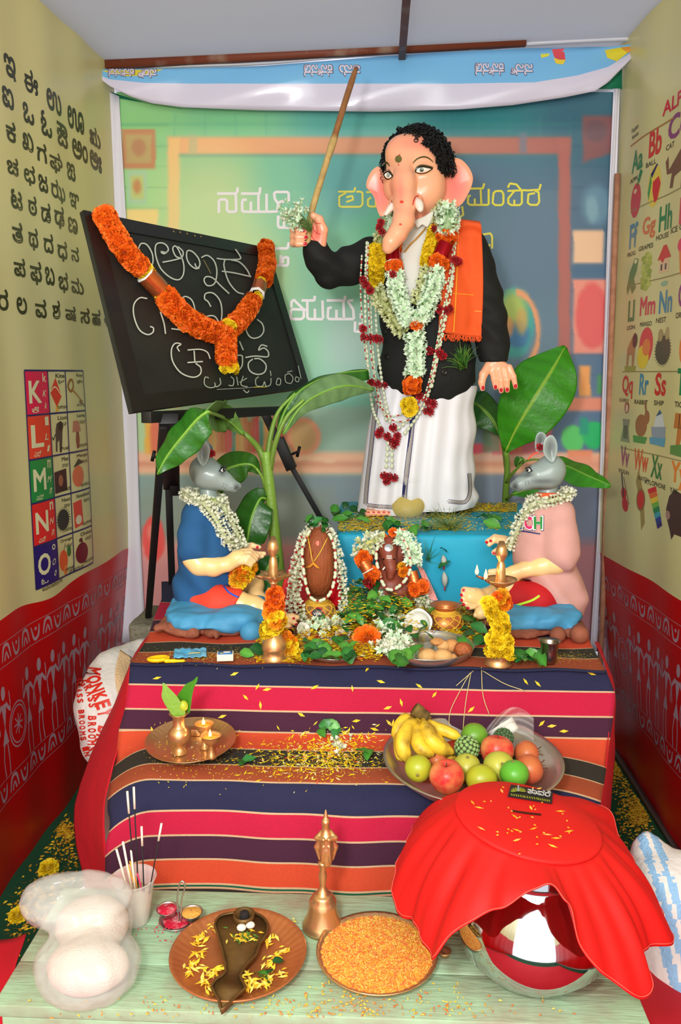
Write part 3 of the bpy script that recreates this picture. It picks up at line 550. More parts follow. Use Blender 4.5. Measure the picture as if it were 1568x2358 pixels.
E_(1184, 742, 44, 82, (70, 170, 160)); E_(1180, 715, 30, 44, (190, 205, 90), .9, .6); E_(1190, 770, 28, 30, (60, 110, 170), .8, .5); E_(1168, 750, 14, 22, (230, 150, 80), .8, .5); E_(1200, 738, 14, 30, (210, 170, 90), .8, .5)
t_ = np.abs(np.sqrt(((xx - 1180) / 58) ** 2 + ((yy - 762) / 92) ** 2) - 1); put(ss(t_ * 58 - 5, 6) * (xx > 1185), (244, 164, 110))
R_(1318, 528, 1388, 606, (244, 200, 160)); R_(1318, 640, 1400, 812, (240, 150, 130)); E_(1362, 726, 38, 76, (232, 100, 96)); R_(1318, 606, 1400, 640, (70, 108, 140), .6)
put(ss(np.maximum(yy - 372 + (xx - 1345) * .35, np.maximum(1340 - xx, 265 - yy)), 8), (150, 92, 92), .9); E_(1370, 300, 26, 26, (110, 90, 100), .7, .4); E_(1372, 470, 34, 46, (110, 150, 172), .9, .5); E_(1362, 480, 14, 30, (140, 180, 190), .7, .6)
R_(1332, 842, 1358, 912, (248, 168, 92)); R_(1374, 860, 1384, 905, (80, 160, 90)); R_(1300, 914, 1400, 944, (240, 150, 120)); R_(1150, 945, 1400, 1040, (90, 120, 150), .8); R_(1130, 940, 1180, 1045, (236, 100, 120)); R_(1176, 955, 1270, 1045, (240, 110, 120), .8); E_(1086, 1032, 46, 12, (240, 90, 110)); R_(1150, 1000, 1200, 1040, (246, 130, 90), .7)
E_(1318, 1008, 28, 30, (96, 210, 110)); E_(1366, 1000, 26, 32, (40, 190, 110)); R_(1334, 960, 1352, 1000, (40, 160, 130)); R_(1304, 1036, 1362, 1062, (250, 150, 110)); R_(1296, 1048, 1400, 1082, (246, 170, 140), .6); R_(1080, 1046, 1300, 1060, (240, 190, 170), .8); R_(1110, 980, 1150, 1040, (120, 150, 110), .8)
# colours a moment blurred, as printed
for _ in range(1):
    pad = np.pad(IM, ((1, 1), (1, 1), (0, 0)), 'edge'); IM = (pad[:-2, 1:-1] + pad[2:, 1:-1] + pad[1:-1, :-2] + pad[1:-1, 2:] + 2 * IM) / 6
YBD = 3.47
def bd_px(u, v):  # photo position of the banner's own coordinates
    xl = 268 + 66 * v; xr = 1424 - 50 * v; return xl + (xr - xl) * u, 212 + (1500 - 212) * v
def bd_d(px, py): return YBD + .004 * math.sin(px * .02) * math.sin(py * .011) - (.012 * math.exp(-((py - 300) / 30) ** 2) if py < 400 else 0)
nu, nv = 330, 370; V = []; CC = []
for j in range(nv + 1):
    for i in range(nu + 1):
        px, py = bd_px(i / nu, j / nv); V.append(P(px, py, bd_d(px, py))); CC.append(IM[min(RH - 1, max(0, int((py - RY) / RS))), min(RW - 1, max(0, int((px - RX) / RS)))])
F = [(j * (nu + 1) + i, j * (nu + 1) + i + 1, (j + 1) * (nu + 1) + i + 1, (j + 1) * (nu + 1) + i) for j in range(nv) for i in range(nu)]
bd = thing('classroom_backdrop', 'large printed banner of a classroom with a wooden framed blackboard, hung on the back wall', 'banner', P(800, 1400, YBD))
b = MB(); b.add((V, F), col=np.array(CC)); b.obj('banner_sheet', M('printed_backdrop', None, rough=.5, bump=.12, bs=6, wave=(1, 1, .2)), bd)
# lettering strokes, taken in photo pixels from two close views
mb_ = lambda x, y: (P(x, y, bd_d(x, y)), np.array([0., -1, 0]))
b = MB(); WH = (238, 232, 234); YE = (232, 222, 62)
def zs(ox, oy, s, pts): return [(ox + x * s, oy + y * s) for x, y in pts]
def strokes(ox, oy, s, L, col, wd):
    for q in L: ribbon(b, mb_, zs(ox, oy, s, q), wd, col, .0015, sm=0, step=2.0)
s8 = 420 / 1568.
strokes(480, 400, s8, [[(75, 172), (235, 172), (250, 150), (250, 118)], [(235, 172), (240, 320), (225, 328), (175, 328), (160, 310), (160, 235), (145, 222), (105, 222), (90, 235), (90, 338)],
 [(280, 172), (440, 172), (445, 118)], [(430, 172), (430, 325)], [(330, 225), (300, 225), (290, 240), (290, 318), (305, 328), (500, 328)], [(365, 240), (365, 325)], [(500, 172), (500, 328), (590, 325), (600, 260), (570, 215), (565, 170), (580, 158), (680, 158), (690, 175), (690, 240)], [(600, 250), (640, 235), (650, 250)],
 [(600, 360), (598, 440), (605, 462), (690, 465)], [(650, 380), (650, 460)]], WH, 6.2)
strokes(480, 400, s8, [[(505, 645), (680, 642), (692, 590)], [(540, 645), (535, 780), (550, 790), (610, 790), (620, 775), (620, 700)], [(620, 790), (675, 790), (685, 775), (685, 725), (670, 718), (640, 725), (640, 770)], [(400, 790), (480, 790)]], WH, 6.2)
strokes(480, 400, s8, [[(840, 1170), (720, 1165), (708, 1175), (708, 1240), (720, 1250), (800, 1250), (820, 1230), (820, 1170), (735, 1085), (715, 1100), (712, 1150)], [(800, 1090), (910, 1090), (915, 1050)], [(850, 1100), (850, 1235), (865, 1250), (985, 1250)], [(915, 1160), (915, 1245)], [(980, 1090), (985, 1245)],
 [(1015, 1090), (1170, 1090), (1175, 1050)], [(1160, 1090), (1165, 1250)], [(1060, 1150), (1030, 1155), (1025, 1235), (1040, 1250), (1250, 1250)], [(1100, 1170), (1100, 1245)], [(1250, 1250), (1245, 1170), (1200, 1100), (1210, 1090), (1245, 1090)], [(1310, 1200), (1310, 1245)], [(1260, 1270), (1258, 1355), (1330, 1360)], [(1290, 1290), (1320, 1290), (1320, 1350)]], WH, 6.2)
s1 = 560 / 1568.
strokes(640, 260, s1, [[(388, 508), (490, 508), (500, 480)], [(440, 515), (395, 540), (395, 600), (410, 606), (530, 606), (545, 590), (545, 515), (530, 508), (505, 508)], [(440, 545), (480, 535), (485, 560), (440, 575)], [(570, 512), (680, 508)], [(660, 512), (665, 604)], [(600, 545), (580, 560), (580, 595), (592, 604), (665, 604)], [(630, 560), (630, 600)]], YE, 4.6)
s2 = .5
strokes(784, 0, s2, [[(575, 870), (655, 868), (662, 845)], [(645, 870), (648, 942)], [(600, 900), (588, 905), (586, 936), (596, 944), (680, 944)], [(618, 915), (618, 942)], [(682, 870), (682, 944)], [(705, 885), (700, 935), (712, 945), (742, 945), (750, 935), (750, 895), (742, 880), (715, 880), (705, 890)],
 [(768, 880), (855, 876)], [(800, 880), (772, 915), (772, 935), (785, 945), (825, 945), (835, 935), (835, 880), (810, 850), (780, 845), (770, 865)], [(800, 920), (800, 943)], [(855, 878), (915, 874), (922, 848)], [(895, 890), (865, 895), (862, 935), (875, 944), (905, 944), (915, 930), (912, 885), (895, 880)],
 [(560, 950), (565, 990), (550, 1000)], [(655, 1080), (690, 1075), (698, 1090), (698, 1145)], [(655, 1130), (690, 1130)]], YE, 4.8)
b.obj('banner_lettering', M('white_print', None, rough=.35), bd)
# white cloth strips either side and the post behind the right one
def strip(name, L, Rr, Y, mat, lab):
    b = MB(); L = spl(L, 8); Rr = spl(Rr, 8)
    b.add(grid(lambda u, v: (lambda k: P(*(L[k] * (1 - u) + Rr[k] * u), Y + .006 * math.sin(u * 9 + v * 4)))(int(round(v * (len(L) - 1)))), 8, len(L) - 1)); return tag(solid(b.obj(name, mat), .002), lab, 'cloth')
strip('side_cloth', [(236, 205), (240, 500), (250, 900), (262, 1200), (270, 1480)], [(274, 222), (290, 500), (312, 900), (322, 1200), (336, 1480)], 3.45, FOLD, 'white cloth strip hanging between the left wall and the printed backdrop')
strip('side_cloth', [(1413, 204), (1400, 500), (1388, 850), (1376, 1200), (1358, 1500)], [(1427, 204), (1416, 500), (1400, 850), (1389, 1200), (1376, 1500)], 3.44, FOLD, 'white cloth strip covering the right edge of the printed backdrop')
b = MB(); b.add(tube([P(1422, 400, 3.40), P(1408, 750, 3.40), P(1397, 1100, 3.40), P(1387, 1420, 3.40), P(1378, 1600, 3.40)], .012, 6)); tag(b.obj('wooden_post', M('pinkish_wood', (186, 132, 102), rough=.8, var=.6, vs=30, col2=(150, 96, 70))), 'thin reddish wooden post beside the right edge of the backdrop', 'post')
tb = thing('header_banner', 'blue and white vinyl banner hung upside down along the top of the back wall', 'banner', P(850, 255, 3.38))
tx = lambda L: (lambda x: float(np.interp(x, [q[0] for q in L], [q[1] for q in L])))
TT = tx([(228, 160), (400, 158), (600, 153), (860, 132), (1000, 122), (1200, 112), (1400, 108), (1470, 100)]); TM = tx([(228, 172), (250, 183), (330, 191), (450, 193), (1060, 193), (1230, 190), (1330, 174), (1400, 155), (1470, 112)]); TBt = tx([(228, 180), (252, 198), (300, 222), (350, 238), (420, 247), (600, 254), (870, 257), (1060, 252), (1180, 242), (1300, 224), (1370, 210), (1400, 190), (1470, 118)])
tbd = lambda x, y: 3.395 - .02 * math.sin(max(0, min(1, (y - 120) / 140)) * PI) - .006 * math.sin(x * .021 + y * .04) - .01 * max(0, (x - 1250) / 220) * math.sin(y * .12 + x * .05)
V = []; Cc = []; F = []; nx = 150
for i in range(nx + 1):
    x = 228 + (1470 - 228) * i / nx; t, mm, bb = TT(x), TM(x), TBt(x)
    for j in range(11):
        y = t + (mm - t) * j / 5 if j < 5 else (mm if j in (5,) else mm + (bb - mm) * (j - 5) / 5); V.append(P(x, y, tbd(x, y))); Cc.append((128, 190, 240))
Fb = [(i * 11 + j, i * 11 + j + 1, (i + 1) * 11 + j + 1, (i + 1) * 11 + j) for i in range(nx) for j in range(5)]; Fw = [(i * 11 + j, i * 11 + j + 1, (i + 1) * 11 + j + 1, (i + 1) * 11 + j) for i in range(nx) for j in range(5, 10)]
b = MB(); b.add((V, Fb + Fw)); b.m = [0] * len(Fb) + [1] * len(Fw)
solid(b.obj('banner_sheet', [M('blue_vinyl', (122, 188, 236), rough=.18, bump=.3, bs=8), M('white_vinyl', (216, 212, 234), rough=.2, bump=.3, bs=8)], tb), .002, 1)
b = MB(); mt_ = lambda x, y: (P(x, y, tbd(x, y) - .0005), np.array([0., -1, 0]))
for s, x, y, w_, h_ in (("ನನ್", 1201, 161, 50, 26), ("ಕನ್ನಡ", 1127, 160, 66, 28), ("ತನು", 805, 163, 48, 26), ("ಕನ್ನಡ", 733, 163, 66, 27), ("ನಡಿ", 340, 170, 42, 20), ("ಕನ್ನಡ", 280, 168, 60, 18)):
    text(b, mt_, s, x, y, w_ + 3, h_ + 3, (84, 44, 66), .07, ang=PI, off=.003); text(b, mt_, s, x, y, w_, h_, (226, 218, 238), .025, ang=PI, off=.004)
poly(b, mt_, [(235, 163), (376, 160), (340, 174), (290, 176), (250, 168)], (222, 208, 60), .002); poly(b, mt_, [(1243, 116), (1270, 116), (1262, 130), (1246, 134)], (232, 226, 70), .002); poly(b, mt_, [(1270, 114), (1298, 112), (1302, 140), (1290, 142), (1276, 132)], (222, 80, 90), .0024); poly(b, mt_, [(1274, 134), (1288, 138), (1302, 138), (1296, 149), (1280, 147)], (240, 210, 60), .0026); poly(b, mt_, [(1392, 116), (1440, 108), (1450, 118), (1420, 142), (1398, 134)], (226, 214, 60), .0026); poly(b, mt_, [(1428, 110), (1458, 107), (1446, 124)], (220, 150, 60), .003)
tag(b.obj('banner_print', PRINT, tb), kind='stuff')
b = MB(); b.add(([P(250, 210, 3.462), P(330, 236, 3.462), P(420, 252, 3.462), P(250, 222, 3.462)], [(0, 1, 2, 3)]), col=(24, 120, 90)); tag(solid(b.obj('green_cloth_edge', M('green_cloth', (24, 126, 90), rough=.7)), .002), 'strip of green cloth peeping out behind the left end of the top banner', 'cloth'); b = MB(); b.add(([P(1360, 205, 3.462), P(1432, 150, 3.462), P(1432, 205, 3.462)], [(0, 1, 2)]), col=(24, 130, 90)); tag(solid(b.obj('green_cloth_edge', M('green_cloth', (24, 126, 90), rough=.7)), .002), 'strip of green cloth peeping out behind the right end of the top banner', 'cloth')
# ================================================================ TABLES AND CLOTHS
ZT, ZB = 0.86, 0.47
prof = np.array([(2.86, ZT), (2.07, ZT), (2.03, ZT - .004), (2.012, ZT - .025), (1.985, .80), (1.958, .745), (1.94, .718), (1.90, .703), (1.78, .697), (1.735, .690), (1.705, .668), (1.692, .63), (1.685, .56), (1.68, .475), (1.665, .40)])
prof = resample(spl(prof, 6), .004)
def pjy(p):  # photo row of a point
    q = BAS.T @ (np.asarray(p) - O3); return CY + FPX * q[1] / q[2]
def pjx(p): q = BAS.T @ (np.asarray(p) - O3); return CX + FPX * q[0] / q[2]
rows = np.array([pjy((0, y, z)) for y, z in prof])
def at_row(py): return float(np.interp(py, rows, np.arange(len(prof))))
def pr(k): i = int(min(max(k, 0), len(prof) - 1.001)); t = k - i; return prof[i] * (1 - t) + prof[min(i + 1, len(prof) - 1)] * t
# (photo row where a stripe begins, colour index)
NV, PKc, PUc, ORc, BK, RU, GRc, CR = range(8)
stripes = [(1350, NV), (1392, PKc), (1436, PUc), (1462, ORc), (1486, BK), (1508, RU), (1535, NV), (1585, PKc), (1642, PUc), (1691, ORc), (1731, BK), (1769, RU), (1806, NV), (1879, PKc), (1937, PUc), (1993, ORc), (2051, GRc), (2060, BK)]
SC = [(33, 35, 70), (192, 18, 62), (68, 25, 52), (210, 74, 40), (46, 44, 35), (160, 72, 38), (0, 92, 62), (206, 172, 134)]
SM = [M('cloth_' + n, c, rough=.9, bump=.5, bs=900, var=.12, vs=300) for n, c in zip(('navy', 'pink', 'plum', 'orange', 'black', 'rust', 'green', 'cream'), SC)]
LE = [(1385, 372), (1480, 338), (1535, 300), (1590, 297), (1640, 290), (1690, 276), (1740, 262), (1770, 254), (1800, 249), (1830, 249), (1855, 258), (1880, 255), (1910, 246), (1960, 246), (2100, 246)]
RE = [(1385, 1322), (1480, 1362), (1535, 1396), (1590, 1420), (1650, 1414), (1700, 1406), (1750, 1397), (1800, 1388), (1850, 1378), (2100, 1372)]
LE2, RE2 = np.array(LE), np.array(RE)
ks = []; mi = []
bks = [at_row(r) for r, c in stripes] + [len(prof) - 1.0]; bks[0] = 0.0
for i, (r, c) in enumerate(stripes):
    a, e = bks[i], bks[i + 1]; cw = .55
    if i: ks.append(a - cw); mi.append(CR)
    st = a + (cw if i else 0); n = max(2, int((e - st) / 3)); sub = np.linspace(st, e - cw, n + 1)
    for q in sub[:-1]: ks.append(q); mi.append(c)
ks.append(len(prof) - 1.0); nx = 90
# make sure rows ascend
V = []; F = []; mm = []
def fold(u, k, y, z):
    front = min(1, max(0, (k - at_row(1545)) / 12)); low = min(1, max(0, (k - at_row(1812)) / 12))
    d = front * (.006 * math.sin(u * 17 + 1) + .004 * math.sin(u * 39 + y * 8)) + low * (.012 * math.sin(u * 11 + 2) + .006 * math.sin(u * 27))
    return d
for j, k in enumerate(ks):
    y, z = pr(k); py = pjy((0, y, z)); xl, xr = np.interp(py, LE2[:, 0], LE2[:, 1]), np.interp(py, RE2[:, 0], RE2[:, 1])
    X0, X1 = P(xl, py, y)[0], P(xr, py, y)[0]
    for i in range(nx + 1):
        u = i / nx; low = min(1, max(0, (k - at_row(1690)) / 14)); dz = -.05 * low * max(0, 1 - u / .09) ** 2 - .03 * low * max(0, (u - .86) / .14) ** 2
        e = min(1, max(0, (k - at_row(1535)) / 4)); d = fold(u, k, y, z)
        V.append((X0 + (X1 - X0) * u, y - d * .9, z + dz + (0.0025 * math.sin(u * 33 + y * 11) if k < at_row(1540) else d * .3)))
for j in range(len(ks) - 1):
    for i in range(nx): F.append((j * (nx + 1) + i, (j + 1) * (nx + 1) + i, (j + 1) * (nx + 1) + i + 1, j * (nx + 1) + i + 1)); mm.append(mi[j])
b = MB(); b.add((V, F)); b.m = mm
CLV, CLF = np.array(V), F
cloth_bv = BVHTree.FromPolygons(np.array(V).tolist(), F)
tag(solid(b.obj('striped_tablecloth', SM), .003, -1), 'striped handloom cloth of navy, pink, plum and orange bands over the stepped table', 'tablecloth', None)
# the wooden table and step that carry the cloth
WOOD = M('dull_wood', (120, 86, 60), rough=.8, bump=.3, bs=30)
xt0, xt1 = -.62, .57
t = thing('altar_table', 'long table under the striped cloth carrying the idols and mice', 'table', (0, 2.4, 0))
b = MB(); b.add(rbox((-.02, 2.44, ZT - .028), (xt1 - xt0, .80, .03))); b.obj('tabletop', WOOD, t)
for x in (xt0 + .05, xt1 - .08):
    for y in (2.09, 2.8): b = MB(); b.add(rbox((x, y, (ZT - .038) / 2), (.05, .05, ZT - .038))); b.obj('leg', WOOD, t)
t = thing('step_bench', 'low bench forming the front step under the striped cloth', 'bench', (0, 1.83, 0))
b = MB(); b.add(rbox((-.03, 1.82, .66), (1.0, .15, .026))); b.obj('tabletop', WOOD, t)
for x in (-.5, .44): b = MB(); b.add(rbox((x, 1.82, .3235), (.04, .13, .647))); b.obj('leg', WOOD, t)
# red cloth hanging round the table below the striped one
RC = M('red_cotton', (196, 14, 34), rough=.85, bump=.25, bs=60)
def sheet(name, cols, mat, lab, cat, nu=24, amp=.006, th=.002):  # cols: list of polylines of points, lofted side by side
    A = np.array([spl(c, 6) for c in cols]); A = np.array([spl(A[:, i], max(2, nu // (len(cols) - 1))) for i in range(A.shape[1])]); nv_, nu_ = A.shape[:2]
    V = A.reshape(-1, 3).copy(); V[:, 1] += amp * fbm(V, 16, 3); V[:, 0] += amp * .6 * fbm(V, 22, 5)
    b = MB(); b.add((V, [(j * nu_ + i, j * nu_ + i + 1, (j + 1) * nu_ + i + 1, (j + 1) * nu_ + i) for j in range(nv_ - 1) for i in range(nu_ - 1)])); o = solid(b.obj(name, mat), th); tag(o, lab, cat); return o
sheet('red_table_skirt', [[P(362, 1452, 2.45), P(330, 1492, 2.2), P(300, 1535, 2.05), P(292, 1640, 2.0), P(262, 1760, 1.86), P(240, 1880, 1.78), P(250, 2000, 1.74), P(262, 2110, 1.70)],
 [P(352, 1452, 2.5), P(318, 1505, 2.28), P(280, 1590, 2.16), P(238, 1720, 2.08), P(205, 1830, 2.0), P(205, 1930, 1.93), P(226, 2010, 1.88), P(236, 2110, 1.85)],
 [P(348, 1453, 2.56), P(308, 1515, 2.4), P(262, 1620, 2.3), P(212, 1735, 2.22), P(176, 1840, 2.15), P(172, 1920, 2.08), P(190, 2010, 2.02), P(200, 2110, 2.0)]], RC, 'red cotton cloth hanging down the left side of the table', 'cloth')
sheet('red_table_skirt', [[P(1372, 1478, 2.25), P(1400, 1560, 2.06), P(1408, 1640, 2.0), P(1396, 1740, 1.9), P(1380, 1850, 1.8), P(1376, 1960, 1.76)], [P(1378, 1480, 2.35), P(1412, 1570, 2.15), P(1414, 1660, 2.08), P(1406, 1760, 2.0), P(1398, 1860, 1.92), P(1396, 1980, 1.88)], [P(1378, 1482, 2.5), P(1410, 1575, 2.32), P(1414, 1700, 2.2), P(1408, 1800, 2.12), P(1402, 1880, 2.05), P(1400, 1990, 2.0)]], RC, 'red cotton cloth hanging down the right side of the table', 'cloth')
sheet('red_floor_cloth', [[P(-60, 2170, 1.62), P(-60, 2260, 1.5), P(-60, 2400, 1.35)], [P(20, 2165, 1.60), P(5, 2250, 1.46), P(-20, 2400, 1.34)], [P(62, 2150, 1.56), P(30, 2240, 1.44), P(0, 2420, 1.33)]], RC, 'red cotton cloth bunched at the left end of the green bench', 'cloth')
sheet('red_floor_cloth', [[P(1390, 2190, 1.62), P(1440, 2260, 1.48), P(1500, 2420, 1.30)], [P(1460, 2190, 1.66), P(1500, 2280, 1.52), P(1560, 2420, 1.33)], [P(1500, 2210, 1.7), P(1580, 2290, 1.58), P(1660, 2440, 1.36)]], RC, 'dark red cloth bunched at the right end of the green bench', 'cloth')
g_ = grid(lambda u, v: (-1.08 + 2.0 * u, .1 + 1.5 * v, .006 + .006 * abs(math.sin(u * 21 + v * 4) * math.sin(v * 9 + u * 3))), 60, 40); b = MB(); b.add(g_); tag(solid(b.obj('red_ground_cloth', RC), .003), 'wide red cotton cloth spread on the carpet under and before the green bench', 'cloth')
yf = PZ(784, 2343, ZB)[1]; yb_ = 1.648; xa, xb2 = -.69, .488
PAINT = M('worn_green_paint', (160, 194, 158), rough=.6, bump=.7, bs=35, var=.75, vs=11, col2=(150, 130, 112), contrast=.57, wave=(.5, 3, 1))
bn = thing('green_bench', 'low wooden bench with worn pale green paint carrying plates, bell and pot', 'bench', ((xa + xb2) / 2, (yf + yb_) / 2, 0))
pw = (yb_ - yf) / 3
for i in range(3):
    b = MB(); b.add(rbox(((xa + xb2) / 2, yf + pw * (i + .5), ZB - .012), (xb2 - xa, pw - .0015, .024), .002)); b.obj('plank', PAINT, bn)
b = MB(); b.add(rbox(((xa + xb2) / 2, yf + .012, ZB - .07), (xb2 - xa - .03, .02, .09), .002)); b.obj('apron', PAINT, bn)
for x in (xa + .06, xb2 - .06):
    for y in (yf + .05, yb_ - .05): b = MB(); b.add(rbox((x, y, (ZB - .026) / 2), (.05, .05, ZB - .026), .003)); b.obj('leg', PAINT, bn)
x0, x1 = P(776, 1230, 2.6)[0], P(1215, 1230, 2.62)[0]; ZP = 1.09
BLUE = M('turquoise_cloth', (26, 168, 204), rough=.6, bump=.6, bs=7, var=.2, vs=5, col2=(20, 140, 180))
BXV = []
xs = np.linspace(0, 1, 30); b = MB()
ring = []
zz = [ZT + .004, ZT + .06, ZT + .12, ZP - .05, ZP - .015, ZP - .003, ZP]
def bp(s, z, ins):  # outline of the block: s runs round the four sides
    y0, y1 = 2.6, 3.30; L = [(x0, y0), (x1, y0), (x1 + .1, y1), (x0 - .02, y1)]; k = int(s) % 4; t = s - int(s); a, c = np.array(L[k]), np.array(L[(k + 1) % 4]); p = a * (1 - t) + c * t
    ctr = np.array([(x0 + x1) / 2, (y0 + y1) / 2]); p = p + (ctr - p) / np.linalg.norm(ctr - p) * (ins + .004 * math.sin(s * 19 + z * 30)); return (*p, z)
N = 96
for z, ins in zip(zz, (0, .002, 0, 0, 0, .004, .014)): ring.append([bp(4 * i / N, z, ins) for i in range(N)])
V = [p for r in ring for p in r]; F = [(k * N + i, k * N + (i + 1) % N, (k + 1) * N + (i + 1) % N, (k + 1) * N + i) for k in range(len(ring) - 1) for i in range(N)] + [tuple((len(ring) - 1) * N + i for i in range(N))]
b.add((V, F)); tag(b.obj('blue_pedestal', BLUE), 'block draped in turquoise cloth under the elephant headed statue', 'pedestal')
# box under the pedestal level behind the table (supports its back half)
b = MB(); b.add(rbox(((x0 + x1) / 2, 3.08, ZT / 2 - .002), (x1 - x0 - .05, .38, ZT - .006), .005)); tag(b.obj('wooden_crate', WOOD), 'wooden crate behind the table under the back of the blue pedestal', 'crate')
# ================================================================ THE ELEPHANT HEADED STATUE
def pc(L): return [P(*q[:3]) for q in L], [q[3] for q in L]  # chain given as (px, py, depth, radius)
def chain(s, L, k=.01): p, r = pc(L); s.chain(p, r, k); return s
def zc(ox, oy, s, L): return [(ox + x * s, oy + y * s) for x, y in L]
def proj(V): q = (np.asarray(V) - O3) @ BAS; return CX + FPX * q[..., 0] / q[..., 2], CY + FPX * q[..., 1] / q[..., 2]
def inpoly(px, py, pl):
    r = np.zeros(px.shape, bool); n = len(pl)
    for i in range(n):
        (x1, y1), (x2, y2) = pl[i], pl[(i + 1) % n]; c = ((y1 > py) != (y2 > py)) & (px < (x2 - x1) * (py - y1) / (y2 - y1 + 1e-9) + x1); r ^= c
    return r
def pad(outline, Y, th, cup=0.0, rings=7, tilt=0.0, sm=3):
    o = np.array(spl(outline, sm, True)); c = o.mean(0); v = []; f = []; n = len(o)
    for side in (-1, 1):
        base = len(v); v.append(P(*c, Y + side * th / 2 + cup))
        for k in range(1, rings + 1):
            r = (k / rings) ** .8
            for q in o: x, y = c + (q - c) * r; v.append(P(x, y, Y + tilt * (x - c[0]) + side * th / 2 * math.sqrt(max(0, 1 - r ** 6)) + cup * (1 - r * r)))
        for j in range(n): t = (base, base + 1 + j, base + 1 + (j + 1) % n); f.append(t if side < 0 else t[::-1])
        for k in range(rings - 1):
            for j in range(n): a = base + 1 + k * n; t = (a + j, a + n + j, a + n + (j + 1) % n, a + (j + 1) % n); f.append(t if side < 0 else t[::-1])
    return v, f
def nail(b, bv, px, py, r, col=(196, 20, 50), ang=0, off=.0007):
    h0, n0 = hit(bv, px, py)
    if h0 is None: return
    def m(x, y):
        h, n = hit(bv, x, y); return (h, n) if h is not None and abs(h[1] - h0[1]) < .012 else (h0 + (P(x, y, h0[1]) - P(px, py, h0[1])), n0)
    disc(b, m, (px, py), r, col, off, n=12, rings=2, ang=ang)
SK = (250, 178, 140); SKIN = M('painted_skin', None, rough=.28, coat=.25, subs=.08)
NAIL = M('nail_paint', None, rough=.25)
st = thing('elephant_headed_statue', 'large elephant headed statue in a black coat and white dhoti with one hand raised', 'statue', P(965, 1180, 3.0) * [1, 1, 0] + [0, 0, ZP])
# head
hs = SDF(np.minimum(P(850, 620, 2.75), P(850, 620, 3.14)), np.maximum(P(1070, 280, 2.75), P(1070, 280, 3.14)), .0034)
hs.ell(P(958, 388, 2.99), (.094, .105, .118), k=.02); hs.ell(P(990, 430, 2.955), (.050, .06, .062), k=.04); hs.ell(P(902, 425, 2.925), (.030, .045, .055), k=.03); hs.ell(P(968, 455, 2.96), (.062, .07, .058), k=.04)
hs.ell(P(925, 352, 2.925), (.055, .045, .055), k=.04)
chain(hs, [(928, 375, 2.905, .034), (929, 420, 2.875, .037), (932, 470, 2.848, .036), (929, 510, 2.82, .033), (915, 538, 2.80, .029), (900, 557, 2.79, .024), (893, 572, 2.79, .018)], .018)
hs.ell(P(958, 462, 2.868), (.022, .02, .024), k=.012); hs.ell(P(906, 468, 2.87), (.016, .018, .022), k=.012); hs.ell(P(970, 390, 2.895), (.026, .018, .016), k=.015); hs.ell(P(892, 404, 2.885), (.016, .016, .016), k=.012)
chain(hs, [(968, 470, 3.0, .062), (978, 560, 3.01, .07)], .02)
hv = hs.mesh(1)
def skincol(V):
    px, py = proj(V); c = np.tile(np.array(SK, float), (len(V), 1)); pk = np.array((250, 128, 112.))
    def blend(x, y, rx, ry, a): nonlocal c; w_ = (np.exp(-((px - x) / rx) ** 2 - ((py - y) / ry) ** 2) * a)[:, None]; c = c * (1 - w_) + pk * w_
    blend(922, 440, 10, 40, .55); blend(945, 560, 30, 18, .4); blend(960, 330, 60, 16, .5); blend(905, 430, 12, 20, .3); blend(985, 500, 40, 14, .4); blend(960, 462, 12, 12, .5); return c
# torso and legs under the clothes
bs = SDF((P(815, 900, 3.0)[0], 2.80, ZP - .02), (P(1150, 900, 3.0)[0], 3.18, P(965, 540, 3.0)[2]), .009)
bs.ell(P(980, 650, 3.01), (.125, .08, .15), k=.03).ell(P(982, 810, 3.0), (.12, .095, .16), k=.05); chain(bs, [(860, 590, 3.0, .04), (980, 575, 3.01, .05), (1090, 570, 3.0, .04)], .03)
for L in ([(930, 900, 3.0, .06), (890, 1050, 2.98, .05), (878, 1165, 2.965, .032)], [(1020, 900, 3.02, .06), (1050, 1050, 3.04, .05), (1062, 1145, 3.05, .032)]): chain(bs, L, .03)
bvv = bs.mesh(1)
# feet
def foot(cx, cy, Y, w_, n=5):
    s = SDF(P(cx - w_, cy + 16, Y) - [0, .1, .01], P(cx + w_, cy - 30, Y) + [0, .12, .01], .003); s.ell(P(cx, cy - 8, Y + .03), (.052, .07, .026), k=.01)
    for i in range(n):
        x = cx - w_ * .72 + i * w_ * 1.44 / (n - 1); chain(s, [(x, cy - 6, Y - .02, .013), (x, cy - 1, Y - .052, .0115 if i else .013)], .004)
    return s.mesh(1)
f1 = foot(872, 1183, 2.95, 34); f2 = foot(1064, 1163, 3.06, 28)
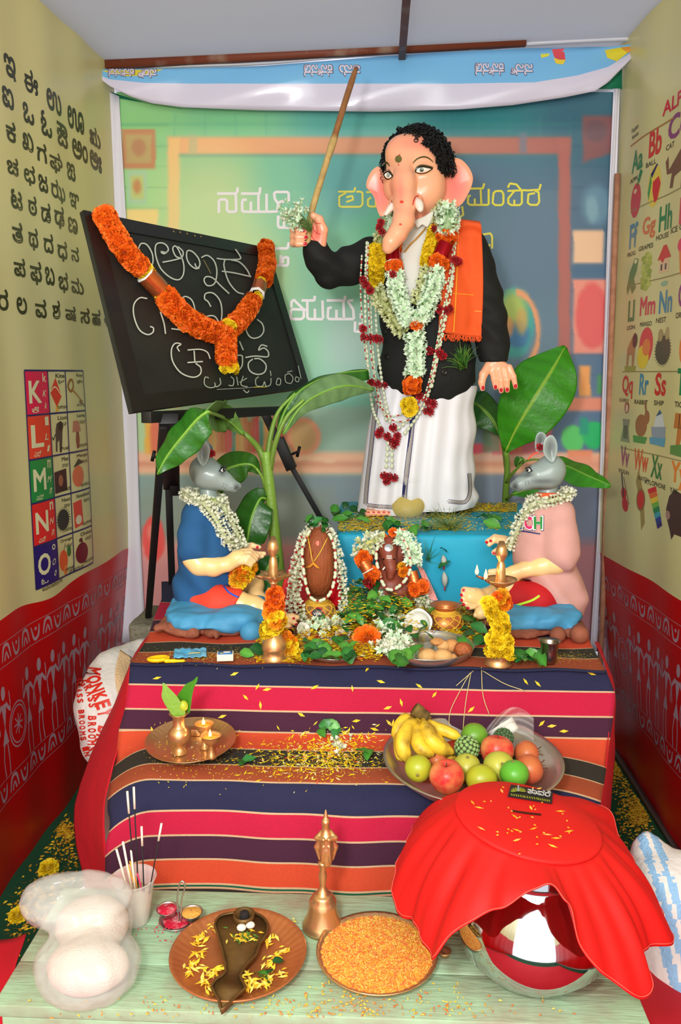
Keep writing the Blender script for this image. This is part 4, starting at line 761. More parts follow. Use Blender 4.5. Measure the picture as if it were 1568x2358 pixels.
# arms and hands
def rhand():
    s = SDF(np.minimum(P(655, 640, 2.78), P(655, 640, 2.95)), np.maximum(P(785, 480, 2.78), P(785, 480, 2.95)), .0024)
    s.ell(P(726, 537, 2.868), (.034, .018, .048), k=.01); chain(s, [(728, 560, 2.868, .03), (729, 590, 2.885, .024)], .015)
    for i, y in enumerate((516, 530, 545, 560)): chain(s, [(716, y, 2.872, .0115), (690, y - 1, 2.868, .0128), (676, y, 2.848, .0128), (686, y + 1, 2.826, .0115), (702, y + 1, 2.823, .0095 if i < 3 else .0085)], .0035)
    chain(s, [(738, 562, 2.858, .020), (743, 530, 2.848, .0175), (735, 506, 2.838, .014), (722, 497, 2.828, .0115)], .006); return s.mesh(1)
def lhand():
    s = SDF(np.minimum(P(1090, 925, 2.85), P(1090, 925, 2.98)), np.maximum(P(1205, 800, 2.85), P(1205, 800, 2.98)), .0024)
    chain(s, [(1137, 800, 2.95, .032), (1139, 835, 2.93, .030)], .012); s.ell(P(1147, 850, 2.922), (.042, .018, .028), k=.012)
    for L in ([(1134, 850, 2.915, .0125), (1138, 872, 2.905, .0115), (1141, 892, 2.908, .0088)], [(1149, 850, 2.913, .0125), (1153, 876, 2.902, .0118), (1154, 900, 2.905, .0090)], [(1162, 850, 2.913, .0122), (1167, 875, 2.904, .0112), (1168, 899, 2.907, .0085)], [(1172, 846, 2.916, .0118), (1182, 868, 2.908, .0108), (1187, 891, 2.91, .0082)]): chain(s, L, .0035)
    chain(s, [(1126, 842, 2.92, .017), (1113, 862, 2.905, .0145), (1109, 880, 2.90, .0118), (1111, 895, 2.90, .0088)], .006); return s.mesh(1)
h1, h2 = rhand(), lhand()
b = MB()
for vf in (hv, bvv, f1, f2, h1, h2): b.add(vf, col=skincol(vf[0]))
def palmc(V):
    px, py = proj(V); w_ = (np.exp(-((px - 730) / 16) ** 2 - ((py - 545) / 26) ** 2) * .8)[:, None]; return skincol(V) * (1 - w_) + np.array((250, 120, 110.)) * w_
b.c[4] = palmc(h1[0])
o = b.obj('body', SKIN, st)
bvh_head, bvh_h1, bvh_h2 = bvh_of(hv), bvh_of(h1), bvh_of(h2); bvf = bvh_of(f1, f2)
# nails and palm lines
b = MB()
for x, y in ((699, 531), (704, 546), (702, 561)): nail(b, bvh_h1, x, y, (4.5, 3.6))
for x, y, a in ((1112, 893, 0), (1141, 891, 0), (1154, 898, 0), (1168, 897, 0), (1187, 889, 0)): nail(b, bvh_h2, x, y, (3.6, 5))
for i in range(5): nail(b, bvf, 872 - 24 + 12 * i, 1180, (3, 2.4), (190, 60, 60)); nail(b, bvf, 1064 - 20 + 10 * i, 1160, (3, 2.2), (190, 80, 70))
b.obj('nail', NAIL, st)['kind'] = 'stuff'
b = MB()
for L in ([(722, 510), (730, 514), (740, 515)], [(720, 522), (726, 534), (738, 540)], [(715, 530), (720, 548), (730, 558)]): ribbon(b, lambda x, y: hit(bvh_h1, x, y, 2.85), L, 1.3, (200, 30, 40), .0007)
b.obj('palm_lines', NAIL, st)
# eyes, brows, forehead mark
mh = lambda x, y: hit(bvh_head, x, y, 2.9); s1 = 560 / 1568.
z1 = lambda L: zc(640, 260, s1, L)
def eye(white, iris, ir, lid, low, brow, nm):
    e = thing('eye', None, None, (0, 0, 0)); e.location = Vector([float(q) for q in hit(bvh_head, *z1([iris])[0])[0]]) - st.location; e.parent = st
    b = MB(); c = np.mean(z1(white), 0); o_ = spl(z1(white), 4, True); v = [mh(*c)]; n = len(o_)
    v += [mh(*(c + (q - c) * .5)) for q in o_] + [mh(*q) for q in o_]
    b.add(([a + q * .0012 for a, q in v], [(0, 1 + j, 1 + (j + 1) % n) for j in range(n)] + [(1 + j, 1 + n + j, 1 + n + (j + 1) % n, 1 + (j + 1) % n) for j in range(n)]), col=(236, 226, 216)); b.obj('eye_white', NAIL, e)
    b = MB(); i_ = z1([iris])[0]; disc(b, mh, i_, ir, (120, 140, 110), .0016, rings=2); disc(b, mh, i_, ir * .86, (70, 96, 80), .0018, rings=2); disc(b, mh, i_, ir * .45, (10, 10, 10), .002, rings=1); disc(b, mh, (i_[0] + 1, i_[1] - 1.4), ir * .2, (250, 250, 250), .0022, rings=1); b.obj('iris', NAIL, e)
    b = MB(); ribbon(b, mh, z1(lid), 3.0, (26, 20, 12), .0019); ribbon(b, mh, [(x, y - 2.5) for x, y in z1(lid)], 5.4, (96, 78, 34), .0013, taper=True); ribbon(b, mh, z1(low), 2.4, (50, 40, 22), .0019)
    L = spl(z1(lid), 6)
    for k in range(2, len(L) - 1): q = L[k]; ribbon(b, mh, [q, (q[0] + (q[0] - c[0]) * .18, q[1] - 4.2)], .6, (40, 34, 16), .0018, sm=0)
    b.obj('eyeliner', NAIL, e); b = MB(); ribbon(b, mh, z1(brow), 3.6, (70, 66, 30), .0012, taper=True); b.obj('eyebrow', NAIL, st)
eye([(890, 379), (905, 360), (930, 352), (960, 356), (986, 363), (955, 375), (920, 383)], (926, 367), 5.0, [(882, 382), (900, 358), (928, 348), (965, 353), (997, 361)], [(884, 382), (920, 391), (958, 384), (994, 362)], [(868, 326), (895, 298), (935, 284), (970, 292), (1000, 318)], 'r')
eye([(685, 401), (698, 389), (714, 387), (737, 408), (720, 417), (700, 415)], (711, 402), 4.2, [(682, 400), (694, 386), (714, 383), (742, 412)], [(684, 402), (700, 424), (724, 424), (740, 412)], [(670, 342), (690, 322), (708, 324), (722, 346)], 'l')
b = MB(); disc(b, mh, (918, 367), (7.4, 8.6), (140, 132, 74), .003, rings=2); b.obj('gold_forehead_mark', M('dull_gold', None, rough=.35, metal=.7), st)
b = MB(); disc(b, mh, (920, 357), 2, (210, 70, 60), .001, rings=1); disc(b, mh, (918, 380), 1.6, (190, 60, 60), .001, rings=1); disc(b, mh, (925, 465), (4.2, 3.4), (214, 66, 44), .001, rings=1); disc(b, mh, (922, 517), (3.4, 2.6), (222, 90, 60), .001, rings=1)
ribbon(b, mh, z1([(868, 594), (876, 560), (892, 536), (908, 540)]), 2, (190, 20, 30), .001); ribbon(b, mh, z1([(736, 580), (732, 560)]), 1.6, (200, 50, 50), .001, sm=0); tag(b.obj('vermilion_marks', NAIL, st), kind='stuff')
# tusks
TUSK = M('ivory_paint', (240, 228, 216), rough=.25)
for L in ([(910, 466, 2.865, .009), (899, 480, 2.845, .0095), (888, 494, 2.83, .004)], [(954, 464, 2.855, .0125), (964, 470, 2.835, .0135), (968, 482, 2.82, .009)]):
    p, r = pc(L); q = spl(np.column_stack([p, r]), 6); s_ = SDF(np.min(q[:, :3], 0) - .02, np.max(q[:, :3], 0) + .02, .002); s_.chain(q[:, :3], q[:, 3], .004); b = MB(); b.add(s_.mesh()); b.obj('tusk', TUSK, st)
# ears
def ear(L, Y, cup, tilt):
    v, f = pad(z1(L), Y, .014, cup, tilt=tilt); v = np.array(v); px, py = proj(v); c = np.array(z1(L)).mean(0); r = np.hypot((px - c[0]) / 34, (py - c[1]) / 50)
    w_ = (np.clip(1 - r, 0, 1) ** .6 * .8)[:, None]; b = MB(); b.add((v, f), col=np.array((250, 170, 136.)) * (1 - w_) + np.array((250, 118, 120.)) * w_); b.obj('ear', SKIN, st)
ear([(1085, 330), (1120, 290), (1180, 300), (1230, 350), (1256, 410), (1250, 465), (1222, 530), (1190, 582), (1150, 610), (1105, 605), (1058, 575), (1040, 530), (1052, 470), (1066, 410)], 2.985, .016, .0003)
ear([(650, 345), (605, 372), (575, 430), (570, 480), (600, 512), (625, 560), (638, 620), (656, 662), (682, 666), (705, 640), (722, 600), (726, 550), (704, 500), (686, 440), (676, 390)], 2.93, .012, -.0003)
# hair
HAIR = M('black_hair', (12, 12, 14), rough=.5, bump=.6, bs=200)
face = z1([(684, 470), (688, 360), (704, 300), (722, 258), (760, 228), (805, 208), (852, 192), (925, 198), (978, 226), (1016, 268), (1036, 334), (1044, 412), (1054, 600), (684, 600)])
ce = P(958, 386, 2.995); v, f = ball(ce + [.003, 0, -.004], (.117, .112, .124), 96, 64); px, py = proj(v)
v = v + (np.array(v) - ce) / .11 * (.004 * fbm(v, 60, 2))[:, None]
inn = inpoly(px, py, face) & (v[:, 1] < 3.02); low = py > 405; kf = [q for q in f if not all(inn[i] or low[i] for i in q)]
b = MB(); b.add((v, kf)); b.obj('hair', HAIR, st)
hb = bvh_of(hv); b = MB(); cand = [i for i in range(len(v)) if not (inn[i] or low[i])]
for k in range(1100):
    c = np.array(v[random.choice(cand)]); c = c + rng.normal(size=3) * .004; n_ = (c - ce) / np.linalg.norm(c - ce); R = np.array(fit(n_ + rng.normal(size=3) * .5, random.random() * 6)); a = np.linspace(0, 6.6, 9); rr = random.uniform(.0045, .0085)
    ring = np.column_stack([np.cos(a) * rr, np.sin(a) * rr, a * .0012]) @ R.T + c + n_ * .004; b.add(tube(ring, .0019, 4))
for x, y, Y in ((878, 392, 2.93), (880, 400, 2.93), (879, 410, 2.93), (883, 418, 2.93), (1046, 380, 2.95), (1048, 392, 2.95), (876, 382, 2.94), (882, 376, 2.94)):
    a = np.linspace(0, 5, 8); ring = np.column_stack([np.cos(a), np.sin(a) * .3, np.sin(a)]) * .005 + P(x, y, Y - .02); b.add(tube(ring, .0012, 4))
tag(b.obj('hair_curls', HAIR, st), kind='stuff')
# ---- shirt, coat
def torso(s, e):
    s.ell(P(972, 620, 3.0), (.150 + e, .095 + e, .14 + e), k=.03); s.ell(P(981, 720, 2.985), (.166 + e, .118 + e, .19 + e), k=.05); s.ell(P(985, 850, 2.985), (.172 + e, .122 + e, .16 + e), k=.05); chain(s, [(862, 585, 3.0, .05 + e), (975, 568, 3.01, .062 + e), (1085, 568, 3.0, .05 + e)], .04)
lo = (P(680, 940, 2.8)[0] - .02, 2.76, P(900, 960, 3.0)[2]); hi = (P(1200, 700, 3.0)[0], 3.2, P(900, 480, 3.0)[2])
s = SDF(lo, hi, .0055); torso(s, 0)
chain(s, [(870, 585, 3.0, .058), (835, 598, 2.98, .060), (796, 616, 2.95, .060), (760, 622, 2.92, .055), (737, 600, 2.89, .050), (728, 570, 2.872, .043)], .02)
chain(s, [(1080, 565, 3.0, .055), (1102, 630, 3.0, .060), (1120, 710, 2.985, .062), (1133, 775, 2.965, .056), (1138, 824, 2.945, .050)], .02)
X, Y, Z = s.allg(); pts = np.stack([X, Y, Z], -1).astype(np.float32); px, py = proj(pts); fl = pts.reshape(-1, 3)
s.F += (.0045 * fbm(fl, 26, 11, 3) + .0045 * np.sin(fl[:, 2] * 70 + 40 * fl[:, 0] + 2 * fbm(fl, 20, 4, 1)) * (np.abs(fl[:, 0] - P(985, 700, 3)[0]) > .17)).reshape(s.F.shape).astype(np.float32)
def sdl(a, c): a, c = np.array(a, float), np.array(c, float); d = (c - a) / np.linalg.norm(c - a); return ((px - a[0]) * d[1] - (py - a[1]) * d[0]) * .0015
cut = np.maximum(np.maximum(sdl((998, 480), (938, 745)), sdl((930, 745), (893, 500))), Y - 3.02)  # inside the V when all negative
s.F = np.maximum(s.F, -cut)
s.F = np.maximum(s.F, (py - np.interp(px, [860, 930, 960, 1060, 1110], [893, 921, 934, 935, 927])) * .00155)
s.F = np.maximum(s.F, np.where(px > 1095, (py - 834) * .00155, -1)); s.F = np.maximum(s.F, np.where(px < 775, (548 - py) * .0015 + (px - 725) * .0004, -1))
cv = s.mesh(1); COAT = M('black_coat', (14, 17, 16), rough=.8, bump=.4, bs=70); b = MB(); b.add(cv); b.obj('coat', COAT, st); bvc = bvh_of(cv)
s = SDF((P(850, 800, 3.0)[0], 2.8, P(900, 780, 3.0)[2]), (P(1110, 800, 3.0)[0], 3.16, P(960, 470, 3.0)[2]), .006); torso(s, -.008); chain(s, [(978, 522, 3.0, .062), (976, 565, 3.0, .08)], .02)
sv = s.mesh(1); SHIRT = M('white_shirt', (226, 226, 214), rough=.7, bump=.3, bs=30); b = MB(); b.add(sv); b.obj('shirt', SHIRT, st); bvs = bvh_of(sv)
b = MB(); b.add(pad(z1([(884, 696), (940, 668), (996, 636), (1000, 660), (966, 735), (930, 720), (900, 740)]), 2.905, .006, 0)); b.obj('collar', SHIRT, st); b = MB(); b.add(pad(z1([(740, 800), (800, 730), (820, 740), (800, 800), (770, 850)]), 2.91, .006, 0)); b.obj('collar', SHIRT, st)
b = MB()
for x, y in ((934, 566), (930, 600), (936, 640)): h, n = hit(bvs, x, y, 2.9); b.add(ball(h, (.006, .003, .006), 10, 6))
b.obj('shirt_buttons', M('pearl_button', (210, 205, 190), rough=.3), st)['kind'] = 'stuff'
b = MB(); L = spl(z1([(988, 672), (950, 740), (900, 800), (850, 850), (810, 900)]), 6)
for dx in (0, 3): b.add(tube([hit(bvs, x + dx, y, 2.9)[0] - [0, .004, 0] for x, y in L], .0016, 5))
b.obj('gold_thread', M('gold_thread', (204, 150, 70), rough=.5), st)
for x, y in ((1026, 768), (890, 822), (1024, 857), (886, 765)):
    h, n = hit(bvc, x, y, 2.87); b = MB(); b.add(lathe([(.0001, -.004), (.0105, -.004), (.0115, 0), (.0095, .003), (.006, .0015), (.0001, .001)], 16, h, R=np.array(fit(n, 0)))); b.obj('coat_button', M('black_plastic', (16, 18, 18), rough=.25), st)
# ---- dhoti
rowsd = [(888, 876, 1088), (930, 868, 1086), (980, 856, 1087), (1030, 848, 1086), (1080, 842, 1085), (1120, 837, 1088), (1150, 833, 1094), (1176, 830, 1092)]
rowsd = spl(rowsd, 5); n = 160; V = []; mrow = len(rowsd)
for j, (py_, xl, xr) in enumerate(rowsd):
    v_ = j / (mrow - 1); A, B_ = P(xl, py_, 3.0), P(xr, py_, 3.0); cx_ = (A[0] + B_[0]) / 2; hw = (B_[0] - A[0]) / 2; z = A[2]
    for i in range(n):
        th = 2 * PI * i / n; c_, s_ = math.cos(th), math.sin(th); fr = max(0, -s_)
        r = 1 + (.035 + .035 * v_) * math.sin(19 * th + 2.2 * v_ + 1.2 * math.sin(3 * th)) * fr + .012 * math.sin(7 * th + 1)
        dr = .034 * math.sin(22 * v_ + 2.5 * (c_ - .6) ** 2 * 3) * max(0, c_ - .15) * (1 - .3 * v_); gap = .16 * v_ ** 1.5 * math.exp(-((c_ - .12) / .22) ** 2) * fr
        zz_ = z + (max(0, c_) * .02 + .012 * math.exp(-((c_ - .1) / .3) ** 2)) * v_ ** 3; d_ = (.108 + .008 * math.sin(v_ * 3)) + .012 * v_
        V.append((cx_ + (hw + .012) * c_ * (1 + dr), 3.0 + d_ * s_ * (r + dr - gap) + .03 * max(0, c_) * v_, max(ZP + .004, zz_)))
F = [(j * n + i, (j + 1) * n + i, (j + 1) * n + (i + 1) % n, j * n + (i + 1) % n) for j in range(mrow - 1) for i in range(n)] + [tuple(range(n))]
b = MB(); b.add((V, F)); b.obj('dhoti', M('white_silk', (226, 226, 232), rough=.42, bump=.2, bs=14), st); bvd = bvh_of((np.array(V), F))
b = MB(); md = lambda x, y: hit(bvd, x, y, 2.9)
def trim(L, w_):
    ribbon(b, md, L, w_, (46, 54, 110), .0012, step=3); ribbon(b, md, L, w_ * .76, (196, 190, 190), .0018, step=3); p = resample(spl(L, 6), 5)
    for k, q in enumerate(p):
        for sx in (-.2, .2): disc(b, md, (q[0] + sx * w_, q[1] + (2 if sx > 0 else 0)), .9, ((120, 40, 60), (60, 60, 70))[k % 2], .0024, n=6, rings=1)
trim([(868, 925), (860, 985), (853, 1050), (846, 1110), (842, 1160)], 10); trim([(951, 928), (948, 990), (940, 1060), (933, 1120), (931, 1158)], 12); trim([(1032, 1154), (1058, 1157), (1074, 1153), (1082, 1130), (1080, 1090)], 9); trim([(846, 1163), (870, 1166), (905, 1168)], 9)
b.obj('silver_border', M('silver_trim', None, rough=.35, metal=.35), st)
# ---- orange shawl over the far shoulder
nu, nv = 26, 50; G = np.zeros((nv + 1, nu + 1, 3)); D = np.zeros((nv + 1, nu + 1))
for j in range(nv + 1):
    for i in range(nu + 1):
        u, v_ = i / nu, j / nv; x = (1024 + (1009 - 1024) * v_) * (1 - u) + (1108 + (1107 - 1108) * v_ + 5 * math.sin(v_ * 3)) * u; y = (508 + 10 * u) + (772 - 508 + 6 * u - 8) * v_; h, _n = hit(bvc, x, y); D[j, i] = h[1] if h is not None else np.nan; G[j, i] = (x, y, 0)
D = np.where(np.isnan(D), np.nanmin(D) + .05, D)
for _ in range(8): p_ = np.pad(D, 1, 'edge'); D = np.minimum(D, (p_[:-2, 1:-1] + p_[2:, 1:-1] + p_[1:-1, :-2] + p_[1:-1, 2:]) / 4 + .003); p_ = np.pad(D, 1, 'edge'); D = (p_[:-2, 1:-1] + p_[2:, 1:-1] + p_[1:-1, :-2] + p_[1:-1, 2:] + D * 2) / 6
V = [P(G[j, i, 0], G[j, i, 1], D[j, i] - .010 - .005 * math.sin(i / nu * 11 + .4 * math.sin(j * .1)) ) for j in range(nv + 1) for i in range(nu + 1)]
top = [(np.array(V[i]) + [0, .10, .006]) for i in range(nu + 1)]; top2 = [(np.array(V[i]) + [0, .045, .02]) for i in range(nu + 1)]
V = top + top2 + V; nvv = nv + 2
F = [(j * (nu + 1) + i, (j + 1) * (nu + 1) + i, (j + 1) * (nu + 1) + i + 1, j * (nu + 1) + i + 1) for j in range(nvv) for i in range(nu)]
SH = M('orange_cotton', (238, 92, 34), rough=.8, bump=.4, bs=500); b = MB(); b.add((V, F)); sh = solid(b.obj('orange_shawl', SH, st), .004, -1); bvw = bvh_of((np.array(V), F))
b = MB(); mw_ = lambda x, y: hit(bvw, x, y, 2.85)
for L, w_ in (([(1052, 600), (1048, 690), (1043, 765)], 2.6), ([(1042, 676), (1090, 680)], 1.6), ([(1092, 716), (1108, 717)], 1.6), ([(1055, 520), (1053, 590)], 1.2)): ribbon(b, mw_, L, w_, (250, 170, 50), .0028, step=3)
b.obj('yellow_weave_line', PRINT, sh)
b = MB()
for k in range(60):
    x = 1010 + 97 * k / 59; y = 770 + 5 * k / 59; h, _n = hit(bvw, x, y - 4, 2.86); h = h - [0, .004, .004]; p_ = [h, h + [rng.normal() * .003, -.004, -.008], h + [rng.normal() * .006, -.006 + rng.normal() * .002, -.018 - .006 * random.random()]]; b.add(tube(spl(p_, 3), .0014, 4))
tag(b.obj('fringe', SH, sh), kind='stuff')
# ---- cane in the raised hand
cn = MB(); L = [P(708, 566, 2.848), P(716, 495, 2.842), P(742, 405, 2.87), P(768, 322, 2.90), P(793, 240, 2.94), P(820, 156, 2.985)]; L = spl(L, 8); rr = np.array([.0105] * len(L)); rr[21:26] = [.011, .0125, .013, .0125, .011]; rr[-3:] = [.0095, .0085, .006]
t_ = np.linspace(0, 1, len(L)); c_ = np.where((t_ < .62)[:, None], np.array((200, 168, 104.)), np.array((160, 108, 62.))); cn.add(tube(L, rr, 12), col=np.repeat(c_, 12, 0)); tag(cn.obj('bamboo_cane', M('bamboo', None, rough=.5, bump=.5, bs=60, wave=(1, 1, .1), var=.3, vs=30)), 'thin bamboo cane held upright in the raised hand of the elephant headed statue', 'cane')
# ================================================================ FLOWERS
def zof(m): return m
PET = M('petals', None, rough=.6, translucent=.15)
LEAFM = M('leaf_green', None, rough=.38, bump=.3, bs=120, wave=(1, 1, 1), translucent=.08)
def floret(sd, colr=((228, 246, 222), (184, 222, 170)), n=6, s=1.0, open_=.9):
    r = random.Random(sd); b = MB(); b.add(tube([(0, 0, -.012 * s), (0, 0, 0)], [.0018 * s, .003 * s], 5), col=colr[1])
    for k in range(n + 1):
        a = k * 2 * PI / (n + 1) + r.uniform(-.25, .25); t = open_ + r.uniform(-.4, .25); l = .0125 * s * r.uniform(.85, 1.15); d = np.array([math.cos(a) * math.sin(t), math.sin(a) * math.sin(t), math.cos(t)]); sd_ = np.array([-math.sin(a), math.cos(a), 0]); w_ = .0028 * s
        p0 = d * .001; p1 = d * l * .55; p2 = d * l; v = [p0 - sd_ * w_ * .4, p0 + sd_ * w_ * .4, p1 + sd_ * w_ + [0, 0, .001 * s], p1 - sd_ * w_ + [0, 0, .001 * s], p2, p1 - [0, 0, .001 * s]]
        b.add((v, [(0, 1, 2, 5), (0, 5, 3), (5, 2, 4), (3, 5, 4)]), col=np.array([colr[1], colr[1], colr[0], colr[0], colr[0], colr[0]]))
    return b.mesh('floret', PET)
def bloom(sd, c1, c2, R=.016, n=90, flat=.75):
    r = random.Random(sd); b = MB()
    for k in range(n):
        z = 1 - (k + .5) / n * 1.35; ph = k * 2.39996; ra = math.sqrt(max(0, 1 - z * z)); d = np.array([ra * math.cos(ph), ra * math.sin(ph), z]); d += [r.uniform(-.12, .12) for _ in range(3)]; d /= np.linalg.norm(d); d2 = d * [1, 1, flat]
        u = np.cross(d, [0, 0, 1]) if abs(d[2]) < .95 else np.array([1., 0, 0]); u /= np.linalg.norm(u); w_ = R * r.uniform(.16, .24); tip = np.array(d2) * R * r.uniform(.92, 1.12); ba = np.array(d2) * R * .5; wv = np.cross(u, d) * R * .1 * r.uniform(-1, 1)
        t = r.random(); c = np.array(c1) * (1 - t) + np.array(c2) * t; b.add(([ba - u * w_ * .5, ba + u * w_ * .5, tip + u * w_ + wv, tip + wv * -1.5 + d * R * .05, tip - u * w_ + wv], [(0, 1, 2, 3), (0, 3, 4)]), col=np.array([c * .85, c * .85, c, c * 1.0, c]))
    b.add(ball((0, 0, 0), R * .52, 8, 5), col=np.array(c1) * .75); return b.mesh('bloom', PET)
FL = [floret(i) for i in range(4)]; FLY = [floret(10 + i, ((222, 228, 176), (178, 186, 110)), 6, 1.1, .6) for i in range(3)]; FLW = [floret(20 + i, ((232, 234, 214), (196, 204, 160)), 6, .85, .75) for i in range(3)]
BO = [bloom(i, (240, 92, 8), (255, 136, 26)) for i in range(4)]; BY = [bloom(10 + i, (244, 204, 8), (255, 232, 50)) for i in range(3)]; BR = [bloom(20 + i, (150, 6, 20), (196, 16, 36), .011, 26, .9) for i in range(2)]
BB = [bloom(30, (236, 120, 8), (252, 160, 20)), bloom(31, (214, 140, 10), (246, 190, 30))]
def bud_mesh():
    b = MB(); b.add(lathe([(.0002, -.005), (.0026, -.003), (.0034, 0), (.003, .003), (.0002, .0045)], 7), col=(222, 232, 202)); return b.mesh('bud', PET)
BUD = bud_mesh()
def rbud_mesh():
    b = MB(); b.add(lathe([(.0002, -.004), (.0017, -.003), (.0019, 0), (.0017, .003), (.0002, .004)], 6), col=(206, 26, 40)); return b.mesh('red_bead', PET)
RBUD = rbud_mesh()
bv_all = None
def gpath(pts, off, bvs_, step=.008, fall=2.9, smooth=6):
    L = resample(spl(np.array(pts, float)[:, :2], 8), 3); D = []
    for x, y in L:
        hs_ = [hit(b_, x, y)[0] for b_ in bvs_]; hs_ = [h[1] for h in hs_ if h is not None]; D.append(min(hs_) if hs_ else np.nan)
    D = np.array(D); i = np.arange(len(D)); ok = ~np.isnan(D); D = np.interp(i, i[ok], D[ok]) if ok.any() else np.full(len(D), fall)
    for _ in range(smooth): q = np.pad(D, 1, 'edge'); D = np.minimum(D, (q[:-2] + q[2:]) / 2 * .5 + D * .5)
    return resample(np.array([P(x, y, d - off) for (x, y), d in zip(L, D)]), step)
def fluffy(t, path, R, meshes, name='floret', step=.011, ring=6, s=1.0, out=.35, core=None):
    p = resample(path, step); T, U, V = frames(p); ms = {id(m): [] for m in meshes}
    for i in range(len(p)):
        for k in range(ring):
            a = 2 * PI * (k + random.random() * .8) / ring; d = math.cos(a) * U[i] + math.sin(a) * V[i]
            if d @ (O3 - p[i]) / np.linalg.norm(O3 - p[i]) < -.35: continue
            dd = d + T[i] * random.uniform(-out, out); m = random.choice(meshes); ms[id(m)].append((m, mw(p[i] + d * R * random.uniform(.35, .75), fit(dd, random.random() * 6), s * random.uniform(.85, 1.2))))
    lim = 280
    tot = sum(len(v) for v in ms.values())
    for v in ms.values():
        if v: scatter(t, name, v[0][0], [q[1] for q in v], max(1, int(lim * len(v) / max(tot, 1))) if tot > lim else 9999)
    if core: b = MB(); b.add(tube(p, R * .38, 8), col=core); b.obj('core', PET, t)
def packed(t, path, R, meshes, name='marigold_bloom', base=.016, step=.014, ring=5, jit=.2):
    p = resample(path, step); T, U, V = frames(p)
    for i in range(len(p)):
        a0 = random.random() * 6
        for k in range(ring):
            a = a0 + 2 * PI * k / ring; d = math.cos(a) * U[i] + math.sin(a) * V[i]
            if d @ (O3 - p[i]) / np.linalg.norm(O3 - p[i]) < -.45: continue
            rr = R * .62 / base; inst(name, random.choice(meshes), t, mw(p[i] + d * R * .42 + T[i] * random.uniform(-1, 1) * step * .3, fit(d + rng.normal(size=3) * jit, random.random() * 6), rr * random.uniform(.9, 1.1)))
def strand(t, path, alt=False, s=1.0):
    p = resample(path, .0095 * s if not alt else .0095); T, U, V = frames(p)
    for i in range(len(p) - 1):
        red = alt and i % 3 == 2; inst('red_bead' if red else 'bud', RBUD if red else BUD, t, mw(p[i], fit(T[i] + rng.normal(size=3) * .12, 0), s * 1.0 if not red else 1.3))
def rose(t, px, py, Y, s=1.0, name='rose'): inst(name, random.choice(BR), t, mw(P(px, py, Y), fit((rng.normal() * .5, -1, rng.normal() * .5), 0), s))
FOILR = M('red_foil', (170, 14, 30), rough=.22, metal=.7); FOILC = M('copper_foil', (214, 112, 62), rough=.22, metal=.75, bump=.4, bs=60); CARD = M('white_card', (230, 226, 220), rough=.7)
def foil(t, p0, p1, r, mat, cardend=1):
    b = MB(); T = (np.array(p1) - p0); R = fit(T / np.linalg.norm(T), .3); v, f = lathe([(r, 0), (r * 1.02, np.linalg.norm(T) * .5), (r, np.linalg.norm(T))], 7, p0, R=np.array(R)); b.add((v, f)); o = b.obj('foil_band', mat, t); b = MB(); q = p1 if cardend else p0; b.add(lathe([(r * .7, -.0015), (r * 1.06, -.0015), (r * 1.06, .0015), (r * .7, .0015)], 7, q, R=np.array(R))); b.obj('card_rim', CARD, t); return o
sf = [bvc, bvs, bvw, bvd]
rng = np.random.default_rng(3); random.seed(3)
def gthing(name, lab, cat='garland', g=None, at=None): return thing(name, lab, cat, at if at is not None else P(965, 900, 2.85), g)
g = gthing('yellowing_flower_garland', 'fading tuberose garland with fat yellow flower segments, behind the fresh white one on the statue')
fluffy(g, gpath([(1012, 470), (1008, 500), (1002, 525)], .03, sf), .024, FLY, s=1.25, core=(190, 196, 140)); packed(g, gpath([(1001, 530), (990, 570), (982, 605)], .03, sf), .027, BY, 'yellow_bloom', step=.012)
packed(g, gpath([(869, 575), (866, 610), (869, 650)], .035, sf), .033, BY, 'yellow_bloom', step=.012); fluffy(g, gpath([(868, 665), (884, 700), (905, 735), (930, 765)], .03, sf), .028, FLY, s=1.4, core=(190, 196, 140)); fluffy(g, gpath([(985, 620), (975, 660), (962, 700)], .028, sf), .022, FLY, s=1.25, core=(190, 196, 140)); fluffy(g, gpath([(892, 500), (882, 530), (872, 562)], .035, sf), .022, FLY, s=1.1, core=(190, 196, 140))
g = gthing('tuberose_garland', 'thick white tuberose garland with orange marigolds and red foil bands round the statue neck')
fluffy(g, gpath([(1026, 474), (1030, 500), (1030, 528)], .055, sf), .042, FL, s=1.5, core=(170, 200, 150)); packed(g, gpath([(1026, 543), (1028, 552)], .055, sf), .036, BO, step=.018)
a, c = gpath([(1026, 562), (1012, 596)], .05, sf)[[0, -1]]; foil(g, a, c, .029, FOILR); packed(g, gpath([(1008, 602), (1012, 612)], .05, sf), .036, BO, step=.016)
fluffy(g, gpath([(1006, 626), (1000, 660), (985, 700), (965, 735), (955, 752)], .05, sf), .036, FL, s=1.5, ring=7, core=(170, 200, 150))
fluffy(g, gpath([(906, 492), (900, 520), (896, 545)], .05, sf), .028, FL, s=1.35, core=(170, 200, 150)); packed(g, gpath([(908, 556), (906, 572)], .045, sf), .033, BO, step=.016)
a, c = gpath([(905, 578), (906, 604)], .045, sf)[[0, -1]]; foil(g, a, c, .026, FOILR); packed(g, gpath([(907, 612), (908, 620)], .045, sf), .033, BO, step=.016)
fluffy(g, gpath([(910, 632), (915, 670), (928, 710), (942, 748)], .048, sf), .034, FL, s=1.5, ring=7, core=(170, 200, 150)); packed(g, gpath([(955, 745), (957, 752)], .06, sf), .026, [BO[0], BR[0]], step=.014)
fluffy(g, gpath([(953, 768), (958, 800), (958, 830), (956, 862)], .055, sf), .037, FL, s=1.5, ring=7, core=(170, 200, 150)); packed(g, gpath([(950, 880), (950, 892)], .05, sf), .037, BO, step=.016)
for x, y in ((877, 512), (873, 524), (880, 535), (998, 525), (1052, 600), (1045, 598), (905, 632), (996, 630)): rose(g, x, y, 2.84, 1.2)
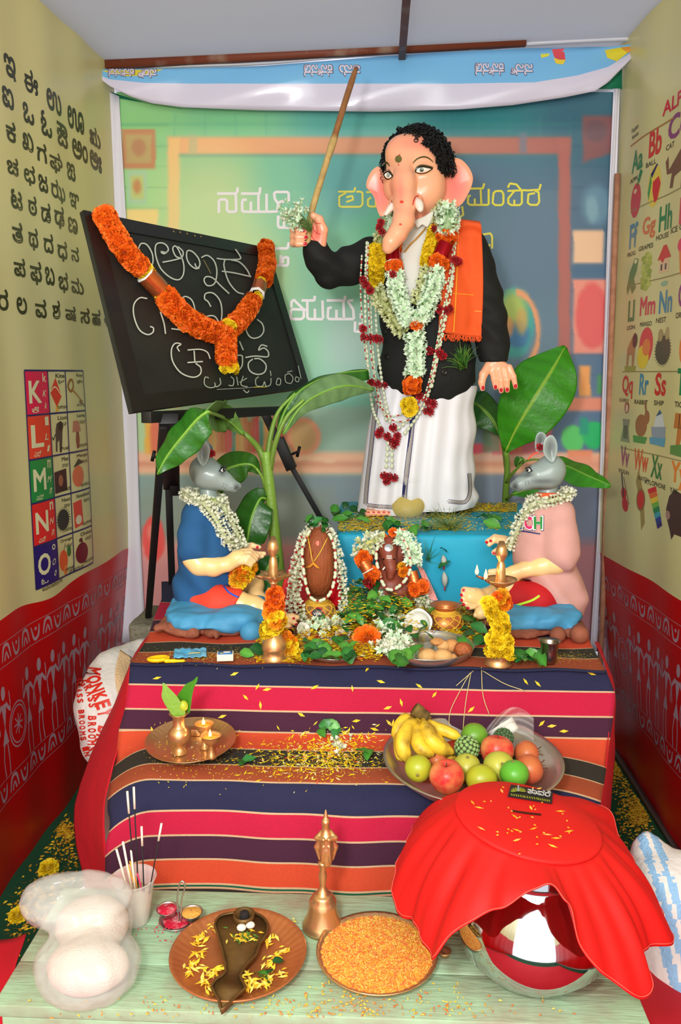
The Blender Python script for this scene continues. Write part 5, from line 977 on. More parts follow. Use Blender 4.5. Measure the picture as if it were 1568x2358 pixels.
g = gthing('yellow_pompon_garland', 'red and white beaded string ending in a yellow chrysanthemum pompon over the coat hem'); packed(g, gpath([(941, 930), (945, 945)], .045, sf), .033, BY, 'yellow_bloom', step=.015)
strand(g, gpath([(833, 590), (830, 660), (834, 740), (842, 820), (852, 880), (868, 925), (890, 955), (915, 957), (932, 948)], .025, sf), True); strand(g, gpath([(1046, 560), (1044, 640), (1030, 720), (1014, 800), (1000, 860), (985, 905), (965, 925), (952, 930)], .03, sf), True)
g = gthing('jasmine_bud_garland', 'long white jasmine bud strings with dark red roses hanging to the knees of the statue')
for L in ([(845, 560), (841, 660), (842, 760), (848, 850), (858, 940), (880, 990)], [(856, 650), (854, 720), (858, 800), (866, 880), (884, 950), (892, 975)], [(866, 680), (866, 740), (870, 800), (877, 860), (886, 920), (900, 980)], [(1040, 640), (1020, 720), (1006, 800), (995, 870), (980, 925), (950, 975), (925, 1005)], [(1030, 700), (1016, 780), (1002, 850), (992, 900)], [(1048, 560), (1042, 620), (1036, 680)], [(918, 985), (935, 972), (945, 960)]): strand(g, gpath(L, .025, sf), s=1.75)
for L in ([(893, 1020), (888, 1085)], [(902, 1020), (902, 1085)]): strand(g, gpath(L + [(L[1][0], L[1][1] + 1)], .03, sf), s=1.9)
for x, y in ((836, 645), (842, 655), (852, 668), (836, 757), (838, 777), (852, 779), (866, 780), (874, 782), (855, 882), (868, 884), (884, 888), (1010, 712), (1026, 716), (1035, 712), (990, 808), (1012, 812), (1020, 820), (966, 912), (985, 925), (998, 930), (982, 945), (990, 948), (875, 992), (872, 1000), (892, 1005), (905, 985), (900, 1015), (908, 1025), (915, 1005), (912, 1018), (884, 1096), (896, 1098), (908, 1100), (890, 1108), (1055, 602)):
    h = [hit(b_, x, y)[0] for b_ in sf]; h = [q[1] for q in h if q is not None]; rose(g, x, y, (min(h) if h else 2.92) - .032, 1.35)
g = gthing('red_white_bead_garland', 'thin red and white beaded string garland looping over the front of the statue')
strand(g, gpath([(848, 560), (846, 640), (850, 740), (856, 830), (868, 900), (885, 950), (905, 968), (930, 970), (950, 960), (972, 925), (990, 870), (1004, 800), (1018, 730), (1030, 660), (1040, 600), (1048, 500)], .038, sf), True)
# grass tuft tucked in the coat, flower bunch in the fist
GRM = M('grass_blade', None, rough=.5)
def blades(name, c, n, spread, L, lab, cat, col=((40, 110, 40), (120, 160, 60)), up=(0, -.3, 1), w_=.0012, parent=None, grav=.3, both=False):
    b = MB()
    for k in range(n):
        d = np.array(up, float) + rng.normal(size=3) * spread; d /= np.linalg.norm(d); d *= (-1 if both and k % 2 else 1); l = L * random.uniform(.5, 1.1); p = np.array([c + d * l * t + np.array([0, 0, -grav * l * t * t]) for t in (0, .35, .7, 1)]) + rng.normal(size=3) * L * .05
        t_ = random.random(); b.add(tube(p, [w_, w_, w_ * .7, w_ * .2], 3), col=np.array(col[0]) * (1 - t_) + np.array(col[1]) * t_)
    o = b.obj(name, GRM, parent); return tag(o, lab, cat, kind='stuff') if lab else tag(o, kind='stuff')
h = hit(bvc, 1064, 845)[0]
blades('grass_tuft', h + [0, -.02, .0], 90, .35, .10, 'tuft of green sacred grass tucked into the coat pocket of the statue', 'grass', up=(-.1, -.3, 1))
t = thing('flower_bunch', 'small bunch of pale white flowers and grass held in the raised fist of the statue', 'flowers', P(700, 505, 2.81))
for k in range(46): x, y = 676 + rng.normal() * 14, 497 + rng.normal() * 12; inst('floret', random.choice(FL + FLW), t, mw(P(x, y, 2.80 + rng.normal() * .012), fit((x - 690, -12, 500 - y + 4), random.random() * 6), random.uniform(1.1, 1.6)))
blades('grass', P(714, 528, 2.80), 60, .3, .085, None, None, up=(-.6, -.1, 1), parent=t, col=((60, 110, 40), (120, 140, 80)))
cr = [(190, 485), (617, 572), (712, 893), (304, 950)]; A = np.column_stack([ray(*c) * s_ for c, s_ in zip(cr, (1, -1, 1, -1))]); tt = np.linalg.svd(A)[2][-1]; tt = tt / tt[0]
K = np.array([ray(*c) * t_ for c, t_ in zip(cr, tt)]); K *= 3.37 / K[1, 1]; K += O3
BBc = [K[0], K[1], K[2], K[3]]; ux = K[1] - K[0]; uz = K[3] - K[0]; nb = np.cross(ux, uz); nb /= np.linalg.norm(nb); nb = -nb if nb @ (O3 - K[0]) < 0 else nb
bb = thing('blackboard', 'black chalkboard with chalk lettering, leaning on a black easel', 'blackboard', (K[2] + K[3]) / 2)
def slab(b, c4, n, t, col=(20, 20, 20)): v = [q for q in c4] + [q - n * t for q in c4]; b.add((v, [(0, 3, 2, 1), (4, 5, 6, 7), (0, 1, 5, 4), (1, 2, 6, 5), (2, 3, 7, 6), (3, 0, 4, 7)]), col=col)
UV = lambda u, v, o=0: K[0] + ux * u + uz * v + nb * o
SL = M('slate', (24, 26, 24), rough=.6, var=.35, vs=4, col2=(52, 58, 50)); FR = M('black_painted_wood', (17, 17, 17), rough=.45, var=.3, vs=20, col2=(40, 34, 28), contrast=.6)
b = MB(); slab(b, [UV(0, 0), UV(1, 0), UV(1, 1), UV(0, 1)], nb, .012); b.obj('board', SL, bb, smooth=False)
for a, c in (((0, 0), (1, .075)), ((0, .925), (1, 1)), ((0, .075), (.055, .925)), ((.95, .075), (1, .925))): b = MB(); slab(b, [UV(a[0], a[1], .004), UV(c[0], a[1], .004), UV(c[0], c[1], .004), UV(a[0], c[1], .004)], nb, .004); b.obj('frame_rail', FR, bb, smooth=False)
def mbd(px, py): r = ray(px, py); t_ = (nb @ (K[0] - O3)) / (nb @ r); return O3 + r * t_, nb
b = MB(); s7 = 530 / 1568.
def ck(L, w_=3.0, c_=(200, 208, 196)):
    for q in L: ribbon(b, mbd, zc(190, 470, s7, q), w_, c_, .006, sm=5)
ck([[(255, 235), (285, 230), (312, 250), (310, 290), (290, 300)], [(370, 310), (390, 275), (430, 285), (465, 345), (468, 410), (440, 460), (425, 480)], [(370, 310), (370, 370), (385, 400), (410, 385), (402, 362)],
 [(572, 320), (560, 335), (525, 330), (545, 345), (575, 320), (560, 285), (525, 270), (490, 285), (488, 350), (520, 440), (580, 500), (640, 522), (675, 490), (680, 420), (655, 340), (625, 292), (605, 310), (625, 360), (665, 370), (675, 330), (640, 295)], [(535, 402), (600, 390), (670, 372)],
 [(755, 410), (770, 440), (790, 420), (780, 375), (740, 330), (705, 325), (700, 370), (720, 415), (760, 445), (788, 440)], [(800, 370), (840, 355), (885, 390), (905, 450), (900, 520), (880, 555), (840, 560), (818, 525), (835, 500), (880, 510), (930, 560), (990, 615)],
 [(905, 375), (960, 382), (1060, 380), (1062, 355), (1032, 312)], [(960, 385), (955, 430), (985, 530), (1040, 600), (1090, 618)], [(1000, 385), (1060, 400), (1110, 450), (1135, 500)], [(940, 462), (1030, 475), (1140, 500)],
 [(430, 650), (380, 645), (340, 690), (340, 770), (375, 860), (430, 895), (468, 880), (472, 850), (450, 840)], [(520, 740), (545, 820), (555, 890)], [(595, 855), (660, 862)], [(690, 690), (665, 690), (655, 660), (690, 635), (735, 660), (755, 720), (758, 780)], [(820, 800), (840, 770), (890, 770), (925, 820)], [(865, 705), (845, 670), (822, 650), (830, 615), (880, 612), (925, 660), (940, 730), (935, 810)],
 [(1110, 760), (1105, 860), (1140, 915), (1195, 910), (1225, 870), (1215, 820), (1180, 790)], [(1200, 690), (1190, 740), (1165, 760)],
 [(650, 1010), (635, 980), (660, 960), (620, 955), (595, 1000), (605, 1080), (660, 1155), (740, 1185), (790, 1165), (795, 1120), (760, 1090)], [(705, 1000), (790, 995), (840, 1015), (860, 1060)], [(750, 1005), (755, 1080)], [(705, 1085), (810, 1078)],
 [(1000, 1040), (1070, 1035), (1080, 1060), (1075, 1110), (1045, 1140), (1010, 1120), (1000, 1070)], [(1060, 940), (1085, 1000)], [(1100, 1050), (1170, 1040), (1250, 1045), (1255, 1010), (1225, 985), (1190, 1000), (1210, 965), (1250, 975)], [(1150, 1060), (1120, 1090), (1130, 1140), (1180, 1165), (1230, 1150), (1240, 1100), (1200, 1060), (1160, 1058)]])
ck([[(850, 1190), (825, 1185), (820, 1230), (850, 1255), (890, 1250), (890, 1220), (900, 1250), (930, 1230), (925, 1190)], [(1000, 1180), (1020, 1200), (1015, 1240), (985, 1240)], [(1040, 1180), (1050, 1240)], [(1060, 1220), (1110, 1190)], [(1085, 1175), (1070, 1235), (1115, 1250)], [(1085, 1270), (1110, 1290), (1125, 1275)], [(1190, 1180), (1170, 1200), (1175, 1240), (1215, 1245), (1230, 1215), (1240, 1245), (1270, 1235), (1275, 1190)], [(1270, 1140), (1275, 1175)], [(1320, 1190), (1340, 1200), (1335, 1235), (1310, 1230), (1320, 1190)],
 [(1370, 1170), (1375, 1215), (1410, 1225), (1425, 1190), (1400, 1160), (1370, 1170)], [(1385, 1150), (1420, 1140)], [(1445, 1180), (1465, 1190), (1460, 1215), (1440, 1205), (1445, 1180)], [(1460, 1105), (1480, 1195)]], 2.2, (170, 184, 168))
ck([[(905, 1268), (1090, 1258), (1160, 1252)]], .8); tag(b.obj('chalk_writing', M('chalk', None, rough=.95), bb), kind=None)
b = MB(); ck([[(1160, 1252), (1245, 1250)]], 1.6, (220, 200, 60)); ck([[(815, 385), (840, 430), (865, 480)]], 1.2, (170, 150, 90)); tag(b.obj('yellow_chalk_marks', MATS['chalk'], bb), kind='stuff')
for x, y in ((397, 535), (412, 537), (428, 540), (446, 545), (460, 547)): p_, n_ = mbd(x, y); b = MB(); b.add(lathe([(.0001, 0), (.0035, .0), (.0035, .002), (.0001, .0025)], 10, p_ + nb * .0045, R=np.array(fit(nb, 0)))); b.obj('brass_pin', M('pin_brass', (170, 140, 90), rough=.4, metal=.6), bb)
ea = thing('easel', 'black metal tripod easel holding the chalkboard, one foot on a concrete block', 'easel', P(400, 1425, 2.78))
EM = M('black_metal', (13, 14, 15), rough=.55)
def bar(nm, a, c, wx, wy, par, mat=EM):
    a, c = np.array(a), np.array(c); d = c - a; l = np.linalg.norm(d); R = np.array(fit(d / l, 0)); b = MB(); b.add(rbox((a + c) / 2, (wx, wy, l), .0015, R=R)); return b.obj(nm, mat, par)
yb2 = 3.03
Yl, Yr = K[3][1], K[2][1]; tr = bar('tray_bar', P(336, 961, Yl + .01), P(692, 943, Yr), .030, .03, ea)
for x, y in ((358, 960), (382, 958), (406, 957), (610, 948), (625, 947), (639, 946)): q = P(x, y, Yl - .005 + (x - 336) / 356 * (Yr - Yl - .01)); b = MB(); b.add(ball(q, (.0055, .004, .0055), 10, 6)); b.obj('bolt', M('bolt_steel', (160, 156, 146), rough=.35, metal=.7), ea)
bar('leg_sleeve', P(388, 964, Yl + .06), P(394, 1118, 2.74), .052, .03, ea); bar('clamp', P(401, 1070, 2.70), P(402, 1138, 2.72), .032, .035, ea)
bar('leg', P(384, 1000, 2.70), P(399, 1424, 2.86), .024, .02, ea); bar('leg', P(376, 980, Yl + .06), P(341, 1424, 2.82), .021, .02, ea)
bar('leg_sleeve', P(608, 948, Yr - .02), P(655, 1048, Yr), .034, .03, ea); bar('clamp', P(641, 1010, Yr), P(672, 1080, Yr), .046, .04, ea); bar('leg', P(640, 1020, Yr), P(740, 1196, Yr + .02), .02, .02, ea)
for x, y in ((352, 1050), (686, 1040)):
    b = MB(); yk = 2.66 if x < 500 else Yr; q = P(x, y, yk); b.add(tube([P(x - 14 if x > 500 else x + 14, y + 6, yk), q], .005, 8)); b.add(tube([P(x + 4, y - 12, yk), P(x - 2, y + 12, yk)], .006, 8)); b.obj('wing_knob', EM, ea)
CON = M('rough_concrete', (136, 132, 112), rough=.95, bump=2, bs=90, var=.6, vs=30, col2=(100, 98, 84))
s = SDF((-1.05, 2.66, -.01), (-.68, 3.02, .76), .012); X, Y, Z = s.allg(); x0_, x1_ = P(297, 1430, 2.75)[0], P(420, 1430, 2.75)[0]; zt_ = P(340, 1425, 2.80)[2]
d = np.maximum(np.maximum(np.abs(X - (x0_ + x1_) / 2) - (x1_ - x0_) / 2, np.abs(Y - 2.85) - .13), np.abs(Z - zt_ / 2) - zt_ / 2); s.F = (d + .004 * fbm(np.stack([X, Y, Z], -1).reshape(-1, 3), 40, 8).reshape(d.shape)).astype(np.float32); b = MB(); b.add(s.mesh(1)); tag(b.obj('concrete_block', CON), 'rough grey concrete block behind the printed sack, carrying the easel foot', 'block')
g = thing('marigold_garland', 'orange marigold garland with copper foil bands draped in a Y over the chalkboard', 'garland', mbd(500, 860)[0] + nb * .03)
def bpath(L, off): return resample(np.array([mbd(*q)[0] + nb * off for q in spl(L, 6)]), .01)
packed(g, bpath([(222, 508), (245, 550), (275, 595), (300, 622)], .03), .036, BO, step=.016, ring=6); packed(g, bpath([(312, 630), (320, 638)], .028), .03, BY, 'yellow_bloom', step=.012); a, c = mbd(318, 642)[0] + nb * .028, mbd(352, 678)[0] + nb * .028; foil(g, a, c, .030, FOILC, 0); packed(g, bpath([(352, 680), (358, 686)], .028), .027, BY, 'yellow_bloom', step=.012)
packed(g, bpath([(364, 696), (400, 735), (440, 760), (480, 776)], .03), .039, BO, step=.016, ring=6); packed(g, bpath([(599, 578), (600, 620), (592, 656)], .03), .036, BO, step=.016, ring=6); packed(g, bpath([(584, 660), (586, 664)], .028), .026, BY, 'yellow_bloom', step=.012); a, c = mbd(584, 664)[0] + nb * .028, mbd(577, 686)[0] + nb * .028; foil(g, a, c, .029, FOILC); packed(g, bpath([(574, 692), (576, 696)], .028), .026, BY, 'yellow_bloom', step=.012)
packed(g, bpath([(566, 704), (545, 735), (520, 760), (500, 772)], .03), .037, BO, step=.016, ring=6); packed(g, bpath([(500, 766), (501, 770)], .05), .026, BY, 'yellow_bloom', step=.012); packed(g, bpath([(500, 785), (502, 815), (500, 845)], .035), .037, BO, step=.016, ring=6); packed(g, bpath([(508, 856), (509, 860)], .035), .034, BY, 'yellow_bloom', step=.012)
b = MB(); b.add(tube([mbd(205, 492)[0] + nb * .01, mbd(214, 502)[0] + nb * .02], .001, 4)); b.obj('thread', CARD, g)
BL_ = M('banana_leaf', None, rough=.35, bump=.6, bs=50, wave=(1, 1, 1), translucent=.06)
def leaf(b, mid, wd, n0=(0, -1, .2), fold=.35, col=(44, 116, 30), col2=(120, 170, 60), wav=.006, nu=10, rib=True, tear=0, sym=(1, 1)):
    p = spl(np.array([P(*q) for q in mid]), 6); n = len(p); T = np.gradient(p, axis=0); T /= np.linalg.norm(T, axis=1)[:, None]; t = np.linspace(0, 1, n); w_ = np.interp(t, np.linspace(0, 1, len(wd)), wd) if len(wd) > 2 else np.sin(t * PI) ** .6 * wd[0]
    w_ = spl(np.column_stack([np.linspace(0, 1, len(wd)), wd]), 12); w_ = np.interp(t, w_[:, 0], w_[:, 1]) * mpp(mid[0][0], mid[0][1], mid[0][2])
    V = []; Cc = []; n0 = np.array(n0, float)
    for i in range(n):
        N = n0 - T[i] * (n0 @ T[i]); N /= np.linalg.norm(N); S = np.cross(T[i], N)
        for k in range(-nu, nu + 1):
            u = k / nu; a = abs(u); ww = w_[i] * (sym[0] if u < 0 else sym[1]); V.append(p[i] + S * u * ww * math.cos(fold * a) - N * (a * ww * math.sin(fold)) + N * wav * math.sin(i * .9 + (2 if u > 0 else 0)) * a); r = .5 + .5 * math.sin(i * 2.2 + a * 2); cc = np.array(col, float) * (.93 + .12 * r); Cc.append(np.array(col2, float) if k == 0 else cc)
    m = 2 * nu + 1; b.add((V, [(i * m + j, i * m + j + 1, (i + 1) * m + j + 1, (i + 1) * m + j) for i in range(n - 1) for j in range(m - 1)]), col=np.array(Cc))
    if rib: b.add(tube(p - 0 * p, np.linspace(.004, .001, n), 6), col=col2)
def bplant(name, lab, loc, parts, stems):
    t = thing(name, lab, 'plant', loc)
    for L, r0, r1 in stems:
        b = MB(); p = spl([P(*q) for q in L], 6); k = np.linspace(0, 1, len(p))[:, None]; b.add(tube(p, np.linspace(r0, r1, len(p)), 10), col=np.repeat(np.array((96, 122, 40.)) * (1 - k) + np.array((132, 176, 70.)) * k, 10, 0)); b.obj('stem', BL_, t)
    for a in parts: b = MB(); leaf(b, *a[0], **a[1]); solid(b.obj('leaf', BL_, t), .0012)
    return t
Yp = 2.62; LY = min(2.56, K[3][1] - .03)
bplant('banana_plant', 'young banana plant with arching leaves standing behind the mouse in blue', P(640, 1300, Yp), [
 (([(478, 948, LY), (455, 965, LY), (420, 1005, LY), (385, 1050, LY), (362, 1092, LY)], [8, 44, 48, 36, 4]), dict(n0=(.3, -1, .9), fold=.5, sym=(1.0, 1.15), col=(40, 104, 26))),
 (([(560, 1000, 2.60), (530, 972, 2.58), (500, 958, 2.56), (470, 950, LY)], [4, 26, 40, 30]), dict(n0=(0, -1, .1), fold=.5, col=(96, 140, 66))),
 (([(640, 990, 2.64), (662, 935, 2.66), (700, 893, 2.68), (770, 862, 2.72), (848, 852, 2.78)], [4, 24, 34, 30, 20]), dict(n0=(0, -.8, .8), fold=.7, col=(40, 100, 30))),
 (([(652, 1000, 2.62), (690, 940, 2.62), (740, 905, 2.64), (800, 888, 2.66), (862, 898, 2.72)], [4, 20, 34, 34, 5]), dict(n0=(.1, -1, .1), fold=.5, col=(100, 136, 86))),
 (([(600, 1090, 2.62), (578, 1070, 2.6), (545, 1072, 2.6), (512, 1090, 2.6), (505, 1140, 2.62)], [4, 26, 40, 36, 4]), dict(n0=(0, -1, .3), fold=.4, col=(46, 96, 26))),
 (([(612, 1148, 2.60), (598, 1150, 2.58), (580, 1190, 2.56), (570, 1240, 2.55), (566, 1268, 2.55)], [6, 34, 46, 40, 6]), dict(n0=(-.2, -1, .1), fold=.25, col=(30, 84, 18))),
 (([(640, 1280, 2.60), (620, 1300, 2.56), (605, 1340, 2.55), (600, 1378, 2.55)], [4, 26, 28, 18]), dict(n0=(0, -1, .1), fold=.3, col=(40, 100, 36)))],
 [([(648, 1392, Yp), (640, 1300, Yp), (628, 1190, Yp), (616, 1080, Yp), (612, 1040, Yp)], .022, .016), ([(616, 1100, Yp), (600, 1040, Yp), (565, 1000, Yp + .02), (520, 965, 2.58), (478, 948, LY)], .013, .004), ([(614, 1080, Yp), (622, 1010, 2.63), (640, 950, 2.65), (680, 905, 2.67)], .011, .004), ([(620, 1090, Yp), (634, 1020, 2.61), (660, 960, 2.61), (700, 920, 2.62)], .011, .004), ([(612, 1130, Yp), (604, 1100, 2.61), (590, 1078, 2.6)], .006, .004)])
Yq = 3.36
bplant('banana_plant', 'young banana plant with one broad upright leaf behind the mouse in pink', P(1164, 1160, Yq), [
 (([(1164, 1040, 3.2), (1190, 985, 3.16), (1232, 915, 3.14), (1272, 850, 3.16), (1302, 797, 3.2)], [5, 56, 76, 64, 5]), dict(n0=(-.2, -1, .2), fold=.2, col=(54, 136, 20), col2=(150, 190, 60), nu=14)),
 (([(1150, 1000, 3.3), (1135, 965, 3.3), (1105, 935, 3.32), (1080, 925, 3.34)], [6, 36, 46, 40]), dict(n0=(.3, -1, .3), fold=.3, col=(46, 104, 36))),
 (([(1270, 1062, 3.1), (1310, 1075, 3.06), (1360, 1098, 3.0), (1407, 1118, 2.98)], [26, 36, 30, 4]), dict(n0=(0, -.8, .8), fold=.3, col=(54, 136, 24))),
 (([(1180, 1138, 3.2), (1220, 1125, 3.16), (1270, 1100, 3.12), (1300, 1080, 3.1)], [4, 20, 22, 6]), dict(n0=(0, -1, .4), fold=.3, col=(60, 130, 40))),
 (([(1190, 1075, 3.25), (1196, 1062, 3.2), (1206, 1055, 3.2)], [4, 12, 3]), dict(n0=(0, -1, .3), fold=.3, col=(60, 110, 40)))],
 [([(1166, 1260, Yq), (1164, 1150, Yq - .02), (1168, 1080, 3.28), (1166, 1040, 3.22)], .016, .010), ([(1167, 1090, 3.3), (1155, 1010, 3.3), (1130, 965, 3.3), (1100, 932, 3.32)], .009, .003), ([(1166, 1110, 3.3), (1185, 1085, 3.25), (1215, 1060, 3.2), (1270, 1060, 3.1)], .007, .003), ([(1166, 1150, 3.32), (1185, 1135, 3.25), (1215, 1122, 3.18)], .006, .003)])
# ================================================================ THE TWO MOUSE FIGURES
GREY = (142, 158, 156)
def bounds(Ls, pad_=.03):
    p = np.array([P(*q[:3]) for L in Ls for q in L]); r = max(q[3] for L in Ls for q in L); return p.min(0) - r - pad_, p.max(0) + r + pad_
def mouse(lab, sgn, Y0, head, ears, flower, arms, legs, trunk, shirt_mat, shirt, sleeve, shorts_mat, shorts, shortcol, collar, nails, toe, extra=None, fingers=(), sn=None, hem=None):
    t = thing('mouse_figure', lab, 'statue', P(trunk[-1][0], trunk[-1][1] + 40, Y0) * [1, 1, 0] + [0, 0, ZT])
    lo, hi = bounds([head]); s = SDF(lo, hi, .0034); chain(s, head, .022)
    s.ell(P(head[0][0], head[0][1] + 1, head[0][2]), (.038, .044, .042), k=.02); ex, ey = sn['eye']; hvf = s.mesh(1)
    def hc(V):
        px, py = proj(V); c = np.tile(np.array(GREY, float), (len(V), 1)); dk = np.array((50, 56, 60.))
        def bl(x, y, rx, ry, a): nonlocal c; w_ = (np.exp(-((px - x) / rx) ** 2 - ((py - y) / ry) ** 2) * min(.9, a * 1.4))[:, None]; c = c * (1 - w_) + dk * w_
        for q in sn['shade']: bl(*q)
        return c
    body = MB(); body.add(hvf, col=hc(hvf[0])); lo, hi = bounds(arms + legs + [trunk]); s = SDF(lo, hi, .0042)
    chain(s, trunk, .03)
    for L in legs + arms: chain(s, L, .012)
    bvf_ = s.mesh(1); V = bvf_[0]; px, py = proj(V); w_ = (.5 + .5 * np.tanh(fbm(V, 18, 5, 1) * 2))[:, None] * .45; bc = np.array((248, 210, 148.)) * (1 - w_) + np.array((246, 170, 76.)) * w_; gm = ((py < trunk[1][1] + 6) & (np.abs(px - trunk[1][0]) < 40))[:, None]; bc = np.where(gm, np.array(GREY, float), bc); body.add(bvf_, col=bc)
    fv = []
    for L in fingers: lo, hi = bounds(L, .015); s = SDF(lo, hi, .0022); [chain(s, q, .003) for q in L]; m_ = s.mesh(1); fv.append(m_); body.add(m_, col=(246, 206, 152))
    body.obj('body', SKIN, t); bh = bvh_of(hvf); bf = bvh_of(bvf_, *fv)
    for L, Ye, cup, th in ears:
        v, f = pad(L, Ye, th, cup); v = np.array(v); px, py = proj(v); c = np.array(L).mean(0); r = np.hypot((px - c[0]) / 11, (py - c[1]) / 22); w_ = (np.clip(1.1 - r, 0, 1) * .65)[:, None]; b = MB(); b.add((v, f), col=np.array(GREY, float) * (1 - w_) + np.array((60, 66, 70.)) * w_); b.obj('ear', SKIN, t)
    e = thing('eye', None, None, hit(bh, ex, ey)[0] - np.array(t.location)); e.parent = t; mh2 = lambda x, y: hit(bh, x, y, Y0 - .05); k = sn['f']
    b = MB(); poly(b, mh2, [(ex - 7 * k, ey + 1), (ex - 3 * k, ey - 4), (ex + 3 * k, ey - 4.5), (ex + 7 * k, ey - 1), (ex + 2 * k, ey + 4), (ex - 4 * k, ey + 3.5)], (236, 236, 232), .0018); b.obj('eye_white', NAIL, e)
    b = MB(); disc(b, mh2, (ex + k, ey - .3), (3.2, 4), (24, 22, 22), .0022); disc(b, mh2, (ex + k + 1, ey - 1.6), 1, (240, 240, 240), .0026, rings=1); b.obj('iris', NAIL, e)
    b = MB(); ribbon(b, mh2, [(ex - 10 * k, ey + 3), (ex - 4 * k, ey - 5), (ex + 3 * k, ey - 6), (ex + 8 * k, ey - 2)], 2.4, (20, 22, 24), .002); ribbon(b, mh2, [(ex - 8 * k, ey + 2), (ex - 3 * k, ey + 5), (ex + 6 * k, ey + 1)], 1.2, (30, 30, 32), .002)
    for i in range(7): x = ex - 6 * k + 2.4 * i * k; ribbon(b, mh2, [(x, ey - 6 + abs(i - 3) * .6), (x - 1, ey - 11 + abs(i - 3) * .8)], .9, (20, 22, 24), .002, sm=0); disc(b, mh2, (x, ey - 14 + abs(i - 3) * .9), .8, (30, 34, 36), .001, n=6, rings=1)
    tag(b.obj('eyeliner', NAIL, e), kind='stuff')
    b = MB()
    for L in sn['lines']: ribbon(b, mh2, L, 1.5, (24, 26, 28), .001, taper=True)
    if b.n: tag(b.obj('whisker_marks', NAIL, t), kind='stuff')
    if sn.get('stripe'): b = MB(); ribbon(b, mh2, sn['stripe'], 3, (216, 60, 24), .0012); b.obj('vermilion_stripe', NAIL, t)
    b = MB()
    for x, y, r in nails: nail(b, bf, x, y, r)
    if b.n: tag(b.obj('nail', NAIL, t), kind='stuff')
    # shirt and shorts
    s = SDF(*bounds([q for q in shirt + sleeve]), .0048)
    for L in shirt: chain(s, L, .03)
    for L in sleeve: chain(s, L, .014)
    X, Y, Z = s.allg(); fl = np.stack([X, Y, Z], -1).reshape(-1, 3); px, py = proj(fl)
    s.F += ((.003 * fbm(fl, 30, 21, 3) + .006 * np.sin(fl[:, 0] * 60 + fl[:, 2] * 50 + 2 * fbm(fl, 16, 2, 1)) * np.clip((py - 1230) / 120, 0, 1))).reshape(s.F.shape).astype(np.float32)
    px = px.reshape(s.F.shape); py = py.reshape(s.F.shape); pts = fl.reshape(*s.F.shape, 3)
    for fn in hem: s.F = np.maximum(s.F, fn(px, py, Y).astype(np.float32))
    sv_ = s.mesh(1); b = MB(); b.add(sv_); sh = b.obj('shirt', shirt_mat, t); bsh = bvh_of(sv_)
    s = SDF(*bounds(shorts), .0045); [chain(s, L, .015) for L in shorts]; X, Y, Z = s.allg(); fl = np.stack([X, Y, Z], -1).reshape(-1, 3); s.F += (.002 * fbm(fl, 40, 9, 2)).reshape(s.F.shape).astype(np.float32)
    px, py = proj(fl); px = px.reshape(s.F.shape); py = py.reshape(s.F.shape); s.F = np.maximum(s.F, shortcol['cut'](px, py).astype(np.float32)); so_ = s.mesh(1); b = MB(); b.add(so_); so = b.obj('shorts', shorts_mat, t); bso = bvh_of(so_)
    b = MB(); ribbon(b, lambda x, y: hit(bso, x, y, Y0), shortcol['line'], shortcol['w'], shortcol['c'], .0015); b.obj('shorts_piping', PRINT, t)
    for c_, col, r in collar: b = MB(); cc = P(*c_); a = np.linspace(0, 2 * PI, 25); ring = np.column_stack([np.cos(a) * r, np.sin(a) * r * .9, np.sin(a) * -.004]) + cc; b.add(tube(ring, .007, 8)); b.obj('collar_band', col, t)
    for x, y, Yf in flower: inst('red_flower', BR[0], t, mw(P(x, y, Yf), fit((.3, -1, .3), 0), 1.1))
    return t, bsh
Y1 = 2.42
BS = M('blue_tshirt', (30, 84, 134), rough=.85, bump=.2, bs=500); PS = M('pink_tshirt', (206, 156, 148), rough=.85, bump=.2, bs=500); OS = M('coral_shorts', (232, 66, 44), rough=.7); RS_ = M('red_shorts', (186, 14, 26), rough=.7)
YG = M('lime_band', (196, 240, 60), rough=.7); ORB = M('orange_band', (230, 90, 40), rough=.7)
def lcut(a, c, s=.0013):  # keeps what lies left of the directed line a -> c
    d = np.array(c, float) - a; d /= np.linalg.norm(d); return lambda px, py: ((px - a[0]) * -d[1] + (py - a[1]) * d[0]) * -s
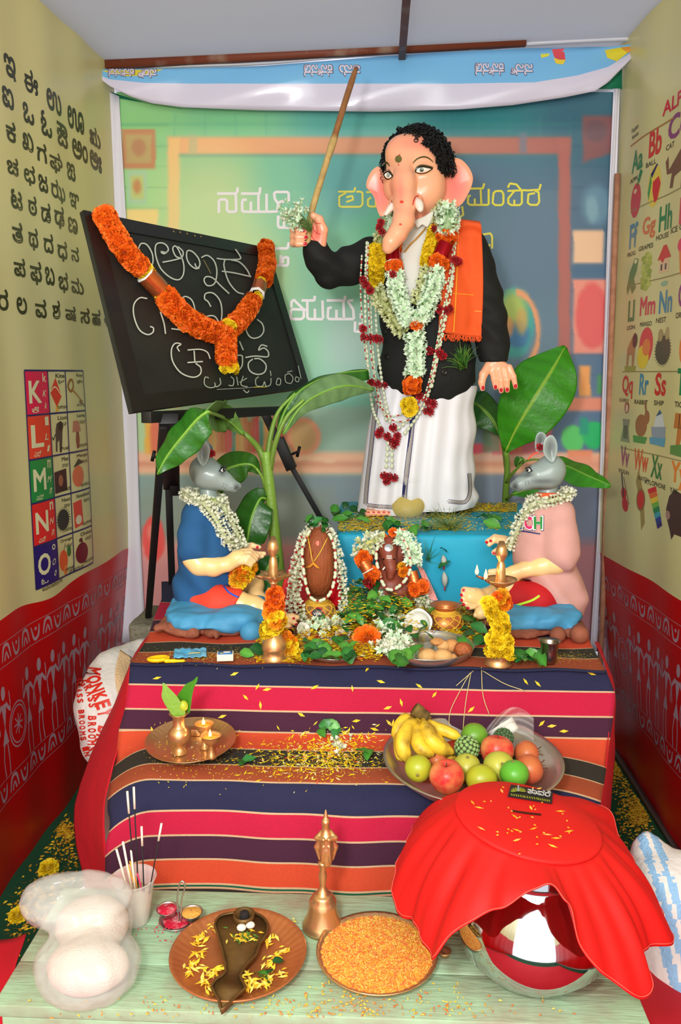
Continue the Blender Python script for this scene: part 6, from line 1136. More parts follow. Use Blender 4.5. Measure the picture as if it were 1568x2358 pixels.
m1, bsh1 = mouse('grey mouse headed figure in a blue shirt and coral shorts seated on a blue cushion', 1, Y1,
 [(470, 1082, Y1, .038), (478, 1094, Y1 - .005, .039), (496, 1098, Y1 - .01, .032), (520, 1110, Y1 - .012, .021), (541, 1121, Y1 - .014, .0115), (549, 1119, Y1 - .014, .006)][:6],
 [(zc(380, 980, .2332, [(345, 165), (318, 220), (314, 300), (338, 368), (370, 402), (400, 386), (428, 330), (445, 250), (432, 190), (388, 154)]), Y1 - .046, .012, .010), (zc(380, 980, .2332, [(390, 156), (430, 165), (470, 200), (480, 250), (465, 300), (440, 330), (400, 300)]), Y1 + .02, .008, .010)],
 [(487, 1044, Y1 - .03)],
 [[(452, 1225, Y1 - .05, .036), (447, 1285, Y1 - .065, .033), (460, 1300, Y1 - .07, .032), (492, 1305, Y1 - .065, .028), (524, 1299, Y1 - .06, .021), (545, 1286, Y1 - .06, .022), (556, 1281, Y1 - .06, .019)], [(510, 1230, Y1 + .06, .028), (545, 1262, Y1 + .05, .018), (562, 1262, Y1 + .04, .016)]],
 [[(450, 1372, Y1 - .03, .036), (500, 1385, Y1 - .06, .042), (548, 1388, Y1 - .07, .034), (585, 1396, Y1 - .08, .030), (622, 1406, Y1 - .09, .019), (640, 1418, Y1 - .095, .020), (662, 1430, Y1 - .10, .020)], [(474, 1365, Y1 + .04, .036), (530, 1345, Y1 + .08, .038), (585, 1348, Y1 + .07, .030), (590, 1375, Y1 + .02, .022), (625, 1390, Y1 + .03, .016)]],
 [(478, 1120, Y1 + .01, .024), (482, 1160, Y1 + .01, .026), (478, 1210, Y1 + .01, .05), (472, 1300, Y1 + .01, .05), (460, 1350, Y1, .04)],
 BS, [[(455, 1182, Y1 - .01, .038), (500, 1186, Y1 + .02, .034)], [(470, 1200, Y1 + .005, .062), (476, 1240, Y1 + .005, .074), (476, 1290, Y1 + .005, .078), (466, 1340, Y1, .076), (462, 1378, Y1 - .01, .070)], [(430, 1340, Y1, .03), (424, 1385, Y1, .028)], [(505, 1325, Y1 + .01, .04), (520, 1345, Y1, .03)]],
 [[(452, 1190, Y1 - .03, .040), (446, 1230, Y1 - .055, .044), (446, 1264, Y1 - .064, .046)]], OS,
 [[(450, 1378, Y1 - .02, .054), (500, 1388, Y1 - .055, .052), (545, 1390, Y1 - .07, .045)], [(480, 1365, Y1 + .05, .05), (545, 1345, Y1 + .08, .044)]],
 dict(cut=lambda px, py: np.maximum(lcut((566, 1350), (524, 1420))(px, py), (px - 575) * .0013), line=[(512, 1345), (524, 1362), (540, 1372), (550, 1376)], w=4, c=(40, 90, 200)),
 [((482, 1152, Y1 + .005), YG, .036)], [], (0, 0), fingers=[[[(556, 1278, Y1 - .06, .013), (574, 1276, Y1 - .055, .0105), (588, 1288, Y1 - .05, .008)], [(554, 1284, Y1 - .07, .012), (572, 1283, Y1 - .072, .010), (584, 1292, Y1 - .065, .008)], [(548, 1292, Y1 - .07, .013), (566, 1292, Y1 - .075, .010), (577, 1300, Y1 - .07, .008)], [(558, 1272, Y1 - .05, .012), (576, 1270, Y1 - .04, .010), (592, 1281, Y1 - .03, .0075)]], [[(562, 1258, Y1 + .04, .011), (580, 1256, Y1 + .035, .009), (597, 1260, Y1 + .03, .0065)], [(566, 1268, Y1 + .035, .010), (590, 1276, Y1 + .02, .009), (608, 1275, Y1 + .01, .007)], [(566, 1264, Y1 + .03, .010), (590, 1284, Y1 + .01, .008), (604, 1281, Y1 + .0, .006)]], [[(650, 1424, Y1 - .10, .012), (672, 1420, Y1 - .10, .0105), (684, 1422, Y1 - .10, .008)]] + [[[(646 + 4, 1428, Y1 - .105, .011), (672 - 5 * i + 4, 1432 + 4 * i, Y1 - .112, .008), (681 - 7 * i, 1437 + 3.5 * i, Y1 - .115, .0065)]] for i in range(4)][0], [[(652, 1430, Y1 - .107, .010), (664, 1442, Y1 - .115, .0075), (670, 1445, Y1 - .118, .006)]], [[(648, 1430, Y1 - .108, .010), (652, 1443, Y1 - .116, .007), (657, 1448, Y1 - .118, .0055)]], [[(642, 1428, Y1 - .108, .010), (644, 1442, Y1 - .116, .0065), (647, 1449, Y1 - .118, .005)]]],
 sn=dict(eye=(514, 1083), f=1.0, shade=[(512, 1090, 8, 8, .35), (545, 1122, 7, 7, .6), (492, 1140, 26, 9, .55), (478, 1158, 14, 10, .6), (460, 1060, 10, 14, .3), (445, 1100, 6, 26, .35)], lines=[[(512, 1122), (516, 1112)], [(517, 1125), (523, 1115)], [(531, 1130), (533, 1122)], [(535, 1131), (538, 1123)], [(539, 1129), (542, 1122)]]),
 hem=[lambda px, py, Y: (py - np.interp(px, [400, 420, 470, 500, 520, 545], [1392, 1396, 1400, 1370, 1352, 1345])) * .0013])
b = MB(); text(b, lambda x, y: hit(bsh1, x, y, Y1), 'N', 513, 1240, 10, 26, (240, 240, 244), .04, off=.002); text(b, lambda x, y: hit(bsh1, x, y, Y1), 'N', 513, 1240, 7, 20, (30, 80, 190), .02, off=.003); b.obj('shirt_print', PRINT, m1)
Y2 = 2.46
m2, bsh2 = mouse('grey mouse headed figure in a dusty pink shirt and red shorts seated on a cushion', -1, Y2,
 [(1268, 1082, Y2, .040), (1258, 1094, Y2 - .005, .039), (1236, 1096, Y2 - .01, .032), (1210, 1109, Y2 - .012, .021), (1190, 1118, Y2 - .014, .0125), (1181, 1119, Y2 - .014, .006)],
 [(zc(1050, 980, .246, [(860, 100), (905, 92), (940, 145), (950, 225), (925, 325), (900, 348), (852, 312), (815, 240), (826, 150)]), Y2 - .048, .012, .010), (zc(1050, 980, .246, [(800, 58), (840, 85), (850, 150), (820, 240), (760, 250), (738, 200), (742, 120), (765, 70)]), Y2 + .02, .008, .010)],
 [(1243, 1030, Y2 - .03)],
 [[(1288, 1225, Y2 - .05, .038), (1296, 1280, Y2 - .065, .035), (1280, 1294, Y2 - .07, .034), (1245, 1304, Y2 - .065, .029), (1205, 1312, Y2 - .06, .022), (1182, 1320, Y2 - .06, .021), (1168, 1322, Y2 - .06, .017)], [(1220, 1225, Y2 + .06, .03), (1178, 1252, Y2 + .05, .018), (1160, 1245, Y2 + .04, .016)]],
 [[(1278, 1372, Y2 - .03, .038), (1230, 1378, Y2 - .06, .045), (1175, 1366, Y2 - .07, .036), (1140, 1385, Y2 - .08, .026), (1118, 1406, Y2 - .09, .020), (1106, 1412, Y2 - .10, .019)], [(1262, 1368, Y2 + .04, .036), (1210, 1350, Y2 + .08, .04), (1160, 1352, Y2 + .04, .028), (1118, 1372, Y2 - .02, .022), (1092, 1376, Y2 - .05, .028), (1082, 1375, Y2 - .06, .026)]],
 [(1262, 1120, Y2 + .01, .026), (1262, 1160, Y2 + .01, .028), (1260, 1210, Y2 + .01, .05), (1262, 1300, Y2 + .01, .05), (1278, 1350, Y2, .04)],
 PS, [[(1290, 1178, Y2 - .01, .040), (1240, 1184, Y2 + .02, .036)], [(1262, 1200, Y2 + .005, .062), (1250, 1240, Y2 + .005, .078), (1248, 1290, Y2 + .005, .082), (1268, 1340, Y2, .082), (1288, 1385, Y2 - .01, .078)], [(1305, 1340, Y2, .03), (1322, 1402, Y2, .030)], [(1225, 1325, Y2 + .01, .045)]],
 [[(1290, 1190, Y2 - .03, .042), (1290, 1235, Y2 - .055, .050), (1290, 1274, Y2 - .064, .056)]], RS_,
 [[(1272, 1380, Y2 - .02, .050), (1236, 1384, Y2 - .055, .056), (1188, 1374, Y2 - .07, .050)], [(1270, 1365, Y2 + .05, .05), (1200, 1350, Y2 + .08, .046)]],
 dict(cut=lambda px, py: lcut((1166, 1420), (1160, 1330))(px, py) * 1, line=[(1172, 1398), (1200, 1390), (1225, 1382), (1242, 1372)], w=5, c=(190, 236, 60)),
 [((1262, 1152, Y2 + .005), YG, .040), ((1262, 1140, Y2 + .005), ORB, .033)], [], (0, 0),
 fingers=[[[(1162, 1243, Y2 + .04, .014), (1140, 1238, Y2 + .03, .011), (1122, 1247, Y2 + .02, .0075)], [(1160, 1246, Y2 + .03, .013), (1138, 1242, Y2 + .02, .0105), (1126, 1254, Y2 + .01, .007)], [(1164, 1254, Y2 + .03, .013), (1150, 1266, Y2 + .02, .0115), (1138, 1272, Y2 + .015, .009)]], [[(1172, 1318, Y2 - .06, .014), (1150, 1316, Y2 - .055, .011), (1128, 1316, Y2 - .05, .0075)], [(1170, 1324, Y2 - .065, .013), (1148, 1325, Y2 - .065, .0105), (1126, 1326, Y2 - .06, .0075)], [(1172, 1328, Y2 - .06, .012), (1152, 1334, Y2 - .065, .0095), (1134, 1336, Y2 - .06, .007)]],
  [[(1088, 1365, Y2 - .06, .016), (1070, 1360, Y2 - .065, .0125)], [(1086, 1372, Y2 - .065, .013), (1066, 1370, Y2 - .07, .009)], [(1086, 1380, Y2 - .068, .012), (1067, 1381, Y2 - .073, .0085)], [(1088, 1388, Y2 - .07, .012), (1071, 1391, Y2 - .075, .0085)], [(1092, 1395, Y2 - .07, .011), (1080, 1399, Y2 - .075, .008)]]] + [[[(1108, 1410, Y2 - .10, .012), (1096 + 9 * i, 1416, Y2 - .105, .0085)]] for i in range(4)],
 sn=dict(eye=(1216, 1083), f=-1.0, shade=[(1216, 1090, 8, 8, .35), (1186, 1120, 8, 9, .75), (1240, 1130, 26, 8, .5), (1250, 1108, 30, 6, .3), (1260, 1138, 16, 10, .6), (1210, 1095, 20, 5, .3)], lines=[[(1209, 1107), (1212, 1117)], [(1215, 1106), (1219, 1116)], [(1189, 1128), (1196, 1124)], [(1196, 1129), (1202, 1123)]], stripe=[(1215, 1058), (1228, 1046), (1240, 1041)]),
 hem=[lambda px, py, Y: (py - np.interp(px, [1150, 1190, 1222, 1235, 1262, 1300, 1350], [1330, 1335, 1335, 1375, 1405, 1412, 1420])) * .0013])
b = MB(); mm2 = lambda x, y: hit(bsh2, x, y, Y2)
for ch, x, wd, c_ in (('E', 1196, 18, (30, 120, 210)), ('C', 1218, 20, (226, 40, 110)), ('H', 1240, 22, (30, 140, 60))): text(b, mm2, ch, x, 1205, wd + 4, 36, (40, 40, 90), .09, off=.0022); text(b, mm2, ch, x, 1205, wd + 2, 34, (236, 226, 230), .07, off=.003); text(b, mm2, ch, x, 1205, wd - 3, 29, c_, .04, off=.0038)
ribbon(b, mm2, [(1190, 1222), (1215, 1225), (1244, 1230)], 3, (40, 50, 110), .0024); tag(b.obj('shirt_print', PRINT, m2), kind='stuff')
# nails found on each fingertip
for t_, L in ((m1, [(593, 1260), (676, 1424), (682, 1438), (670, 1446), (656, 1449), (646, 1450)]), (m2, [(1138, 1273), (1121, 1249), (1130, 1246), (1068, 1359), (1063, 1370), (1063, 1382), (1068, 1392), (1078, 1400)])):
    bo = [c for c in t_.children if c.name.startswith('body')][0]; off = np.array(t_.location); vv = [tuple(np.array(v.co) + off) for v in bo.data.vertices]; bv_ = BVHTree.FromPolygons(vv, [tuple(p.vertices) for p in bo.data.polygons]); b = MB()
    for x, y in L: nail(b, bv_, x, y, (3.6, 3.4), off=.001)
    if b.n: tag(b.obj('nail', NAIL, t_), kind='stuff')
# jasmine garlands round their necks, flowers in the hand
random.seed(5)
def collar_g(lab, front, loopc, r, Y0):
    g = thing('jasmine_garland', lab, 'garland', P(loopc[0], loopc[1], Y0)); a = np.linspace(0, 2 * PI, 18); c = P(loopc[0], loopc[1], Y0 + .005)
    fluffy(g, np.column_stack([c[0] + np.cos(a) * r, c[1] + np.sin(a) * r * .85, c[2] + loopc[2] * np.cos(a)]), .017, FLW, s=1.05, ring=6, step=.010, core=(200, 206, 160))
    for L in front: fluffy(g, gpath(L, .02, [bsh1, bsh2]), .019, FLW, s=1.1, ring=6, step=.010, core=(200, 206, 160))
    return g
collar_g('white jasmine garland round the neck of the mouse in blue', [[(430, 1140), (470, 1160), (500, 1200), (520, 1240), (550, 1265)], [(510, 1160), (530, 1195), (546, 1230), (556, 1258)]], (468, 1146, -.012), .058, Y1)
collar_g('white jasmine garland round the neck of the mouse in pink', [[(1250, 1148), (1220, 1170), (1200, 1200), (1185, 1235), (1172, 1260)]], (1266, 1146, .016), .058, Y2)
g = thing('marigold_bunch', 'bunch of yellow and orange marigolds hanging from the hand of the mouse in blue', 'flowers', P(560, 1330, Y1 - .05)); packed(g, resample(np.array([P(572, 1302, Y1 - .045), P(560, 1320, Y1 - .045), P(550, 1335, Y1 - .045)]), .01), .034, BB + [BY[0], BO[0]], step=.016, ring=7)
CSH = M('blue_cushion_paint', (70, 150, 196), rough=.6, var=.35, vs=14, col2=(58, 120, 160), bump=.4, bs=30, contrast=.6); CLAY = M('red_clay', (150, 86, 62), rough=.8, var=.5, vs=18, col2=(112, 60, 44), bump=1, bs=50)
def cushion(lab, x0, x1, ya, yb_, top, loc, rolls):
    t = thing('clay_cushion', lab, 'cushion', loc); sx, sy = (x1 - x0) / 2, (yb_ - ya) / 2; cx_, cy_ = (x0 + x1) / 2, (ya + yb_) / 2
    def sq(cz, hz, ex, seed, h=.0055):
        s = SDF((x0 - .04, ya - .04, cz - hz - .02), (x1 + .04, yb_ + .04, cz + hz + .03), h); X, Y, Z = s.allg(); q = (np.abs((X - cx_) / sx) ** ex + np.abs((Y - cy_) / sy) ** ex + np.abs((Z - cz) / hz) ** 2.5) ** (1 / ex)
        s.F = ((q - 1) * hz * 1.1 + .006 * fbm(np.stack([X, Y, Z], -1).reshape(-1, 3), 30, seed).reshape(X.shape)).astype(np.float32); return s.mesh(1)
    b = MB(); b.add(sq(ZT + .018, .018, 6, 2)); b.obj('clay_base', CLAY, t); b = MB(); b.add(sq((ZT + .018 + top) / 2, (top - ZT - .016) / 2, 4.5, 4)); b.obj('pad', CSH, t)
    for a, c, r, m_ in rolls: s = SDF(np.minimum(a, c) - r - .01, np.maximum(a, c) + r + .01, .0045); s.cap(a, c, r, r * .95, .005); b = MB(); b.add(s.mesh(1)); b.obj('bolster', m_, t)
    return t
a0 = P(383, 1510, 2.24)
cushion('pale blue clay cushion on a red clay base under the mouse in blue', P(388, 1450, 2.3)[0], P(602, 1450, 2.3)[0], 2.225, 2.56, .932, (a0[0] + .14, 2.4, ZT), [(P(577, 1455, 2.235), P(598, 1435, 2.42), .031, CSH), (P(398, 1446, 2.235), P(416, 1426, 2.42), .020, CLAY)])
cushion('pale blue clay cushion with torn red clay edges under the mouse in pink', P(1112, 1450, 2.32)[0], P(1338, 1450, 2.32)[0], 2.25, 2.60, .932, (.42, 2.43, ZT), [(P(1284, 1462, 2.235), P(1282, 1440, 2.44), .022, CLAY), (P(1334, 1462, 2.235), P(1326, 1442, 2.44), .026, CLAY)])
# ================================================================ OBJECTS ON THE TABLE, THE STEP AND THE BENCH
BRASS = M('brass', (216, 170, 118), rough=.3, metal=.8, var=.25, vs=25, col2=(184, 130, 84)); COPPER = M('copper', (206, 128, 76), rough=.4, metal=.6, var=.35, vs=20, col2=(156, 88, 54)); STEEL = M('steel', (196, 192, 184), rough=.3, metal=.9); CHROME = M('polished_steel', (206, 206, 210), rough=.05, metal=1)
PLAS = M('flower_heap', None, rough=.6)
def on(px, py, z=ZT): return PZ(px, py, z)
def T_(v, f, p): return np.asarray(v) + np.asarray(p), f
FLAME = M('flame', (255, 176, 80), emit=9, rough=1)
def flame(t, p, h=.022, r=.0048):
    b = MB(); b.add(lathe([(.0003, 0), (r * .8, h * .15), (r, h * .32), (r * .6, h * .62), (.0003, h)], 10, p)); b.obj('flame', FLAME, t); b = MB(); b.add(tube([np.array(p) - [0, 0, .006], np.array(p) + [0, 0, .004]], .0012, 5)); b.obj('wick', M('burnt_wick', (30, 20, 16)), t)
    l = bpy.data.lights.new('flame_light', 'POINT'); l.energy = .12; l.color = (1, .6, .25); l.shadow_soft_size = .008; o = bpy.data.objects.new('flame_light', l); C.objects.link(o); o.location = Vector([float(q) for q in np.array(p) + [0, 0, h * .5]])
def oil_lamp(lab, cx_, base_y, z0, top_y, bowl_y, spouts, R, wick=(), closed=False, prof_b=None):
    p = PZ(cx_, base_y, z0); Y = p[1]; H = P(cx_, top_y, Y)[2] - z0; zb = P(cx_, bowl_y, Y)[2] - z0; t = thing('oil_lamp', lab, 'lamp', p)
    b = MB(); b.add(lathe([(.0005, 0), (.036, 0), (.037, .004), (.032, .012), (.030, .022), (.033, .028), (.034, .034), (.030, .050), (.020, .066), (.011, .078), (.008, .090), (.0125, .100), (.008, .110), (.0075, zb * .72), (.0115, zb * .76), (.0075, zb * .80), (.009, zb * .86), (.0065, zb * .9), (.009, zb - .012), (.014, zb - .006), (.0005, zb - .006)], 28, p)); b.obj('base', BRASS, t)
    def fl(a, r, z): return r * (1 + spouts[1] * np.maximum(0, np.cos(a * spouts[0] + spouts[2])) ** 6 * (r > R * .6))
    b = MB(); b.add(lathe([(.001, zb - .006), (R * .4, zb - .004), (R * .8, zb + .006), (R, zb + .014), (R * .98, zb + .0155), (R * .8, zb + .010), (R * .4, zb + .003), (.001, zb + .002)], 60, p, fl=fl)); b.obj('bowl', BRASS, t)
    b = MB(); b.add(lathe([(.0145, zb), (.0145, zb + .01), (.012, zb + .03), (.012, zb + .032), (.0105, zb + .052), (.0075, zb + .058), (.0075, zb + .062), (.014, zb + .074), (.0155, zb + .082), (.013, zb + .095), (.0065, zb + .112), (.0035, H - .014), (.0055, H - .010), (.003, H - .006), (.0008, H)], 24, p)); b.obj('finial', BRASS, t)
    for a, r, h in wick: q = np.array([p[0] + math.cos(a) * r, p[1] + math.sin(a) * r, z0 + zb + .018]); b = MB(); b.add(tube([q + [-.6 * math.cos(a) * .03, -.6 * math.sin(a) * .03, -.006], q], [.004, .0025], 6)); b.obj('cotton_wick', M('oily_wick', (110, 60, 40), rough=.4), t); flame(t, q + [0, 0, .003], h)
    return t, p, zb
l1, p1_, zb1 = oil_lamp('tall brass oil lamp beside the mouse in blue, its stem wrapped in marigolds', 632, 1518, ZT, 1254, 1334, (5, .42, .5), .036)
l2, p2_, zb2 = oil_lamp('tall brass oil lamp with two lit wicks beside the mouse in pink', 1146, 1530, ZT, 1260, 1346, (1, 0, 0), .043, wick=((2.9, .060, .026), (-2.5, .052, .026)))
def lampgarl(lab, L, R, ms): g = thing('marigold_string', lab, 'garland', L[-1]); packed(g, resample(spl(L, 5), .008), R, ms, 'marigold', step=.013, ring=5, jit=.5); return g
Ya, Yb = p1_[1], p2_[1]
lampgarl('orange and yellow marigold string wound down the left brass lamp stem', [P(632, 1366, Ya), P(636, 1385, Ya - .02), P(628, 1400, Ya - .02)], .026, BO); lampgarl('yellow marigold string trailing round the foot of the left brass lamp', [P(626, 1410, Ya - .02), P(640, 1430, Ya - .025), P(618, 1452, Ya), P(640, 1462, Ya + .03), P(662, 1480, Ya + .03), P(668, 1500, Ya + .03)], .028, BY + BB)
lampgarl('orange marigold cluster at the top of the right brass lamp stem', [P(1150, 1370, Yb - .01), P(1158, 1392, Yb - .012)], .026, BO + BB); lampgarl('bright yellow marigold string wound round the lower half of the right brass lamp', [P(1132, 1385, Yb - .01), P(1138, 1405, Yb - .012), P(1150, 1430, Yb - .02), P(1152, 1455, Yb - .02), P(1140, 1475, Yb - .03), P(1165, 1478, Yb - .03), P(1130, 1490, Yb - .03), P(1170, 1496, Yb - .03)], .028, BY)
THR = M('turmeric_thread', (226, 182, 60), rough=.7)
def netpot(name, lab, p, r, prof_, mat, parts=True):
    t = thing(name, lab, 'pot', p); b = MB(); b.add(lathe([(a * r, c * r) for a, c in prof_], 40, p)); b.obj('pot_body', mat, t)
    body = [(a, c) for a, c in prof_]; zc_ = np.array([c for a, c in body]); rc = np.array([a for a, c in body]); k = int(np.argmax(zc_)); zz_, rr = zc_[:k + 1], rc[:k + 1]
    b = MB()
    for sg in (1, -1):
        for i in range(9):
            a0 = 2 * PI * i / 9; L = []
            for q in np.linspace(.08, 1.28, 16): R_q = np.interp(q, zz_, rr) + .03; a = a0 + sg * q * 1.5; L.append(p + np.array([math.cos(a) * R_q, math.sin(a) * R_q, q]) * r)
            b.add(tube(L, .0016, 5))
    for q in (1.28, 1.34, 1.40, 1.46): R_q = np.interp(q, zz_, rr) + .03; a = np.linspace(0, 2 * PI, 25); b.add(tube(np.column_stack([np.cos(a) * R_q, np.sin(a) * R_q, np.full(25, q)]) * r + p, .0025, 5))
    tag(b.obj('thread_net', THR, t), kind='stuff'); return t
PPR = [(.02, 0), (.45, 0), (.8, .18), (.98, .5), (1.0, .75), (.92, 1.05), (.72, 1.28), (.56, 1.38), (.52, 1.5), (.6, 1.62), (.86, 1.74), (.88, 1.77), (.84, 1.77), (.55, 1.62), (.5, 1.5), (.5, 1.3), (.02, 1.25)]
pk = on(1028, 1446); netpot('copper_pot', 'copper water pot netted in yellow thread beside the broken coconut', P(1024, 1462, pk[1]), P(1066, 1420, pk[1])[0] - P(1025, 1420, pk[1])[0], PPR, COPPER)
pk = on(733, 1432); rk = P(772, 1400, pk[1])[0] - P(733, 1400, pk[1])[0]; kp = P(733, 1436, pk[1])
t = netpot('brass_kalasha', 'brass pot netted in yellow thread holding the brown dressed coconut', kp, rk, PPR[:10] + [(.7, 1.66), (.66, 1.66), (.5, 1.5), (.02, 1.3)], BRASS)
bv_ = bvh_of(lathe([(a * rk, c * rk) for a, c in PPR], 40, kp)); b = MB(); md_ = lambda x, y: hit(bv_, x, y, pk[1]); disc(b, md_, (731, 1412), (15, 13), (180, 20, 30), .0022); disc(b, md_, (731, 1412), (12, 10), (16, 14, 18), .0028); [ribbon(b, md_, [(723 + 4 * k, 1411), (726 + 4 * k, 1416)], 1.6, (230, 224, 230), .0034, sm=0) for k in range(4)]; tag(b.obj('round_sticker', PRINT, t), kind=None)
# dressed coconut
HUSK = M('coconut_husk', (150, 76, 36), rough=.6, bump=1.6, bs=40, wave=(4, 4, .35), var=.5, vs=12, col2=(110, 48, 22)); Yk = pk[1]
t = thing('dressed_coconut', 'tall brown husked coconut with a yellow thread standing in the brass pot', 'coconut', P(735, 1366, Yk)); c0 = P(735, 1290, Yk); hz = P(735, 1208, Yk)[2] - c0[2]; rx = P(770, 1290, Yk)[0] - c0[0]
b = MB(); b.add(lathe([(.05 * rx, -hz), (.6 * rx, -hz * .92), (.9 * rx, -hz * .6), (1.03 * rx, -hz * .1), (.98 * rx, hz * .25), (.78 * rx, hz * .62), (.45 * rx, hz * .88), (.1 * rx, hz * 1.0)], 48, c0, fl=lambda a, r, z: r * (1 + .012 * np.sin(a * 23) + .015 * np.sin(a * 7 + z * 20)))); b.obj('husk', HUSK, t)
bvk = bvh_of((b.v[0], b.f)); mk_ = lambda x, y: hit(bvk, x, y, Yk - .05); b = MB()
for L in ([(708, 1232), (714, 1262), (720, 1294)], [(754, 1238), (738, 1270), (722, 1294)]): q = spl(L, 5); b.add(tube([mk_(x, y)[0] - [0, .003, 0] for x, y in q], .0016, 5))
b.obj('yellow_thread', THR, t); b = MB(); b.add(tube([mk_(x, y)[0] - [0, .006, 0] for x, y in ((704, 1306), (715, 1303), (722, 1296), (730, 1304), (736, 1308))], [.002, .004, .005, .004, .002], 6)); b.obj('turmeric_root', M('turmeric', (214, 140, 40), rough=.8), t); b = MB(); disc(b, mk_, (731, 1251), (4, 6), (220, 80, 40), .001); b.obj('vermilion_mark', NAIL, t)
# red cloth behind the coconut, strings of flowers over it
sheet('red_silk_cloth', [[P(690, 1235, Yk + .05), P(672, 1290, Yk + .06), P(650, 1350, Yk + .05), P(662, 1402, Yk + .045)], [P(735, 1202, Yk + .055), P(735, 1270, Yk + .07), P(735, 1340, Yk + .07), P(735, 1402, Yk + .065)], [P(762, 1228, Yk + .03), P(778, 1290, Yk + .02), P(786, 1350, Yk + .02), P(784, 1402, Yk + .02)]], M('red_silk', (200, 16, 28), rough=.5), 'red cloth draped round the back of the dressed coconut', 'cloth', amp=.003)
g = thing('jasmine_string', 'white jasmine string arched over the dressed coconut and hanging down both sides', 'garland', P(735, 1210, Yk))
fluffy(g, resample(spl([P(664, 1420, Yk + .0), P(672, 1360, Yk), P(680, 1300, Yk), P(695, 1250, Yk), P(715, 1215, Yk), P(738, 1206, Yk), P(758, 1222, Yk), P(776, 1270, Yk), P(788, 1330, Yk), P(790, 1400, Yk)], 6), .01), .011, FLW, s=1.1, ring=5, step=.012)
fluffy(g, resample(spl([P(690, 1300, Yk - .03), P(684, 1350, Yk - .04), P(690, 1400, Yk - .05), P(700, 1440, Yk - .05)], 6), .01), .011, FLW, s=1.1, ring=5, step=.012)
g = thing('red_white_bead_string', 'red and white beaded string looped round the dressed coconut and its brass pot', 'garland', P(735, 1380, Yk - .06)); strand(g, resample(spl([P(712, 1225, Yk - .02), P(696, 1262, Yk - .03), P(700, 1320, Yk - .05), P(712, 1370, Yk - .07), P(735, 1384, Yk - .075), P(760, 1366, Yk - .06), P(772, 1320, Yk - .04), P(770, 1260, Yk - .02), P(756, 1225, Yk - .01)], 6), .008), True, 1.6)
def leaf_mesh(sd, l=.032, w_=.013, c=(44, 110, 36)):
    r = random.Random(sd); b = MB(); V = []; n = 5
    for i in range(n):
        t = i / (n - 1); ww = w_ * math.sin(PI * min(.97, t * .92 + .05)) ** .8
        for k in (-1, 0, 1): V.append((k * ww, l * (t - .5), .003 * abs(k) + .006 * math.sin(t * 3) * r.uniform(.3, 1.4)))
    b.add((V, [(i * 3 + k, i * 3 + k + 1, i * 3 + k + 4, i * 3 + k + 3) for i in range(n - 1) for k in (0, 1)]), col=np.array([np.array(c) * (1.25 if i % 3 == 1 else 1) for i in range(len(V))])); return b.mesh('leaf', LEAFM)
LF = [leaf_mesh(i, .030 + .006 * (i % 3), .0115 + .002 * (i % 2), c) for i, c in enumerate([(30, 84, 32), (40, 100, 36), (60, 124, 44), (28, 74, 36), (46, 108, 52), (78, 142, 54)])]
def put_leaf(px, py, z, s=1.0, lab=None, grp=None, tilt=.5, parent=None, Y=None, name='green_leaf'):
    p = PZ(px, py, z) if Y is None else P(px, py, Y); m = random.choice(LF); o = bpy.data.objects.new(name, m); C.objects.link(o)
    R = fit((rng.normal() * tilt, -.35 + rng.normal() * tilt, 1), random.random() * 6.3); o.matrix_basis = mw(p, R, s * random.uniform(.85, 1.25))
    if parent is not None: o.parent = parent; o.location = Vector(p - origin(parent))
    elif lab: tag(o, lab, 'leaf', grp)
    return o
t = thing('leaf_sprig', 'sprig of small green leaves on top of the dressed coconut', 'leaves', P(732, 1200, Yk))
for k in range(12): put_leaf(732 + rng.normal() * 14, 1206 + rng.normal() * 8, 0, .9, parent=t, Y=Yk - .02, tilt=.9, name='leaf')
pi = on(905, 1392); Yi = 2.50; TERR = M('terracotta', (132, 62, 44), rough=.5, bump=.3, bs=60)
t = thing('clay_idol', 'small terracotta elephant headed idol seated in front of the blue pedestal', 'idol', P(903, 1350, Yi) * [1, 1, 0] + [0, 0, ZT])
L = [[(895, 1252, Yi, .028), (893, 1268, Yi - .015, .026), (897, 1290, Yi - .035, .019), (901, 1310, Yi - .045, .014), (899, 1328, Yi - .05, .010)], [(900, 1300, Yi + .01, .04), (900, 1350, Yi, .055), (900, 1392, Yi, .06)], [(880, 1320, Yi, .025), (865, 1350, Yi - .02, .02), (880, 1365, Yi - .04, .016)], [(925, 1320, Yi, .025), (945, 1345, Yi - .02, .02), (925, 1365, Yi - .04, .016)], [(870, 1385, Yi - .03, .026), (930, 1385, Yi - .03, .026)]]
s = SDF(*bounds(L), .0032); [chain(s, q, .012) for q in L]; s.ell(P(868, 1272, Yi), (.022, .008, .024), k=.008).ell(P(922, 1272, Yi), (.022, .008, .024), k=.008); iv = s.mesh(1); b = MB(); b.add(iv); b.obj('body', TERR, t); bvi = bvh_of(iv); mi_ = lambda x, y: hit(bvi, x, y, Yi - .04)
b = MB(); disc(b, mi_, (895, 1262), (9, 8), (170, 176, 180), .004); b.obj('silver_disc', M('silver', (190, 196, 200), rough=.3, metal=.8), t); b = MB(); [ribbon(b, mi_, [(890, 1280 + 3 * k), (902, 1280 + 3 * k)], 1.6, (220, 210, 200), .0015, sm=0, step=2) for k in range(3)]; disc(b, mi_, (884, 1288), (2.4, 2), (20, 14, 14), .0015, n=8); disc(b, mi_, (907, 1288), (2.4, 2), (20, 14, 14), .0015, n=8); tag(b.obj('face_paint', NAIL, t), kind='stuff')
for sx in (-1, 1): b = MB(); b.add(tube([P(897 + 9 * sx, 1304, Yi - .035), P(897 + 16 * sx, 1312, Yi - .05)], [.004, .002], 6)); b.obj('tusk', TUSK, t)
